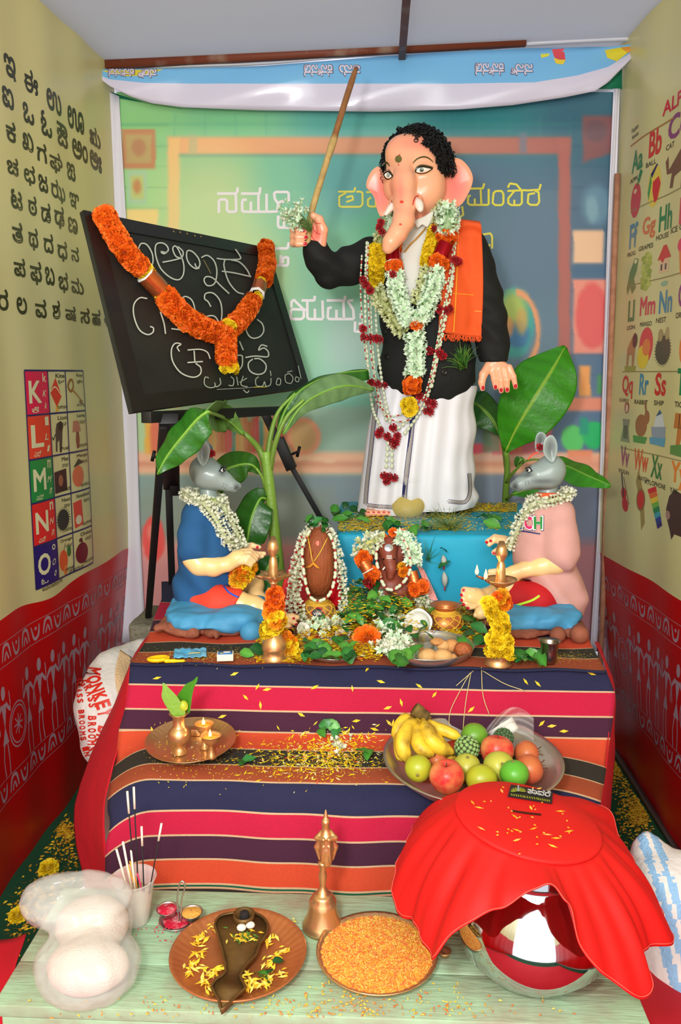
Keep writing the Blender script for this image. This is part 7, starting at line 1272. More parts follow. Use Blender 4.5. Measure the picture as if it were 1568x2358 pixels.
g = thing('idol_garland', 'white and yellow flower garland with copper foil bands round the clay idol', 'garland', P(900, 1400, Yi - .05))
fluffy(g, resample(spl([P(880, 1240, Yi - .02), P(855, 1248, Yi - .02), P(832, 1262, Yi - .03), P(824, 1282, Yi - .04)], 6), .01), .026, FLW + FLY[:1], s=1.5, ring=7, core=(210, 206, 120)); packed(g, resample(np.array([P(832, 1282, Yi - .05), P(838, 1290, Yi - .05)]), .01), .030, BO, step=.014); foil(g, P(836, 1292, Yi - .055), P(848, 1314, Yi - .06), .022, FOILC); packed(g, resample(np.array([P(856, 1322, Yi - .06), P(862, 1330, Yi - .07)]), .01), .028, BO, step=.014); rose(g, 850, 1340, Yi - .08, 1.8)
fluffy(g, resample(spl([P(916, 1236, Yi - .02), P(940, 1246, Yi - .02), P(952, 1270, Yi - .03), P(950, 1296, Yi - .04)], 6), .01), .028, FL, s=1.5, ring=7, core=(210, 220, 190)); packed(g, resample(np.array([P(930, 1306, Yi - .04), P(932, 1318, Yi - .05)]), .01), .024, BO + BB, step=.012); foil(g, P(948, 1316, Yi - .05), P(956, 1346, Yi - .06), .019, FOILC); packed(g, resample(np.array([P(955, 1356, Yi - .07), P(972, 1352, Yi - .065)]), .01), .028, BO, step=.014)
fluffy(g, resample(np.array([P(972, 1376, Yi - .06), P(975, 1392, Yi - .05)]), .01), .022, FLW, s=1.4, ring=6); fluffy(g, resample(np.array([P(868, 1366, Yi - .07), P(872, 1392, Yi - .07)]), .01), .022, FL, s=1.4, ring=6)
g = thing('idol_bead_string', 'red and white beaded string hanging round the trunk of the clay idol', 'garland', P(900, 1360, Yi - .07)); strand(g, resample(spl([P(880, 1238, Yi - .02), P(866, 1275, Yi - .04), P(876, 1330, Yi - .07), P(895, 1358, Yi - .08), P(925, 1345, Yi - .08), P(945, 1310, Yi - .07), P(938, 1260, Yi - .06), P(922, 1234, Yi - .04)], 6), .008), True, 1.7)
for x, y in ((905, 1226), (925, 1228), (880, 1236)): inst('marigold', BO[0], g, mw(P(x, y, Yi - .01), fit((0, -1, .5), 0), .9))
sheet('checked_cloth', [[P(960, 1300, 2.56), P(975, 1340, 2.52), P(990, 1385, 2.46)], [P(975, 1310, 2.56), P(992, 1345, 2.52), P(1008, 1382, 2.46)]], M('red_check', (226, 90, 90), rough=.8, var=1, vs=400, col2=(240, 200, 190)), 'strip of red and white checked cloth to the right of the clay idol', 'cloth', amp=.001)
# hanging stitched buds on the pedestal face
t = thing('bud_pendant', 'pair of pale buds and two round leaves hanging on the pedestal front', 'flowers', P(1024, 1360, 2.575)); b = MB()
for (x, y, x2, y2, r) in ((1020, 1278, 1022, 1304, .008), (1022, 1316, 1024, 1352, .009)): p_ = spl([P(x, y, 2.575), P((x + x2) / 2 + 1, (y + y2) / 2, 2.57), P(x2, y2, 2.575)], 6); k = np.linspace(0, 1, len(p_)); b.add(tube(p_, .001 + r * np.sin(k * PI) ** .8, 8), col=(196, 200, 190)); b.add(tube([p_[-1], p_[-1] - [0, 0, .012]], [.003, .002], 5), col=(196, 40, 60))
tag(b.obj('bud', PET, t), kind='stuff'); put_leaf(1020, 1268, 0, 1.0, parent=t, Y=2.565, tilt=.2, name='leaf'); put_leaf(1024, 1302, 0, 1.0, parent=t, Y=2.56, tilt=.2, name='leaf')
blades('grass_tuft', P(1030, 1215, 2.70), 150, .5, .10, 'bundle of sacred grass lying on the right of the blue pedestal top', 'grass', up=(.6, -.25, .05), both=True, grav=.1, col=((70, 100, 40), (150, 160, 80)))
blades('grass_tuft', P(1010, 1180, 2.93), 120, .7, .07, 'paler bundle of grass at the right foot of the statue', 'grass', up=(.5, -.2, .12), both=True, grav=.1, col=((110, 120, 60), (170, 170, 100)))
blades('grass_tuft', P(985, 1290, 2.585), 16, .4, .09, 'few thin grass stalks against the front of the blue pedestal', 'grass', up=(.3, -.05, .9), grav=.1, w_=.0008)
blades('grass_tuft', P(1100, 1478, 2.29) + [0, 0, .01], 60, .22, .13, 'bundle of dried grass between the sweets plate and the right lamp', 'grass', up=(-.18, .9, .42), both=True, grav=.1, col=((110, 120, 60), (196, 180, 110)))
b = MB()
for L in ([(1082, 1550), (1060, 1590), (1036, 1640), (1034, 1690)], [(1084, 1550), (1072, 1620), (1066, 1680)], [(1108, 1540), (1112, 1600), (1126, 1645)], [(1110, 1545), (1160, 1575), (1208, 1592)], [(1090, 1545), (1050, 1580)]):
    q = spl(L, 6); b.add(tube([(lambda h: h[0] + h[1] * .003)(hit(cloth_bv, x, y, 2.0)) for x, y in q], .0011, 4), col=(206, 190, 130))
tag(b.obj('grass_stalks', GRM), 'long dry grass stalks hanging over the front of the striped cloth', 'grass', kind='stuff')
PLB = M('clear_plastic', (240, 240, 236), rough=.12, alpha=.13, bump=.8, bs=45)
pb = PZ(938, 1196, ZP); t = thing('turmeric_rice_bag', 'clear plastic bag of yellow turmeric rice at the feet of the statue', 'bag', pb)
def lumpy(c, r, seed, amp, h=.004, cut=None):
    s = SDF(np.array(c) - np.array(r) - .02, np.array(c) + np.array(r) + .02, h); s.ell(c, r); X, Y, Z = s.allg(); s.F += (amp * fbm(np.stack([X, Y, Z], -1).reshape(-1, 3), 45, seed)).reshape(X.shape).astype(np.float32)
    if cut is not None: s.F = np.maximum(s.F, cut - Z)
    return s.mesh(1)
r_ = P(982, 1170, pb[1])[0] - P(938, 1170, pb[1])[0]; cc = pb + [0, .03, .045]; b = MB(); b.add(lumpy(cc, (r_, .055, .046), 3, .002, cut=ZP + .001)); b.obj('rice', M('turmeric_rice', (206, 178, 30), rough=.7, bump=1.5, bs=300), t)
b = MB(); b.add(lathe([(r_ * 1.03, .0), (r_ * 1.06, .045), (r_ * .8, .078), (r_ * .35, .098), (r_ * .3, .104), (r_ * .5, .12), (r_ * .75, .135), (r_ * .7, .15)], 48, pb + [0, .03, 0], fl=lambda a, r, z: r * (1 + .07 * np.sin(a * 9 + z * 40) * (z > .08) + .02 * np.sin(a * 13)))); b.obj('plastic_film', PLB, t)
SHELL = M('coconut_shell', (104, 66, 40), rough=.9, bump=2, bs=120, var=.5, vs=30, col2=(140, 96, 62)); MEAT = M('coconut_meat', (236, 238, 232), rough=.35)
def halfco(lab, px, py, Y, r, d, leaf_=False, full=True):
    c = P(px, py, Y); t = thing('coconut_half', lab, 'coconut', c - [0, 0, r]); R = np.array(fit(d, 0)); a = np.linspace(-PI / 2, .25, 10)
    b = MB(); b.add(lathe([(max(.0003, r * math.cos(x)), r * math.sin(x)) for x in a], 32, c, R=R, fl=lambda a_, r_, z: r_ * (1 + .02 * np.sin(a_ * 11)))); b.obj('shell', SHELL, t)
    zt_ = r * math.sin(.25); b = MB(); rr = r * math.cos(.25); b.add(lathe([(rr * .99, zt_ - .001), (rr * .99, zt_ + .002), (rr * .84, zt_ + .001), (rr * .78, zt_ - r * .1), (rr * .55, zt_ - r * .42), (rr * .02, zt_ - r * .55)], 32, c, R=R, fl=lambda a_, r_, z: r_ * (1 + .03 * np.sin(a_ * 5) * (r_ > rr * .9)))); b.obj('white_flesh', MEAT, t)
    if leaf_: put_leaf(px, py + 20, 0, .8, parent=t, Y=Y - r * .7, tilt=.2, name='leaf')
    return t
halfco('broken coconut half showing white flesh beside the netted copper pot', 965, 1436, 2.305, .044, (-.35, -.9, .35), True)
halfco('small brown coconut shell half among the leaves in front of the dressed coconut', 790, 1462, 2.265, .024, (-.1, -.3, .9)); halfco('brown coconut shell piece beside the foot of the mouse in blue', 697, 1452, 2.275, .024, (.6, -.6, .5)); 
sp = PZ(983, 1508, ZT); sr = (P(1090, 1508, sp[1])[0] - P(876, 1508, sp[1])[0]) / 2; sp = sp + [0, .005, .004]
t = thing('steel_plate', 'round steel plate of fried sweets and jasmine at the front edge of the table', 'plate', sp); b = MB(); b.add(lathe([(.001, 0), (sr * .8, 0), (sr * .9, .004), (sr * .97, .016), (sr, .024), (sr * 1.01, .025), (sr * 1.01, .023), (sr * .975, .013), (sr * .91, .001), (sr * .82, -.003), (.001, -.003)], 56, sp)); b.obj('dish', STEEL, t)
SWT = [M('fried_sweet', (206, 150, 88), rough=.6, bump=1.5, bs=60, var=.5, vs=14, col2=(150, 84, 40)), M('pale_fried_sweet', (216, 172, 112), rough=.6, bump=1.2, bs=50, var=.5, vs=12, col2=(176, 110, 60)), M('dark_fried_sweet', (170, 92, 44), rough=.6, bump=2.5, bs=90, var=.5, vs=18, col2=(120, 56, 26))]
for i, (x, y, r, k, l, dz) in enumerate(((984, 1512, 22, 1, 'pale round fried sweet at the front of the steel plate', 0), (1020, 1512, 22, 1, 'pale round fried sweet in the front middle of the plate', 0), (1066, 1497, 22, 2, 'dark brown crumbly fried sweet at the right of the plate', .004), (1038, 1488, 19, 0, 'golden fried sweet behind the dark crumbly one', .008), (1008, 1478, 17, 0, 'flat tan fried sweet at the back of the plate', .022), (960, 1498, 16, 0, 'small brown fried sweet beside the jasmine on the plate', 0), (1020, 1488, 15, 1, 'cream coloured fried sweet at the centre of the heap', .012), (1042, 1516, 11, 0, 'tiny fried sweet fragment at the front right of plate', -.004))):
    q = PZ(x, y, sp[2] + .018 + dz); rr = r * mpp(x, y, q[1]); b = MB(); b.add(lumpy(q, (rr, rr * .95, rr * (.85 if i != 4 else .5)), i + 3, .0025, .0035)); tag(b.obj('fried_sweet', SWT[k], None), l, 'sweet', 'fried sweets on the steel plate')
random.seed(11)
t = thing('loose_jasmine', 'heap of white jasmine flowers on the left of the sweets plate', 'flowers', PZ(915, 1500, sp[2] + .01))
for k in range(70): x = 912 + rng.normal() * 20; y = 1492 + rng.normal() * 14; inst('floret', random.choice(FLW + FL), t, mw(PZ(x, y, sp[2] + .012 + random.random() * .02), fit((rng.normal(), rng.normal() - .5, 1), random.random() * 6), 1.5))
t = thing('loose_jasmine', 'heap of white jasmine flowers between the orange marigold and the coconut', 'flowers', PZ(900, 1452, ZT + .02))
for k in range(70): x = 898 + rng.normal() * 16; y = 1448 + rng.normal() * 16; inst('floret', random.choice(FLW + FL), t, mw(PZ(x, y + 14, ZT) + [0, 0, .01 + random.random() * .03], fit((rng.normal(), rng.normal() - .5, 1), random.random() * 6), 1.5))
t = thing('loose_jasmine', 'scattered white jasmine flowers round the foot of the netted brass pot', 'flowers', PZ(745, 1440, ZT + .02))
for k in range(60): x = 748 + rng.normal() * 30; y = 1436 + rng.normal() * 13; inst('floret', random.choice(FLW + FL), t, mw(PZ(x, y + 8, ZT) + [0, 0, .008 + random.random() * .02], fit((rng.normal(), rng.normal() - .5, 1), random.random() * 6), 1.3))
fp = PZ(770, 1504, ZT) + [0, 0, .003]; fr_ = (P(850, 1504, fp[1])[0] - P(694, 1504, fp[1])[0]) / 2
t = thing('steel_plate', 'small steel plate buried under leaves and yellow petals', 'plate', fp); b = MB(); b.add(lathe([(.001, 0), (fr_ * .85, 0), (fr_ * .97, .008), (fr_, .012), (fr_, .010), (fr_ * .86, -.003), (.001, -.003)], 48, fp)); b.obj('dish', STEEL, t)
q = P(845, 1472, 2.195); tag(inst('marigold', bloom(77, (244, 96, 8), (255, 136, 26), .016, 130, .8), None, mw(q, fit((.1, -1, .35), 0), 2.35)), 'large bright orange marigold at the left rim of the sweets plate', 'flower')
# steel tumbler, matchbox, sachet, spoon
q = PZ(1266, 1534, ZT); rt = (P(1288, 1534, q[1])[0] - P(1244, 1534, q[1])[0]) / 2; hh = P(1265, 1483, q[1])[2] - ZT; q = q + [0, rt * .6, .004]; b = MB(); b.add(lathe([(.001, 0), (rt * .72, 0), (rt * .8, .004), (rt * .86, hh * .5), (rt * .95, hh * .9), (rt * 1.18, hh), (rt * 1.18, hh + .001), (rt * .93, hh * .9), (rt * .82, hh * .5), (rt * .74, .006), (.001, .005)], 40, q)); tag(b.obj('steel_tumbler', M('brushed_steel', (150, 142, 136), rough=.28, metal=1)), 'small steel tumbler at the right end of the table', 'tumbler')
q = PZ(519, 1519, ZT + .004); t = thing('matchbox', 'small matchbox with a blue label lying on the table edge', 'matchbox', q); R = rot('Z', 8); b = MB(); b.add(rbox(q + [0, 0, .010], (.042, .032, .018), .001, R=R)); b.obj('tray', M('match_card', (226, 216, 202), rough=.7), t); b = MB(); b.add(box(q + [0, 0, .0196], (.036, .028, .0008), R=R)); lbl = b.obj('label', M('match_label', (50, 120, 190), rough=.5), t); b = MB(); b.add(box(q + [.004, .003, .0203], (.018, .012, .0005), R=R), col=(235, 225, 215)); b.add(box(q + [-.008, -.006, .0203], (.010, .006, .0005), R=R), col=(220, 190, 60)); tag(b.obj('label_print', PRINT, t), kind='stuff')
q = PZ(438, 1508, ZT + .005); t = thing('foil_sachet', 'crumpled pale blue foil sachet lying on the table', 'sachet', q); R = rot('Z', 12) @ rot('X', 3)
g_ = grid(lambda u, v: ((u - .5) * .085, (v - .5) * .062, .006 + .004 * math.sin(u * 7 + v * 3) * math.sin(v * 6) + .0015 * math.sin(u * 30)), 24, 16); b = MB(); b.add((g_[0] @ R.T + q, g_[1])); solid(b.obj('film', M('blue_foil', (70, 160, 204), rough=.3, bump=.6, bs=50, var=.4, vs=30, col2=(150, 200, 220)), t), .002); b = MB(); b.add(box(q + R @ np.array([.012, -.022, .014]), (.03, .006, .0008), R=R), col=(226, 206, 130)); b.obj('label_print', PRINT, t)
YP = M('yellow_plastic', (244, 196, 10), rough=.3, subs=.1); A_, B_ = PZ(352, 1512, ZT + .012), PZ(378, 1520, ZT + .012); s = SDF(A_ - .05, PZ(425, 1522, ZT) + [.02, .03, .03], .0025)
s.ell((A_ + B_) / 2, (.030, .018, .010), R=rot('Z', 20), k=.004); s.ell((A_ + B_) / 2 + [0, 0, .007], (.026, .0145, .008), R=rot('Z', 20), k=.003, sub=True); s.chain([B_ + [.005, 0, -.002], PZ(400, 1522, ZT + .008), PZ(423, 1522, ZT + .006)], [.006, .0045, .004], .004); b = MB(); b.add(s.mesh(1)); tag(b.obj('plastic_spoon', YP), 'bright yellow plastic spoon at the left end of the table', 'spoon')
random.seed(21); rng = np.random.default_rng(21)
LL = 'loose green leaf in the leafy heap before the clay idol'
for k in range(120):
    x = 868 + rng.normal() * 62; y = 1428 + rng.normal() * 30
    if not (735 < x < 1010 and 1375 < y < 1482): continue
    h_ = .07 * max(0, 1 - abs(x - 868) / 110) * min(1, max(0, (1485 - y) / 60)) + random.random() * .02; o = put_leaf(x, y, ZT + .01, 1.08, LL, 'leaves heaped before the clay idol', .6); o.location.z += h_
for (x0_, x1_, y0_, y1_, z, n, lb, gp) in ((705, 812, 1475, 1520, fp[2] + .012, 26, 'green leaf lying on the buried steel plate', 'leaves on the buried steel plate'), (770, 850, 1160, 1200, ZP + .008, 22, 'small green leaf at the left end of the blue pedestal top', 'leaves at the left of the pedestal'), (850, 990, 1190, 1222, ZP + .008, 14, 'green leaf on the front of the blue pedestal top', 'leaves at the front of the pedestal'), (1100, 1160, 1170, 1210, ZP + .008, 5, 'green leaf at the right end of the blue pedestal top', 'leaves at the right of the pedestal'), (1180, 1250, 1505, 1532, ZT + .01, 8, 'green leaf between the right lamp and the tumbler', 'leaves by the tumbler'), (1060, 1110, 1400, 1500, ZT + .012, 9, 'green leaf between the copper pot and the right lamp', 'leaves by the copper pot'), (900, 960, 1490, 1525, sp[2] + .03, 6, 'green leaf on the jasmine of the sweets plate', 'leaves on the sweets plate'), (560, 600, 1490, 1510, ZT + .008, 3, 'green leaf beside the matchbox and left lamp', 'leaves by the matchbox')):
    for k in range(n): put_leaf(random.uniform(x0_, x1_), random.uniform(y0_, y1_), z + random.random() * .012, 1.25, lb, gp, .45)
def petals(name, lab, spots, n, col=((250, 222, 30), (236, 180, 10), (226, 110, 30), (244, 236, 180)), s=.0085, zf=None, pw_=(.55, .3, .08, .07)):
    b = MB(); r = np.random.default_rng(len(name) + n)
    for i in range(n):
        k = r.integers(len(spots)); x0_, x1_, y0_, y1_, z, dz = spots[k]; p = PZ(r.uniform(x0_, x1_), r.uniform(y0_, y1_), z) + [0, 0, r.random() * dz + .0015]; c = np.array(col[r.choice(len(col), p=pw_)], float) * r.uniform(.85, 1.05)
        a = r.uniform(0, 6.28); d = np.array([math.cos(a), math.sin(a), r.normal() * .12]) * s * r.uniform(.5, 1.2); e = np.array([-math.sin(a), math.cos(a), r.normal() * .15]) * s * .3; b.add(([p - d, p - e, p + d, p + e + [0, 0, .001]], [(0, 1, 2), (0, 2, 3)]), col=c)
    o = b.obj(name, PET, None); return tag(o, lab, 'petals', kind='stuff')
petals('strewn_petals', 'yellow petals and turmeric rice strewn over the blue pedestal top', [(800, 1180, 1166, 1224, ZP, .006), (840, 1080, 1170, 1226, ZP, .012), (780, 900, 1190, 1226, ZP, .008), (1060, 1190, 1160, 1180, ZP, .004)], 6500, s=.0068, pw_=(.68, .22, .03, .07))
petals('strewn_petals', 'yellow petals strewn thickly on the table round the pots and leaves', [(690, 1100, 1410, 1470, ZT, .02), (640, 880, 1440, 1525, ZT, .012), (790, 950, 1390, 1470, ZT, .09), (740, 1000, 1400, 1480, ZT, .04), (690, 860, 1480, 1520, fp[2], .012), (1040, 1110, 1390, 1480, ZT, .015), (590, 720, 1470, 1528, ZT, .006)], 7500, s=.0095)
petals('strewn_petals', 'yellow and white petals heaped on both sides of the clay idol', [(812, 860, 1290, 1400, ZT + .05, .02), (940, 985, 1380, 1420, ZT + .03, .02)], 300, s=.009)
def clothpet(name, lab, spots, n, s=.008, col=((250, 222, 30), (240, 190, 20), (250, 240, 170), (230, 90, 60)), pw_=(.5, .25, .17, .08), rice=False):
    b = MB(); r = np.random.default_rng(n)
    for i in range(n):
        x0_, x1_, y0_, y1_ = spots[r.integers(len(spots))]; x = r.normal((x0_ + x1_) / 2, (x1_ - x0_) / 4); y = r.normal((y0_ + y1_) / 2, (y1_ - y0_) / 4); h, nn = hit(cloth_bv, x, y)
        if h is None: continue
        c = np.array(col[r.choice(len(col), p=pw_)], float); u = np.cross(nn, r.normal(size=3)); u /= np.linalg.norm(u); v = np.cross(nn, u); d = u * s * r.uniform(.5, 1.2); e = v * s * (.22 if not rice else .3); p = h + nn * .0025; b.add(([p - d, p - e, p + d + nn * .002 * (not rice), p + e], [(0, 1, 2), (0, 2, 3)]), col=c)
    return tag(b.obj(name, PET), lab, 'petals', kind='stuff')
clothpet('strewn_petals', 'yellow petals strewn across the middle of the lower step cloth', [(540, 880, 1690, 1780), (700, 860, 1680, 1760), (560, 900, 1720, 1800)], 700)
clothpet('strewn_rice', 'turmeric rice grains strewn over the step cloth', [(540, 900, 1700, 1800), (720, 880, 1720, 1780), (330, 560, 1690, 1800), (560, 880, 1740, 1790)], 1500, s=.0028, rice=True)
clothpet('strewn_rice', 'turmeric rice grains strewn along the table front edge', [(340, 760, 1490, 1530), (380, 600, 1500, 1526), (1180, 1360, 1500, 1530)], 1500, s=.0028, rice=True)
for i, (x, y) in enumerate(((362, 1562), (540, 1552), (593, 1582), (615, 1588), (566, 1606), (600, 1624), (725, 1583), (893, 1630), (811, 1586), (877, 1570), (965, 1580), (1000, 1600), (924, 1618), (905, 1666), (862, 1680), (896, 1665), (1210, 1570), (1238, 1575), (1362, 1552), (1247, 1666), (1270, 1672), (1298, 1684), (1085, 1634), (694, 1646), (820, 1660), (512, 1650), (350, 1680), (860, 1690), (846, 1540), (970, 1780))):
    h, nn = hit(cloth_bv, x, y)
    if h is None: continue
    b = MB(); a = random.random() * 6; u = np.array([math.cos(a), 0, math.sin(a)]); u -= nn * (u @ nn); v = np.cross(nn, u); l = .012; b.add(([h - u * l, h - v * .004 + nn * .002, h + u * l + nn * .004, h + v * .004 + nn * .002], [(0, 1, 2), (0, 2, 3)]), col=(246, 206, 40)); tag(b.obj('yellow_petal', PET), 'single yellow petal caught on the front of the striped cloth', 'petal', 'petals on the cloth front')
for x, y in ((752, 1668), (768, 1672), (745, 1690), (850, 1745), (560, 1765), (572, 1758), (775, 1690), (838, 1740)):
    h, nn = hit(cloth_bv, x, y); m = random.choice(LF); o = bpy.data.objects.new('green_leaf', m); C.objects.link(o); o.matrix_basis = mw(h + nn * .006, fit(nn + rng.normal(size=3) * .3, random.random() * 6), 1.1); tag(o, 'small green leaf lying on the step of the striped cloth', 'leaf', 'leaves on the step cloth')
t = thing('loose_jasmine', 'few white jasmine flowers lying on the step of the striped cloth', 'flowers', hit(cloth_bv, 775, 1715)[0])
for k in range(9): h, nn = hit(cloth_bv, 775 + rng.normal() * 10, 1715 + rng.normal() * 16); inst('floret', random.choice(FLW), t, mw(h + nn * .006, fit(nn + rng.normal(size=3) * .6, 0), 1.2))
def floorpet(name, lab, spots, n, s):
    b = MB(); r = np.random.default_rng(n + 1)
    for i in range(n):
        x0_, x1_, y0_, y1_ = spots[r.integers(len(spots))]; p = PZ(r.normal((x0_ + x1_) / 2, (x1_ - x0_) / 3.5), r.normal((y0_ + y1_) / 2, (y1_ - y0_) / 3.5), 0.005)
        if not XL + .03 < p[0] < XR - .03: continue
        a = r.uniform(0, 6.3); u = np.array([math.cos(a), math.sin(a), .1]) * s * r.uniform(.5, 1.3); v = np.array([-math.sin(a), math.cos(a), .2]) * s * .35; b.add(([p - u, p - v, p + u, p + v + [0, 0, .002]], [(0, 1, 2), (0, 2, 3)]), col=np.array([(206, 150, 20), (230, 190, 40), (190, 140, 40)][r.integers(3)], float))
    return tag(b.obj(name, PET), lab, 'petals', kind='stuff')
floorpet('strewn_petals', 'yellow petals and rice strewn on the green carpet on the left', [(110, 200, 1880, 2000), (20, 120, 2040, 2160), (60, 180, 1960, 2100), (130, 170, 1890, 1930)], 900, .009)
floorpet('strewn_petals', 'yellow petals and rice strewn on the green carpet on the right', [(1400, 1440, 1720, 1800), (1420, 1500, 1780, 1920), (1450, 1500, 1840, 1900), (1400, 1430, 1700, 1760)], 3200, .007)
for x, y, s_, l in ((112, 1999, 1.5, 'round yellow flower lying on the green carpet by the left wall'), (42, 2108, 1.3, 'yellow flower on the carpet near the bench corner')): tag(inst('yellow_flower', BY[0], None, mw(PZ(x, y, .012), fit((0, -.2, 1), 0), s_ * 1.3)), l, 'flower')
# ================================================================ STEP: THALI AND FRUIT BOWL
random.seed(31); rng = np.random.default_rng(31)
def tilt(v, c, ax, deg): return (np.asarray(v) - c) @ rot(ax, deg).T + c
tc_ = P(440, 1716, 1.845); TR = .1075
TP = tc_ + [0, 0, .004]; t = thing('brass_thali', 'round brass plate with fluted rim on the left of the step cloth', 'plate', TP)
fl_ = lambda a, r, z: r * (1 + .012 * np.sin(a * 44) * (r > TR * .84) * (r < TR * .985))
v, f = lathe([(.001, 0), (TR * .76, 0), (TR * .82, .003), (TR * .96, .011), (TR, .013), (TR * 1.005, .0135), (TR, .0115), (TR * .95, .009), (TR * .82, .0), (TR * .76, -.003), (.001, -.003)], 176, TP, fl=fl_); b = MB(); b.add((tilt(v, TP, 'X', 4.5), f)); b.obj('dish', BRASS, t)
ztp = TP[2] + .001
def onp(px, py, c, z=None):  # point on the tilted plate
    r = ray(px, py); n = rot('X', 4.5) @ np.array([0, 0, 1.]); return O3 + r * ((n @ (c - O3)) / (n @ r))
q = onp(414, 1733, TP); s_ = mpp(414, 1700, q[1]); t = thing('brass_kalasha', 'small brass vase holding two betel leaves and a lime on the thali', 'vase', q)
b = MB(); b.add(lathe([(.001, 0), (.019, 0), (.0195, .002), (.013, .012), (.011, .020), (.013, .022), (.022, .030), (.0265, .042), (.024, .054), (.016, .063), (.0135, .066), (.0130, .080), (.0135, .088), (.019, .095), (.0225, .098), (.0215, .099), (.012, .09), (.011, .07), (.001, .06)], 36, q)); b.obj('vase_body', BRASS, t)
zz5 = lambda L: zc(310, 1540, .1594, L)
def flatleaf(L, mid, Y, col, lean, t, nm='betel_leaf'):
    v, f = pad(zz5(L), Y, .0016, 0, tilt=lean, sm=5); b = MB(); b.add((v, f), col=col); o = b.obj(nm, LEAFM, t); b = MB(); b.add(tube([P(x, y, Y - .0015 + lean * (x - np.array(zz5(L)).mean(0)[0])) for x, y in zz5(mid)], .0008, 4), col=np.array(col) * 1.25); b.obj('midrib', LEAFM, o)
flatleaf([(412, 200), (480, 262), (570, 352), (640, 440), (700, 560), (732, 650), (650, 706), (570, 690), (505, 620), (430, 500), (390, 400), (400, 300)], [(425, 240), (480, 420), (600, 620), (640, 700)], q[1] - .012, (128, 170, 62), .0002, t)
flatleaf([(905, 112), (905, 180), (860, 270), (830, 400), (815, 520), (790, 640), (740, 640), (700, 500), (612, 410), (680, 300), (742, 222), (840, 170)], [(890, 170), (780, 330), (740, 560)], q[1] + .012, (66, 132, 30), -.0002, t)
b = MB(); b.add(ball(P(*zz5([(705, 535)])[0], q[1]), (.011, .011, .013), 16, 10)); b.obj('lime', M('lime', (176, 186, 50), rough=.4), t)
def diya(lab, cx_, ry, by, fx):
    q = onp(cx_, by, TP); H = P(cx_, ry, q[1])[2] - q[2]; t = thing('brass_diya', lab, 'lamp', q)
    b = MB(); b.add(lathe([(.001, 0), (.0125, 0), (.0128, .0015), (.008, .010), (.0042, H * .5), (.006, H * .54), (.014, H * .64), (.021, H * .84), (.0225, H * .95), (.0262, H), (.0258, H + .001), (.0205, H * .93), (.012, H * .76), (.001, H * .7)], 32, q)); b.obj('cup', BRASS, t)
    b = MB(); b.add(lathe([(.001, H * .9), (.0195, H * .9)], 24, q)); b.obj('oil', M('lamp_oil', (200, 110, 40), rough=.08, coat=.5), t); flame(t, q + [(fx - cx_) * .001, -.004, H * .93], .019, .0042); return t
diya('brass stemmed diya with a lit wick at the front right of the thali', 487, 1692, 1744, 486); diya('brass stemmed diya with a lit wick behind the front one on the thali', 472, 1664, 1722, 471)
q = onp(452, 1698, TP); b = MB(); b.add(rbox(q + [0, .01, .009], (.028, .014, .016), .002)); tag(b.obj('brass_tin', BRASS), 'small shiny brass tin standing behind the vase on the thali', 'tin')
b = MB()
for k in range(110):
    a = random.random() * 6.28; r = TR * .8 * math.sqrt(random.random()); p = TP + rot('X', 4.5) @ np.array([math.cos(a) * r, math.sin(a) * r, .002]); a = random.random() * 6; l = random.choice([.0025, .0025, .003, .006]); u = np.array([math.cos(a), math.sin(a), .1]) * l; v = np.array([-math.sin(a), math.cos(a), 0]) * .0013; b.add(([p - u, p - v, p + u, p + v + [0, 0, .0006]], [(0, 1, 2), (0, 2, 3)]), col=random.choice([(236, 196, 60), (240, 150, 60), (250, 220, 60), (230, 220, 180)]))
tag(b.obj('strewn_rice', PET), 'turmeric rice grains sprinkled on the brass thali', 'rice', kind='stuff')
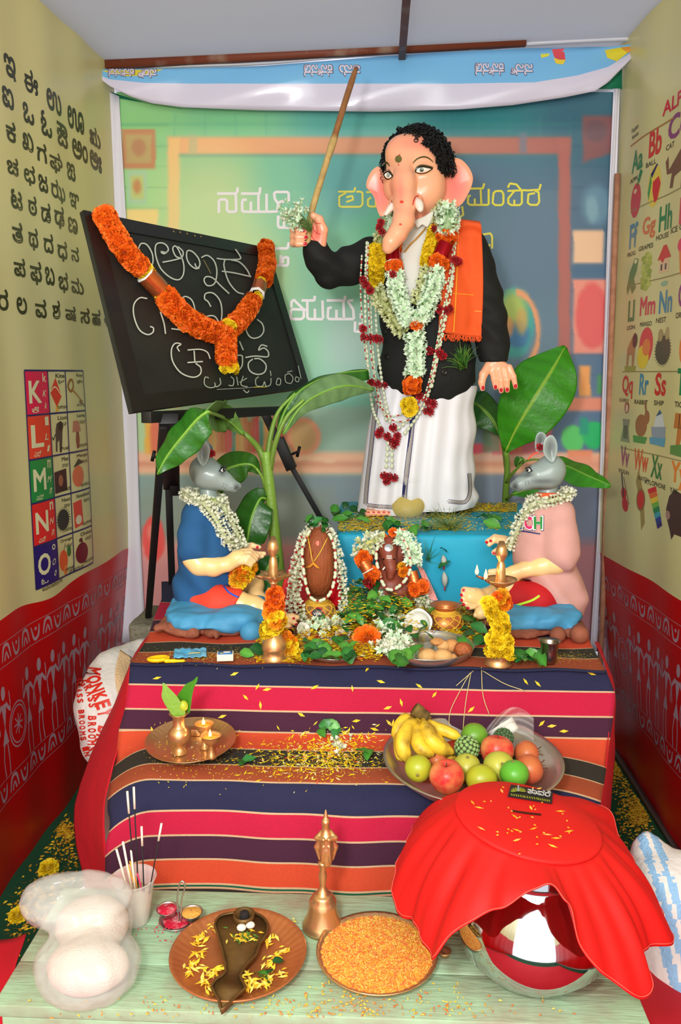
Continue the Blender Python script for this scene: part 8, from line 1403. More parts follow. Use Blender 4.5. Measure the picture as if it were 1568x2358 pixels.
# ---- fruit bowl
BC = P(1088, 1740, 1.775); BRr = .2035; t = thing('steel_bowl', 'wide shallow steel bowl full of fruit on the right of the step', 'bowl', BC - [0, 0, .05])
v, f = lathe([(.001, -.048), (BRr * .66, -.048), (BRr * .74, -.042), (BRr * .9, -.016), (BRr * .955, -.002), (BRr, .001), (BRr * 1.002, -.001), (BRr * .965, -.006), (BRr * .91, -.019), (BRr * .75, -.046), (BRr * .66, -.052), (.001, -.052)], 72, BC); b = MB(); b.add((tilt(v, BC, 'X', 2.5), f)); b.obj('basin', STEEL, t)
def fr(nm, lab, px, py, Y, rpx, mat, shape='apple', ax=(0, 0, 1), grp=None, cat='fruit', extra=None):
    c = P(px, py, Y); r = rpx * mpp(px, py, Y); t = thing(nm, lab, cat, c - [0, 0, r * .9], grp); R = np.array(fit(np.array(ax, float), .4))
    pr = {'apple': [(.02, -.72), (.2, -.84), (.45, -.86), (.75, -.6), (.95, -.15), (1.0, .2), (.88, .6), (.6, .84), (.34, .88), (.14, .74), (.02, .62)], 'round': [(.02, -.96), (.35, -.9), (.72, -.66), (.95, -.25), (1, .1), (.9, .45), (.68, .72), (.38, .9), (.1, .93), (.02, .9)], 'guava': [(.02, -.9), (.35, -.88), (.72, -.66), (.97, -.2), (1, .15), (.86, .52), (.6, .78), (.34, .92), (.12, .93), (.02, .9)]}[shape]
    b = MB(); P2 = spl(pr, 3); b.add(lathe(P2 * r, 32, c, R=R, fl=(lambda a, r_, z: r_ * (1 + .03 * np.cos(a * 5))) if shape == 'apple' else (lambda a, r_, z: r_ * (1 + .02 * np.sin(a * 3 + 1))))); o = b.obj('flesh', mat, t)
    e = c + R @ np.array([0, 0, r * (.66 if shape == 'apple' else .92)])
    if shape == 'apple': b = MB(); b.add(tube([e, e + R @ np.array([.002, 0, r * .3])], [.0015, .0012], 5)); b.obj('stem', M('fruit_stem', (96, 70, 40), rough=.9), t)
    elif extra == 'crown':
        b = MB()
        for k in range(6): a = k * 1.047; b.add(([e + R @ np.array([math.cos(a - .3) * .005, math.sin(a - .3) * .005, -.003]), e + R @ np.array([math.cos(a + .3) * .005, math.sin(a + .3) * .005, -.003]), e + R @ np.array([math.cos(a) * .011, math.sin(a) * .011, .010])], [(0, 1, 2)]))
        tag(solid(b.obj('calyx', M('dry_calyx', (112, 76, 48), rough=.9), t), .0012), kind='stuff')
    else: b = MB(); b.add(lathe([(.001, .002), (.0035, .0015), (.005, -.001)], 10, e, R=R)); b.obj('stem_scar', M('fruit_scar', (130, 116, 60), rough=.9), t)
    return t
def fm(n, c, c2, var=.7, vs=12, wave=None, ct=.5, rough=.35): return M(n, c, rough=rough, var=var, vs=vs, col2=c2, contrast=ct, bump=.15, bs=60, wave=wave)
APL = fm('apple_skin', (198, 40, 44), (222, 150, 90), .8, 26, ct=.52); MOS = fm('sweet_lime_skin', (148, 168, 40), (206, 176, 40), .6, 9); MOSG = fm('green_citrus_skin', (96, 152, 40), (130, 170, 60), .6, 9); GUV = fm('guava_skin', (190, 184, 70), (150, 160, 60), .7, 16); GUG = fm('green_guava_skin', (86, 166, 44), (110, 180, 70), .5, 14); POM = fm('pomegranate_skin', (190, 112, 60), (200, 78, 60), .8, 14)
fr('apple', 'large red streaked apple at the front left of the fruit bowl', 1029, 1790, 1.665, 40, APL, 'apple', (-.1, -.1, 1)); fr('apple', 'red apple in the middle of the fruit bowl beside the custard apple', 1145, 1731, 1.78, 38, APL, 'apple', (.1, .2, 1))
fr('sweet_lime', 'yellow green sweet lime at the left edge of the fruit bowl', 963, 1769, 1.70, 31, MOS, 'round', (-.1, -1, -.1)); fr('sweet_lime', 'green yellow sweet lime at the front, partly behind the red lid', 1108, 1795, 1.665, 36, MOS, 'round', (0, .3, 1)); fr('sweet_lime', 'green sweet lime at the back beside the bananas', 1092, 1695, 1.86, 31, MOSG, 'round', (0, .2, 1))
fr('guava', 'yellow guava with brown top left of the centre of the bowl', 1075, 1767, 1.735, 32, GUV, 'guava', (0, -.3, 1)); fr('guava', 'pale yellow green guava in front of the middle apple', 1149, 1766, 1.725, 36, GUV, 'guava', (.1, -.8, .6)); fr('guava', 'bright green guava at the front right of the bowl', 1184, 1783, 1.675, 33, GUG, 'guava', (-.1, .1, 1))
fr('pomegranate', 'brownish pomegranate peeping out behind the front apple', 1006, 1752, 1.76, 23, POM, 'round', (.6, .1, .8), extra='crown'); fr('pomegranate', 'orange brown pomegranate at the right of the bowl, in front', 1218, 1771, 1.72, 33, POM, 'round', (1, -.1, .4), extra='crown'); fr('pomegranate', 'reddish pomegranate at the right of the bowl, behind the other', 1212, 1735, 1.80, 29, POM, 'round', (1, 0, .2), extra='crown')
def custard(lab, px, py, Y, rpx, c1, c2):
    c = P(px, py, Y); r = rpx * mpp(px, py, Y); t = thing('custard_apple', lab, 'fruit', c - [0, 0, r * .9]); b = MB(); b.add(ball(c, r * .9, 24, 16)); b.obj('core', M('custard_gap', (54, 62, 30), rough=.8), t); me = MB(); me.add(ball((0, 0, 0), (1, 1, .55), 8, 5), col=c1); me = me.mesh('scale', M('custard_skin_%d' % c1[0], c1, rough=.7, var=.4, vs=40, col2=c2)); n = 90
    for k in range(n): z = 1 - 2 * (k + .5) / n; ph = k * 2.39996; q = math.sqrt(1 - z * z); d = np.array([q * math.cos(ph), q * math.sin(ph), z]); inst('scale', me, t, mw(c + d * r * .88, fit(d, 0), r * .165))
custard('pale green knobbly custard apple in the middle of the bowl', 1075, 1723, 1.80, 31, (140, 176, 104), (110, 146, 80)); custard('dark green knobbly custard apple behind the red apple', 1159, 1700, 1.85, 25, (74, 110, 70), (50, 76, 50))
# bananas
t = thing('banana_bunch', 'bunch of ripe yellow bananas with brown spots at the left of the fruit bowl', 'bananas', P(960, 1760, 1.78)); zb5 = lambda L: zc(870, 1600, .2806, L)
BAN = M('banana_skin', (228, 190, 50), rough=.45, var=.95, vs=26, col2=(96, 54, 30), contrast=.6, bump=.1, bs=30)
st_ = P(*zb5([(345, 150)])[0], 1.86)
for L, r, Ys in (([(300, 190), (220, 205), (165, 290), (160, 380)], 17, (1.88, 1.86, 1.84, 1.83)), ([(335, 205), (255, 260), (200, 400), (250, 560)], 19, (1.86, 1.80, 1.75, 1.74)), ([(345, 210), (318, 310), (350, 430), (460, 500)], 17, (1.86, 1.79, 1.75, 1.75)), ([(370, 200), (400, 290), (460, 400), (620, 480)], 19, (1.86, 1.79, 1.76, 1.77)), ([(400, 190), (470, 265), (570, 305), (685, 360)], 15, (1.87, 1.84, 1.83, 1.82)), ([(310, 210), (190, 300), (180, 460), (215, 540)], 15, (1.87, 1.84, 1.80, 1.78)), ([(385, 210), (470, 330), (560, 480), (640, 520)], 14, (1.87, 1.83, 1.79, 1.78))):
    p = spl([P(*q, y) for q, y in zip(zb5(L), Ys)], 7); k = np.linspace(0, 1, len(p)); rr = r * .00098 * np.interp(k, [0, .12, .25, .5, .85, .96, 1], [.3, .38, .85, 1, .9, .45, .25]); T, U, V = frames(p); a = np.arange(10) * 2 * PI / 10
    rad = 1 + .06 * np.cos(5 * a); vv = (p[:, None] + rr[:, None, None] * rad[None, :, None] * (np.cos(a)[None, :, None] * U[:, None] + np.sin(a)[None, :, None] * V[:, None])).reshape(-1, 3); n = 10; b = MB(); b.add((vv, [(i * n + j, i * n + (j + 1) % n, (i + 1) * n + (j + 1) % n, (i + 1) * n + j) for i in range(len(p) - 1) for j in range(n)] + [tuple(range(n))[::-1], tuple((len(p) - 1) * n + j for j in range(n))])); bo = b.obj('banana', BAN, t)
    b = MB(); b.add(ball(p[-1], r * .00098 * .3, 8, 5)); b.obj('tip', M('banana_tip', (60, 44, 26), rough=.8), bo)
b = MB(); q5 = [(300, 115), (350, 150), (400, 180), (420, 200)]; b.add(tube(spl([P(*q, 1.865) for q in zb5(q5)], 4), [.017] * 5 + [.014] * 4 + [.009] * 4, 9)); b.obj('bunch_stalk', M('banana_stalk', (128, 104, 44), rough=.8, var=.8, vs=30, col2=(60, 40, 24), bump=1, bs=60), t)
# plastic bag with paper
t = thing('plastic_bag', 'crumpled clear plastic bag with white paper inside at the back of the bowl', 'bag', P(1180, 1700, 1.88)); g_ = grid(lambda u, v: P(*zb5([((900 + 200 * u + 60 * v), (310 - 130 * u + 120 * v * (1 - .2 * u)))])[0], 1.90 - .02 * math.sin(u * 3)), 8, 6); b = MB(); b.add(g_); solid(b.obj('paper', M('white_paper', (226, 226, 218), rough=.8), t), .001)
g_ = grid(lambda u, v: P(*zb5([(880 + 400 * u, 290 - 190 * math.sin(u * 2.6) + v * (170 + 60 * u))])[0], 1.885 + .02 * math.sin(u * 9 + v * 4) * .5 + .012 * math.sin(v * 13 + u * 7)), 30, 20); b = MB(); b.add(g_); solid(b.obj('film', PLB, t), .0006)
# ================================================================ BENCH OBJECTS
zg = lambda L: zc(0, 1700, .5, L)
# copper tray with a spoon-shaped lamp
c = PZ(549, 2200, ZB + .012); R0 = 157 * mpp(549, 2200, c[1]); c[2] = ZB + .004; t = thing('copper_tray', 'round copper tray with fluted rim and yellow petals at the centre of the bench', 'tray', c)
b = MB(); b.add(lathe([(.001, 0), (R0 * .70, 0), (R0 * .76, .003), (R0 * .93, .015), (R0 * .985, .019), (R0, .018), (R0 * .99, .015), (R0 * .93, .011), (R0 * .76, -.001), (.001, -.003)], 192, c, fl=lambda a, r, z: r * (1 + .010 * np.sin(a * 48) * (r > R0 * .75) * (r < R0 * .95)))); b.obj('dish', COPPER, t)
OB = M('tarnished_brass', (122, 92, 50), rough=.5, metal=.6, var=.5, vs=40, col2=(84, 60, 34)); sp_ = thing('incense_holder', 'tarnished brass leaf-shaped incense holder lying across the copper tray', 'incense holder', PZ(545, 2200, ZB + .008))
o_ = zg([(1000, 900), (990, 860), (1010, 825), (1060, 810), (1140, 805), (1200, 820), (1232, 860), (1225, 910), (1195, 950), (1180, 1000), (1130, 1050), (1105, 1100), (1130, 1150), (1100, 1180), (1070, 1210), (1020, 1255), (1008, 1210), (975, 1150), (1000, 1110), (1040, 1080), (1030, 1010), (1015, 950)])
ol = spl(o_, 2, True); vt = [PZ(x, y, ZB + .022) for x, y in ol]; vb2 = [q - [0, 0, .008] for q in vt]; n = len(vt); b = MB(); cm = np.mean(vt, 0); 
from mathutils.geometry import tessellate_polygon
tr_ = [tuple(q) for q in tessellate_polygon([[Vector((x, y, 0)) for x, y in ol]])]; b.add((vt + vb2, [q for q in tr_] + [tuple(i + n for i in q[::-1]) for q in tr_] + [(i, i + n, (i + 1) % n + n, (i + 1) % n) for i in range(n)])); b.add(tube([q + [0, 0, .002] for q in vt], .0028, 6, closed=True)); b.obj('leaf_plate', OB, sp_)
q = PZ(562, 2120, ZB + .03); b = MB(); b.add(lathe([(.001, -.006), (.016, -.006), (.020, .004), (.022, .016), (.019, .016), (.016, .004), (.001, .0)], 24, q)); b.obj('cup', OB, sp_); b = MB(); b.add(lathe([(.010, 0), (.009, .016), (.005, .018), (.001, .018)], 10, q + [0, .004, .0])); b.obj('burnt_cone', M('burnt', (34, 28, 26), rough=.9), sp_)
b = MB(); [b.add(ball(PZ(x, y, ZB + .032), (.010, .008, .007), 10, 7)) for x, y in ((556, 2136), (576, 2130))]; tag(b.obj('cotton', M('cotton', (226, 222, 206), rough=.9), sp_), kind='stuff')
def petal_bits(name, lab, pts, cols, z, l=.010, par=None):
    b = MB()
    for x, y in pts:
        p = PZ(x, y, z + random.random() * .006); a = random.random() * 6.3; L = l * random.uniform(.6, 1.3); u = np.array([math.cos(a), math.sin(a), random.uniform(-.2, .4)]) * L; v = np.array([-math.sin(a), math.cos(a), .2]) * L * .3; b.add(([p - u, p - v + [0, 0, .001], p + u, p + v, p + [0, 0, .003]], [(0, 1, 4), (1, 2, 4), (2, 3, 4), (3, 0, 4)]), col=random.choice(cols))
    return tag(b.obj(name, PET), lab, 'petals', kind='stuff')
pts = [(float(x) / 2 + rng.normal() * 8, 1700 + float(y) / 2 + rng.normal() * 7) for x, y in ((900, 940), (935, 920), (920, 1000), (900, 1040), (870, 1070), (960, 1080), (940, 1120), (960, 1150), (1000, 1060), (975, 870), (1130, 1090), (1150, 1120), (1210, 1130), (1240, 1040), (1260, 1000), (1300, 970), (1250, 930), (1320, 845), (1160, 1140), (1300, 1080), (1230, 1100)) for _ in range(9)]
petal_bits('strewn_petals', 'yellow petals scattered over the copper tray', pts, [(246, 220, 60), (250, 232, 110), (232, 180, 40)], ZB + .01)
petal_bits('strewn_petals', 'yellow and green bits in the cup of the incense holder', [(560 + rng.normal() * 16, 2158 + rng.normal() * 6) for _ in range(50)], [(240, 190, 40), (80, 120, 40), (230, 210, 90)], ZB + .025, .007)
for x, y in ((600, 2245), (618, 2240), (640, 2215), (592, 2168), (606, 2256)): p = PZ(x, y, ZB + .018); o = bpy.data.objects.new('green_leaf', random.choice(LF)); C.objects.link(o); o.matrix_basis = mw(p, fit((rng.normal() * .3, rng.normal() * .3, 1), random.random() * 6), .75); tag(o, 'small green leaf among the petals on the copper tray', 'leaf', 'leaves on the copper tray')
# brass bell with a figure on the handle
q = PZ(741, 2160, ZB); q = q + [0, .035, 0]; s_ = mpp(741, 2130, q[1]); r = 48 * s_; t = thing('brass_bell', 'brass hand bell with a winged figure on its handle on the bench', 'bell', q); zh = lambda py: P(748, py, q[1])[2] - ZB
b = MB(); b.add(lathe([(r * .9, .002), (r, .0), (r * 1.0, .006), (r * .9, .014), (r * .74, .030), (r * .66, .048), (r * .64, .060), (r * .5, .066), (r * .52, .070), (r * .40, .074), (r * .26, .077), (r * .24, .084), (r * .001, .085)], 40, q)); b.obj('bell_body', BRASS, t)
b = MB(); h0, h1_ = .083, zh(1985); b.add(lathe([(.011, h0), (.007, h0 + .006), (.006, h0 + .012), (.009, h0 + (h1_ - h0) * .55), (.006, h0 + (h1_ - h0) * .7), (.0085, h1_ - .006), (.010, h1_), (.001, h1_ + .001)], 20, q)); b.obj('handle', BRASS, t)
Yq_ = q[1]; s = SDF(np.minimum(P(720, 2000, Yq_ - .03), P(720, 2000, Yq_ + .03)), np.maximum(P(785, 1855, Yq_ - .03), P(785, 1855, Yq_ + .03)), .0016)
chain(s, [(752, 1985, Yq_, .011), (752, 1955, Yq_, .014), (751, 1925, Yq_ - .002, .0115), (750, 1905, Yq_, .007), (750, 1893, Yq_ - .002, .009)], .003); chain(s, [(750, 1885, Yq_, .006), (750, 1866, Yq_, .002)], .002)
for sx in (-1, 1): chain(s, [(751 + 10 * sx, 1916, Yq_, .005), (751 + 22 * sx, 1930, Yq_ - .004, .0045), (751 + 6 * sx, 1934, Yq_ - .015, .004)], .003); chain(s, [(751 + 9 * sx, 1922, Yq_ + .006, .005), (751 + 21 * sx, 1950, Yq_ + .008, .006), (751 + 15 * sx, 1978, Yq_ + .006, .003)], .002); chain(s, [(751 + 7 * sx, 1950, Yq_ - .012, .003), (751 + 9 * sx, 1984, Yq_ - .011, .003)], .001)
b = MB(); b.add(s.mesh(1)); b.obj('winged_figure', BRASS, t)
# plate of orange rice
c = PZ(868, 2196, ZB + .012); R0 = 140 * mpp(868, 2196, c[1]); c[2] = ZB + .004; t = thing('brass_plate', 'brass plate heaped with orange and yellow rice on the bench', 'plate', c)
b = MB(); b.add(lathe([(.001, 0), (R0 * .74, 0), (R0 * .8, .003), (R0 * .95, .014), (R0, .016), (R0 * .995, .013), (R0 * .8, -.001), (.001, -.003)], 144, c, fl=lambda a, r, z: r * (1 + .010 * np.sin(a * 36) * (r > R0 * .78) * (r < R0 * .97)))); b.obj('dish', BRASS, t)
hp = lambda r: .010 + .010 * (1 - (r / (R0 * .93)) ** 2) - .006 * math.exp(-(r / (R0 * .16)) ** 2)
b = MB(); b.add(lathe([(R0 * .93 * k / 8 + .0001, hp(R0 * .93 * k / 8)) for k in range(8, -1, -1)], 40, c)); b.obj('rice_bed', M('rice_bed', (232, 156, 50), rough=.8), t)
gr = MB()
for k in range(5200):
    a = random.random() * 6.283; r = R0 * .93 * math.sqrt(random.random()); p = c + [math.cos(a) * r, math.sin(a) * r, hp(r) + .001]; a = random.random() * 6.28; u = np.array([math.cos(a), math.sin(a), random.uniform(-.4, .4)]) * .0036; v = np.cross(u / .0036, [0, 0, 1]) * .0011; w3 = np.array([0, 0, .0011])
    gr.add(([p - u, p + u, p + v, p - v, p + w3], [(0, 3, 4), (3, 1, 4), (1, 2, 4), (2, 0, 4)]), col=random.choice([(246, 186, 70), (250, 196, 84), (240, 132, 66), (236, 110, 70), (250, 214, 110)]))
tag(gr.obj('rice_grains', PET, t), kind='stuff')
q = PZ(1024, 2208, ZB); b = MB(); b.add(lathe([(.001, 0), (.010, 0), (.014, .010), (.013, .011), (.001, .006)], 20, q + [0, .01, 0])); tag(b.obj('brass_cup', BRASS), 'tiny brass cup between the rice plate and the shiny pot', 'cup')
# kumkum stand
q = PZ(402, 2140, ZB); t = thing('kumkum_stand', 'small steel stand with two cups of red kumkum and yellow turmeric', 'stand', q); KR = M('kumkum', (196, 10, 50), rough=.95, bump=1, bs=200, var=.6, vs=60, col2=(230, 200, 200), contrast=.62); KY = M('turmeric_powder', (222, 166, 70), rough=.95, bump=1, bs=200, var=.5, vs=60, col2=(200, 110, 60))
b = MB(); b.add(lathe([(.001, .001), (.030, .001), (.036, .008), (.037, .008), (.031, -.001), (.001, 0)], 30, q + [0, .02, .002])); b.obj('base_dish', STEEL, t)
for x, y, m_, z in ((385, 2092, KR, .03), (441, 2100, KY, .03)):
    p = PZ(x, y, ZB + z); b = MB(); b.add(lathe([(.001, -.014), (.016, -.012), (.022, 0), (.0235, .001), (.0205, -.002), (.001, -.010)], 28, p)); cu_ = b.obj('cup', STEEL, t); b = MB(); b.add(lathe([(.020, -.001), (.014, .002), (.001, .004)], 24, p)); b.obj('powder', m_, cu_)
b = MB(); p0, p1 = PZ(412, 2120, ZB + .01), P(422, 2028, PZ(412, 2120, ZB)[1]); L = spl([p0, P(408, 2075, p0[1]), P(412, 2040, p0[1]), P(419, 2029, p0[1]), P(426, 2040, p0[1]), P(418, 2075, p0[1]), p0 + [.004, 0, 0]], 6); b.add(tube(L, .0018, 6)); b.obj('wire_handle', STEEL, t)
b = MB(); b.add(lathe([(.001, .010), (.018, .009), (.028, .006)], 20, q + [0, .02, 0])); b.obj('powder', KR, t)
petal_bits('spilled_kumkum', 'specks of red kumkum spilled round the small steel stand', [(390 + rng.normal() * 30, 2130 + rng.normal() * 16) for _ in range(60)], [(206, 20, 60), (230, 80, 100)], ZB + .001, .003)
# plastic cup with incense sticks
q = PZ(303, 2142, ZB); q = q + [0, .03, 0]; H = P(283, 2018, q[1])[2] - ZB; t = thing('plastic_cup', 'clear plastic cup of rice holding incense sticks at the back of the bench', 'cup', q); CUP = M('cup_plastic', (240, 240, 240), rough=.08, alpha=.3)
rc = 50 * mpp(283, 2018, q[1]); off_ = np.array([P(283, 2018, q[1])[0] - P(300, 2100, q[1])[0], 0, 0]) * 0; b = MB(); b.add(lathe([(rc * .62, 0), (rc * .64, .002), (rc * .92, H - .012), (rc, H - .004), (rc * 1.04, H), (rc * 1.0, H + .001), (rc * .9, H - .012), (rc * .62, .003)], 40, q)); b.obj('cup_wall', CUP, t)
b = MB(); b.add(lathe([(.001, .002), (rc * .6, .002), (rc * .62, .003), (rc * .80, H * .62), (rc * .5, H * .66), (.001, H * .68)], 32, q)); b.obj('rice', M('plain_rice', (222, 198, 158), rough=.8, bump=1.5, bs=300), t)
WST, BST, OST, PST = [M('stick_' + n, c_, rough=.8) for n, c_ in (('white', (232, 220, 200)), ('black', (28, 26, 28)), ('orange', (226, 150, 30)), ('pink', (206, 50, 90)))]
sb = q + [0, 0, H * .6]
def stick(lab, top, mat, r=.0014, bx=0, tipm=None, k=.7, cat='incense stick'):
    e = P(top[0], top[1], q[1] + .0); s0 = sb + [bx, 0, 0]; b = MB(); t_ = thing('incense_stick', lab, cat, s0, 'incense sticks in the plastic cup'); m = s0 + (e - s0) * k
    b.add(tube([s0, m if tipm else e], r, 6)); b.obj('stick', mat, t_)
    if tipm: b = MB(); b.add(tube([m, e], r * 1.7, 6)); b.obj('ash_tip', tipm, t_)
stick('tall black incense stick with a pale tip, left one of the tall pair', (293, 1822), BST, bx=.002, tipm=WST, k=.79); stick('tall black incense stick with a pale tip, right one of the tall pair', (308, 1812), BST, bx=.008, tipm=WST, k=.8); stick('shorter upright black incense stick with a pale tip', (326, 1903), BST, bx=.02, tipm=WST, k=.72); stick('black incense stick leaning to the right with a pale tip', (372, 1896), BST, bx=.03, tipm=WST, k=.76)
for i, (x, y, bx, l) in enumerate(((268, 1955, -.012, 'thick white stick leaning left in the cup'), (283, 1938, -.004, 'tallest thick white stick in the cup'), (302, 1958, .002, 'thick white stick leaning right in the cup'))): stick(l, (x, y), WST, .0024, bx)
stick('left orange incense stick of the pair in the cup', (294, 1990), OST, .0014, .006); stick('right orange incense stick of the pair in the cup', (299, 1983), OST, .0014, .011); stick('bright pink incense stick at the right of the cup', (316, 2010), PST, .0018, .018)
# bag of white rice
c = P(190, 2215, 1.43); t = thing('rice_bag', 'open clear plastic bag of white rice at the left end of the bench', 'bag', [c[0], c[1], ZB]); s = SDF((c[0] - .15, c[1] - .2, ZB - .004), (c[0] + .15, c[1] + .14, ZB + .16), .005)
s.ell(PZ(190, 2262, ZB + .03) + [0, .03, .01], (.076, .056, .046), k=.02).ell(P(215, 2165, 1.45) * [1, 1, 0] + [0, 0, ZB + .055], (.072, .06, .055), k=.03); X, Y, Z = s.allg(); s.F = np.maximum(s.F + (.003 * fbm(np.stack([X, Y, Z], -1).reshape(-1, 3), 30, 6)).reshape(X.shape), ZB + .0035 - Z).astype(np.float32)
b = MB(); b.add(s.mesh(1)); b.obj('rice', M('white_rice', (232, 214, 196), rough=.7, bump=1.2, bs=350), t)
BAGF = M('milky_plastic', (232, 234, 230), rough=.12, alpha=.34, bump=.5, bs=30, coat=.5)
cb = np.array([P(188, 2230, 1.43)[0], 1.45, ZB]); s = SDF(cb - [.17, .22, .004], cb + [.17, .15, .19], .0045)
s.ell(PZ(190, 2262, ZB + .03) + [0, .03, .012], (.100, .088, .068), k=.02).ell(P(215, 2165, 1.45) * [1, 1, 0] + [0, 0, ZB + .062], (.082, .07, .062), k=.03).ell(cb + [-.012, .0, .112], (.112, .082, .036), k=.02).ell(cb + [-.06, -.01, .10], (.05, .05, .035), k=.02)
X, Y, Z = s.allg(); fl = np.stack([X, Y, Z], -1).reshape(-1, 3); s.F += (.0045 * np.abs(fbm(fl, 26, 31, 3)) + .003 * fbm(fl, 70, 8, 2)).reshape(X.shape); s.F = np.maximum(s.F, ZB + .0015 - Z).astype(np.float32)
b = MB(); b.add(s.mesh(0)); b.obj('plastic_film', BAGF, t)
c = np.array([P(1225, 2180, 1.44)[0], 1.445, ZB]); rp = 178 * mpp(1225, 2160, 1.43); t = thing('steel_pot', 'large mirror polished round steel pot at the right end of the bench', 'pot', c); LZ = P(1215, 1884, 1.47)[2]; hL = LZ - ZB
b = MB(); b.add(lathe([(.001, .004), (rp * .45, .0), (rp * .72, .018), (rp * .93, .052), (rp, .092), (rp * .97, .128), (rp * .85, .168), (rp * .68, .196), (rp * .6, .206), (rp * .62, .214), (rp * .70, hL - .045), (rp * .74, hL - .036), (rp * .5, hL - .038), (.001, hL - .04)], 72, c)); b.obj('pot_body', CHROME, t)
lc = np.array([P(1215, 1884, 1.47)[0], 1.47, LZ]); lr = 168 * mpp(1215, 1884, 1.47); RLid = rot('Y', 8.5)
RDC = M('scarlet_cloth', (212, 16, 12), rough=.7, bump=.25, bs=25)
t = thing('red_cloth_cover', 'round scarlet cloth covered lid with a long pleated skirt over the shiny pot', 'cover', lc); b = MB(); v, f = lathe([(.001, .003), (lr * .6, .003), (lr * .97, .001), (lr, -.002), (lr * 1.0, -.006), (lr * .95, -.008), (.001, -.008)], 72, (0, 0, 0)); b.add((v @ RLid.T + lc, f)); ld = b.obj('lid_disc', RDC, t); bvl = bvh_of((v @ RLid.T + lc, f)); ml = lambda x, y: hit(bvl, x, y, 1.47)
hem = [(940, 1925, 1.60), (905, 2070, 1.47), (922, 2112, 1.43), (960, 2128, 1.38), (992, 2210, 1.285), (1042, 2152, 1.270), (1100, 2116, 1.262), (1165, 2085, 1.258), (1232, 2050, 1.262), (1272, 2040, 1.258), (1296, 2066, 1.240), (1312, 2088, 1.245), (1332, 2172, 1.235), (1375, 2232, 1.232), (1430, 2276, 1.240), (1480, 2304, 1.255), (1494, 2270, 1.28), (1478, 2195, 1.325), (1512, 2182, 1.36), (1548, 2168, 1.40), (1522, 2110, 1.48), (1462, 2000, 1.58), (1425, 1925, 1.65), (1400, 1860, 1.70), (1300, 1860, 1.74), (1150, 1880, 1.74), (1000, 1900, 1.70)]
HM = spl(np.array([P(*q) for q in hem]), 8, True); n = len(HM); dirs = HM - c; ang = np.unwrap(np.arctan2(HM[:, 1] - lc[1], HM[:, 0] - lc[0])); m = 22; V = []
for i in range(m + 1):
    v_ = i / m
    for k in range(n):
        a = ang[k]; r0 = RLid @ np.array([math.cos(a) * lr * .97, math.sin(a) * lr * .97, -.006]) + lc; e = HM[k]; q = r0 * (1 - v_) + e * v_; o_ = np.array([q[0] - c[0], q[1] - c[1], 0]); o_ /= np.linalg.norm(o_); bul = math.sin(v_ * PI) * .018; fo = (.007 * math.sin(a * 13 + 1.5 * math.sin(a * 3)) + .004 * math.sin(a * 29)) * min(1, v_ * 3) * (1 - .3 * v_); q = q + o_ * (bul + fo)
        zz_ = q[2] - ZB; rad = np.hypot(q[0] - c[0], q[1] - c[1]); pr_ = np.interp(zz_, [0, .018, .052, .092, .128, .168, .196, .27], [.45, .72, .93, 1, .97, .85, .68, .62]) * rp + .006
        if rad < pr_: q[:2] = c[:2] + (q[:2] - c[:2]) / rad * pr_
        V.append(q)
F = [(i * n + k, i * n + (k + 1) % n, (i + 1) * n + (k + 1) % n, (i + 1) * n + k) for i in range(m) for k in range(n)]; b = MB(); b.add((V, F)); sk = solid(b.obj('cloth_skirt', RDC, t), .002); Va = np.array(V)
b = MB(); hr_ = Va[(m - 1) * n:m * n] * .55 + Va[m * n:] * .45; b.add(tube(hr_ + (hr_ - c) / np.linalg.norm(hr_ - c, axis=1)[:, None] * .0022, .0009, 4, closed=True)); b.obj('hem_stitching', M('pale_red_thread', (244, 96, 84), rough=.8), sk)
b = MB(); ribbon(b, ml, [(1178, 1868), (1210, 1873), (1246, 1877)], 4.5, (60, 4, 4), .0012); b.obj('coin_slot', PRINT, ld)
b = MB(); A, B2, C3, D4 = [(1175, 1812), (1272, 1829), (1270, 1853), (1169, 1836)]; qq = [ml(*p)[0] + ml(*p)[1] * .0015 for p in (A, B2, C3, D4)]; nn_ = RLid @ np.array([0, 0, 1.]); slab(b, [q + nn_ * .004 for q in qq], nn_, .0045, (28, 30, 30)); cd = b.obj('sticker_card', M('card_ink', None, rough=.4), ld, smooth=False)
mc = lambda x, y: (ml(x, y)[0] + nn_ * .0062, nn_); b = MB(); a_ = math.radians(10); text(b, mc, 'ತಾವರೆ', 1240, 1831, 54, 14, (222, 224, 224), .05, ang=a_, off=.0004)
for k in range(9): th = PI * k / 8; disc(b, mc, (1192 + 12 * math.cos(th), 1828 - 5 * math.sin(th) + 1), (6, 2), (130, 140, 40), .0004, n=10, rings=1, ang=-th)
disc(b, mc, (1192, 1824), (3, 6), (150, 160, 160), .0007, n=10, rings=1); disc(b, mc, (1192, 1817), (2.4, 2.4), (150, 160, 160), .0008, n=8, rings=1)
for x0_, x1_, y_ in ((1176, 1202, 1837), (1206, 1234, 1842), (1238, 1262, 1847)):
    for k in range(6): xx_ = x0_ + (x1_ - x0_) * k / 5; ribbon(b, mc, [(xx_, y_ - 2.6 + k * .8), (xx_ + 2, y_ + 2.2 + k * .8)], 2.2, (150, 160, 40), .0004, sm=0)
tag(b.obj('sticker_print', PRINT, cd), kind='stuff')
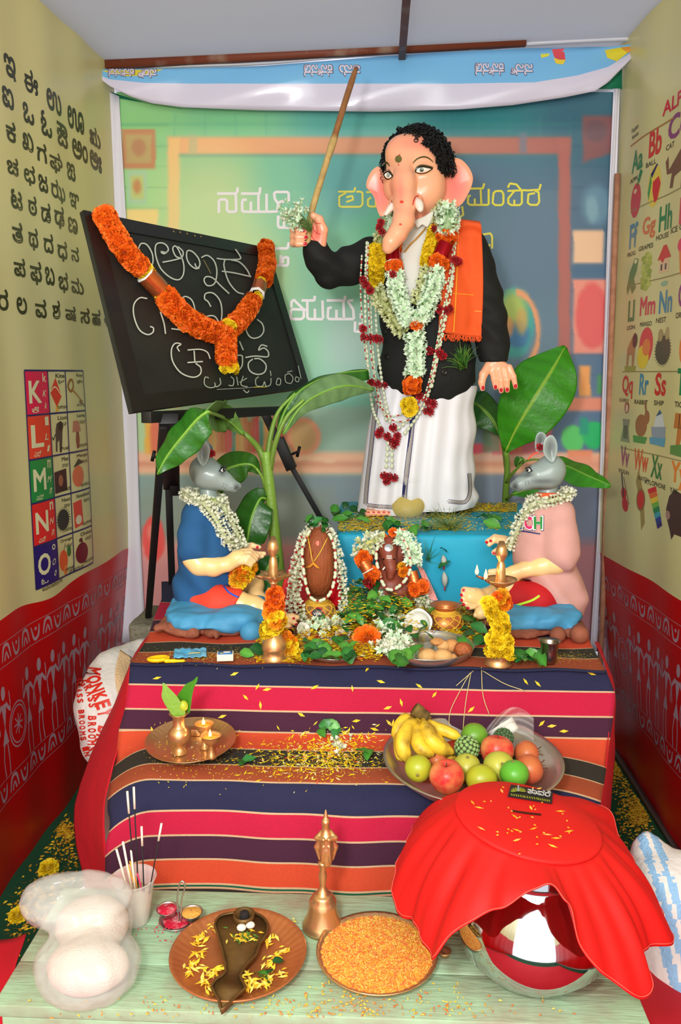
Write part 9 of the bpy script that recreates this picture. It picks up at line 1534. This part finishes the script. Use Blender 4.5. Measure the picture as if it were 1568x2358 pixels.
lp = [(1155, 1823), (1158, 1815), (1227, 1816), (1240, 1818), (1276, 1825), (1270, 1836), (1088, 1850), (1115, 1848), (1130, 1847), (1103, 1862), (1170, 1862), (1178, 1870), (1185, 1882), (1190, 1886), (1196, 1884), (1222, 1862), (1228, 1858), (1232, 1866), (1290, 1870), (1295, 1876), (1305, 1892), (1342, 1862), (1225, 1884), (1231, 1902), (1228, 1910), (1170, 1912), (1178, 1916), (1190, 1914), (1168, 1920), (1198, 1918), (1190, 1936), (1186, 1938), (1252, 1920), (1260, 1924), (1236, 1930), (1236, 1946), (1280, 1932), (1290, 1928), (1308, 1908), (1310, 1916), (1196, 1967), (1365, 1888), (1108, 1910), (1145, 1918), (1145, 1925), (1272, 1950), (1310, 1920), (1248, 1850)]
b = MB()
for i, (x, y) in enumerate(lp):
    h, nn = ml(x, y)
    if h is None or nn[2] < .3: continue
    l = .0035 if i % 3 else .010; a = random.random() * 6; u = np.array([math.cos(a), math.sin(a), 0]) * l; v2 = np.array([-math.sin(a), math.cos(a), .1]) * max(.0018, l * .28); h = h + nn * .002; b.add(([h - u, h - v2, h + u, h + v2, h + nn * .002], [(0, 1, 4), (1, 2, 4), (2, 3, 4), (3, 0, 4)]), col=random.choice([(250, 170, 40), (250, 200, 70), (246, 180, 90)]))
tag(b.obj('strewn_petals', PET), 'orange yellow petals and rice grains on the scarlet lid', 'petals', kind='stuff')
petal_bits('strewn_petals', 'yellow rice specks and petals strewn on the bench top', [(random.uniform(330, 1150), random.uniform(2290, 2340)) for _ in range(120)] + [(random.uniform(60, 1380), random.uniform(2300, 2345)) for _ in range(70)] + [(random.uniform(700, 1060), random.uniform(2260, 2340)) for _ in range(120)], [(236, 190, 50), (240, 150, 50), (246, 214, 90), (226, 120, 50)], ZB + .001, .004)
SACK = M('white_woven_sack', (222, 220, 214), rough=.6, bump=.8, bs=60, var=.2, vs=8, col2=(196, 190, 178)); SACB = M('blue_stripe_woven', (140, 186, 222), rough=.6, bump=.8, bs=160); SACI = M('inner_sack', (226, 192, 146), rough=.8, bump=1.2, bs=180)
t = thing('printed_sack', 'white woven sack printed with red letters between the left wall and the table', 'sack', (P(240, 1650, 2.4)[0], 2.42, 0)); xs_ = P(250, 1620, 2.42)[0]
s = SDF((xs_ - .16, 2.16, -.01), (xs_ + .26, 2.68, .86), .009)
chain(s, [(262, 1555, 2.50, .085), (255, 1625, 2.42, .105), (262, 1700, 2.36, .10)], .06); s.cap((P(262, 1700, 2.36)[0] + .02, 2.40, .30), (P(262, 1700, 2.36)[0] + .04, 2.42, .10), .12, .105, .05); chain(s, [(290, 1530, 2.56, .06), (325, 1505, 2.60, .05)], .05)
X, Y, Z = s.allg(); fl = np.stack([X, Y, Z], -1).reshape(-1, 3); s.F += (.006 * fbm(fl, 18, 2, 3) + .0035 * np.abs(np.sin(fl @ np.array([60, 20, 35.]) + 2 * fbm(fl, 12, 4, 1)))).reshape(X.shape).astype(np.float32); s.F = np.maximum(s.F, .002 - Z).astype(np.float32)
sv_ = s.mesh(2); b = MB(); b.add(sv_); b.obj('sack_body', SACK, t); bvk2 = bvh_of(sv_); mk2 = lambda x, y: hit(bvk2, x, y, 2.35); b = MB(); INKR = (206, 40, 24)
def curved(s_, L, wd, ht, col, bold=.06):
    p = resample(spl(L, 8), 1.0); tot = len(p) - 1; n = len(s_)
    for i, ch in enumerate(s_):
        if ch == ' ': continue
        k = int((i + .5) / n * tot); d = p[min(k + 2, tot)] - p[max(k - 2, 0)]; text(b, mk2, ch, p[k][0], p[k][1], wd, ht, col, bold, ang=math.atan2(d[1], d[0]), off=.003)
curved('MONKEY BR', [(218, 1536), (216, 1562), (228, 1598), (240, 1630), (244, 1668), (234, 1712)], 17, 34, INKR); curved('GRASS BROOMS', [(190, 1568), (206, 1588), (214, 1622), (213, 1660), (213, 1700), (212, 1732)], 10, 19, INKR); curved('GRASS BROOMS IN', [(186, 1560), (184, 1590), (188, 1630), (191, 1668), (194, 1705), (204, 1742)], 9, 14, INKR)
tag(b.obj('printed_lettering', PRINT, t), kind='stuff')
b = MB(); g_ = grid(lambda u, v: (lambda x, y: hit(bvk2, x, y, 2.46)[0] + hit(bvk2, x, y, 2.46)[1] * .006)(*(np.array([(276 - 22 * v * (1 - v) * 2, 1500 + 118 * v)]) * (1 - u) + np.array([(300 - 6 * v, 1516 + 100 * v)]) * u)[0]), 8, 24); b.add(g_); solid(b.obj('inner_lining', SACI, t), .002)
t = thing('striped_sack', 'white woven sack with pale blue stripes between the right wall and the bench', 'sack', (P(1560, 2100, 1.75)[0], 1.75, 0)); s = SDF((P(1440, 2000, 1.8)[0] - .06, 1.45, -.01), (XR - .03, 2.05, .62), .009)
px0 = P(1500, 2000, 1.75)[0]; 
s.chain([(px0 + .06, 1.72, .06), (px0 + .05, 1.72, .25), (px0 + .03, 1.74, .42)], [.16, .16, .11], .05); s.chain([(px0 + .03, 1.74, .42), P(1495, 1960, 1.80), P(1490, 1925, 1.81)], [.08, .035, .016], .04); s.chain([(px0 + .15, 1.74, .36), P(1590, 2000, 1.75)], [.08, .03], .04)
X, Y, Z = s.allg(); fl = np.stack([X, Y, Z], -1).reshape(-1, 3); s.F += (.006 * fbm(fl, 20, 12, 3) + .004 * np.abs(np.sin(np.arctan2(fl[:, 1] - 1.72, fl[:, 0] - px0) * 12 + fl[:, 2] * 8))).reshape(X.shape).astype(np.float32); s.F = np.maximum(s.F, .002 - Z); s.F = np.maximum(s.F, X - (XR - .06)).astype(np.float32)
v, f = s.mesh(2); px, py = proj(v); b = MB(); b.add((v, f)); vx = np.array([v[list(q)].mean(0) for q in f]); fx, fy = proj(vx); k = (fx - 1500) - (fy - 2040) * .35; st3 = (((k > 6) & (k < 26)) | ((k > 38) & (k < 56)) | ((k > -34) & (k < -10) & (fy > 2120))) ; b.m = [1 if q else 0 for q in st3]; b.obj('sack_body', [SACK, SACB], t)
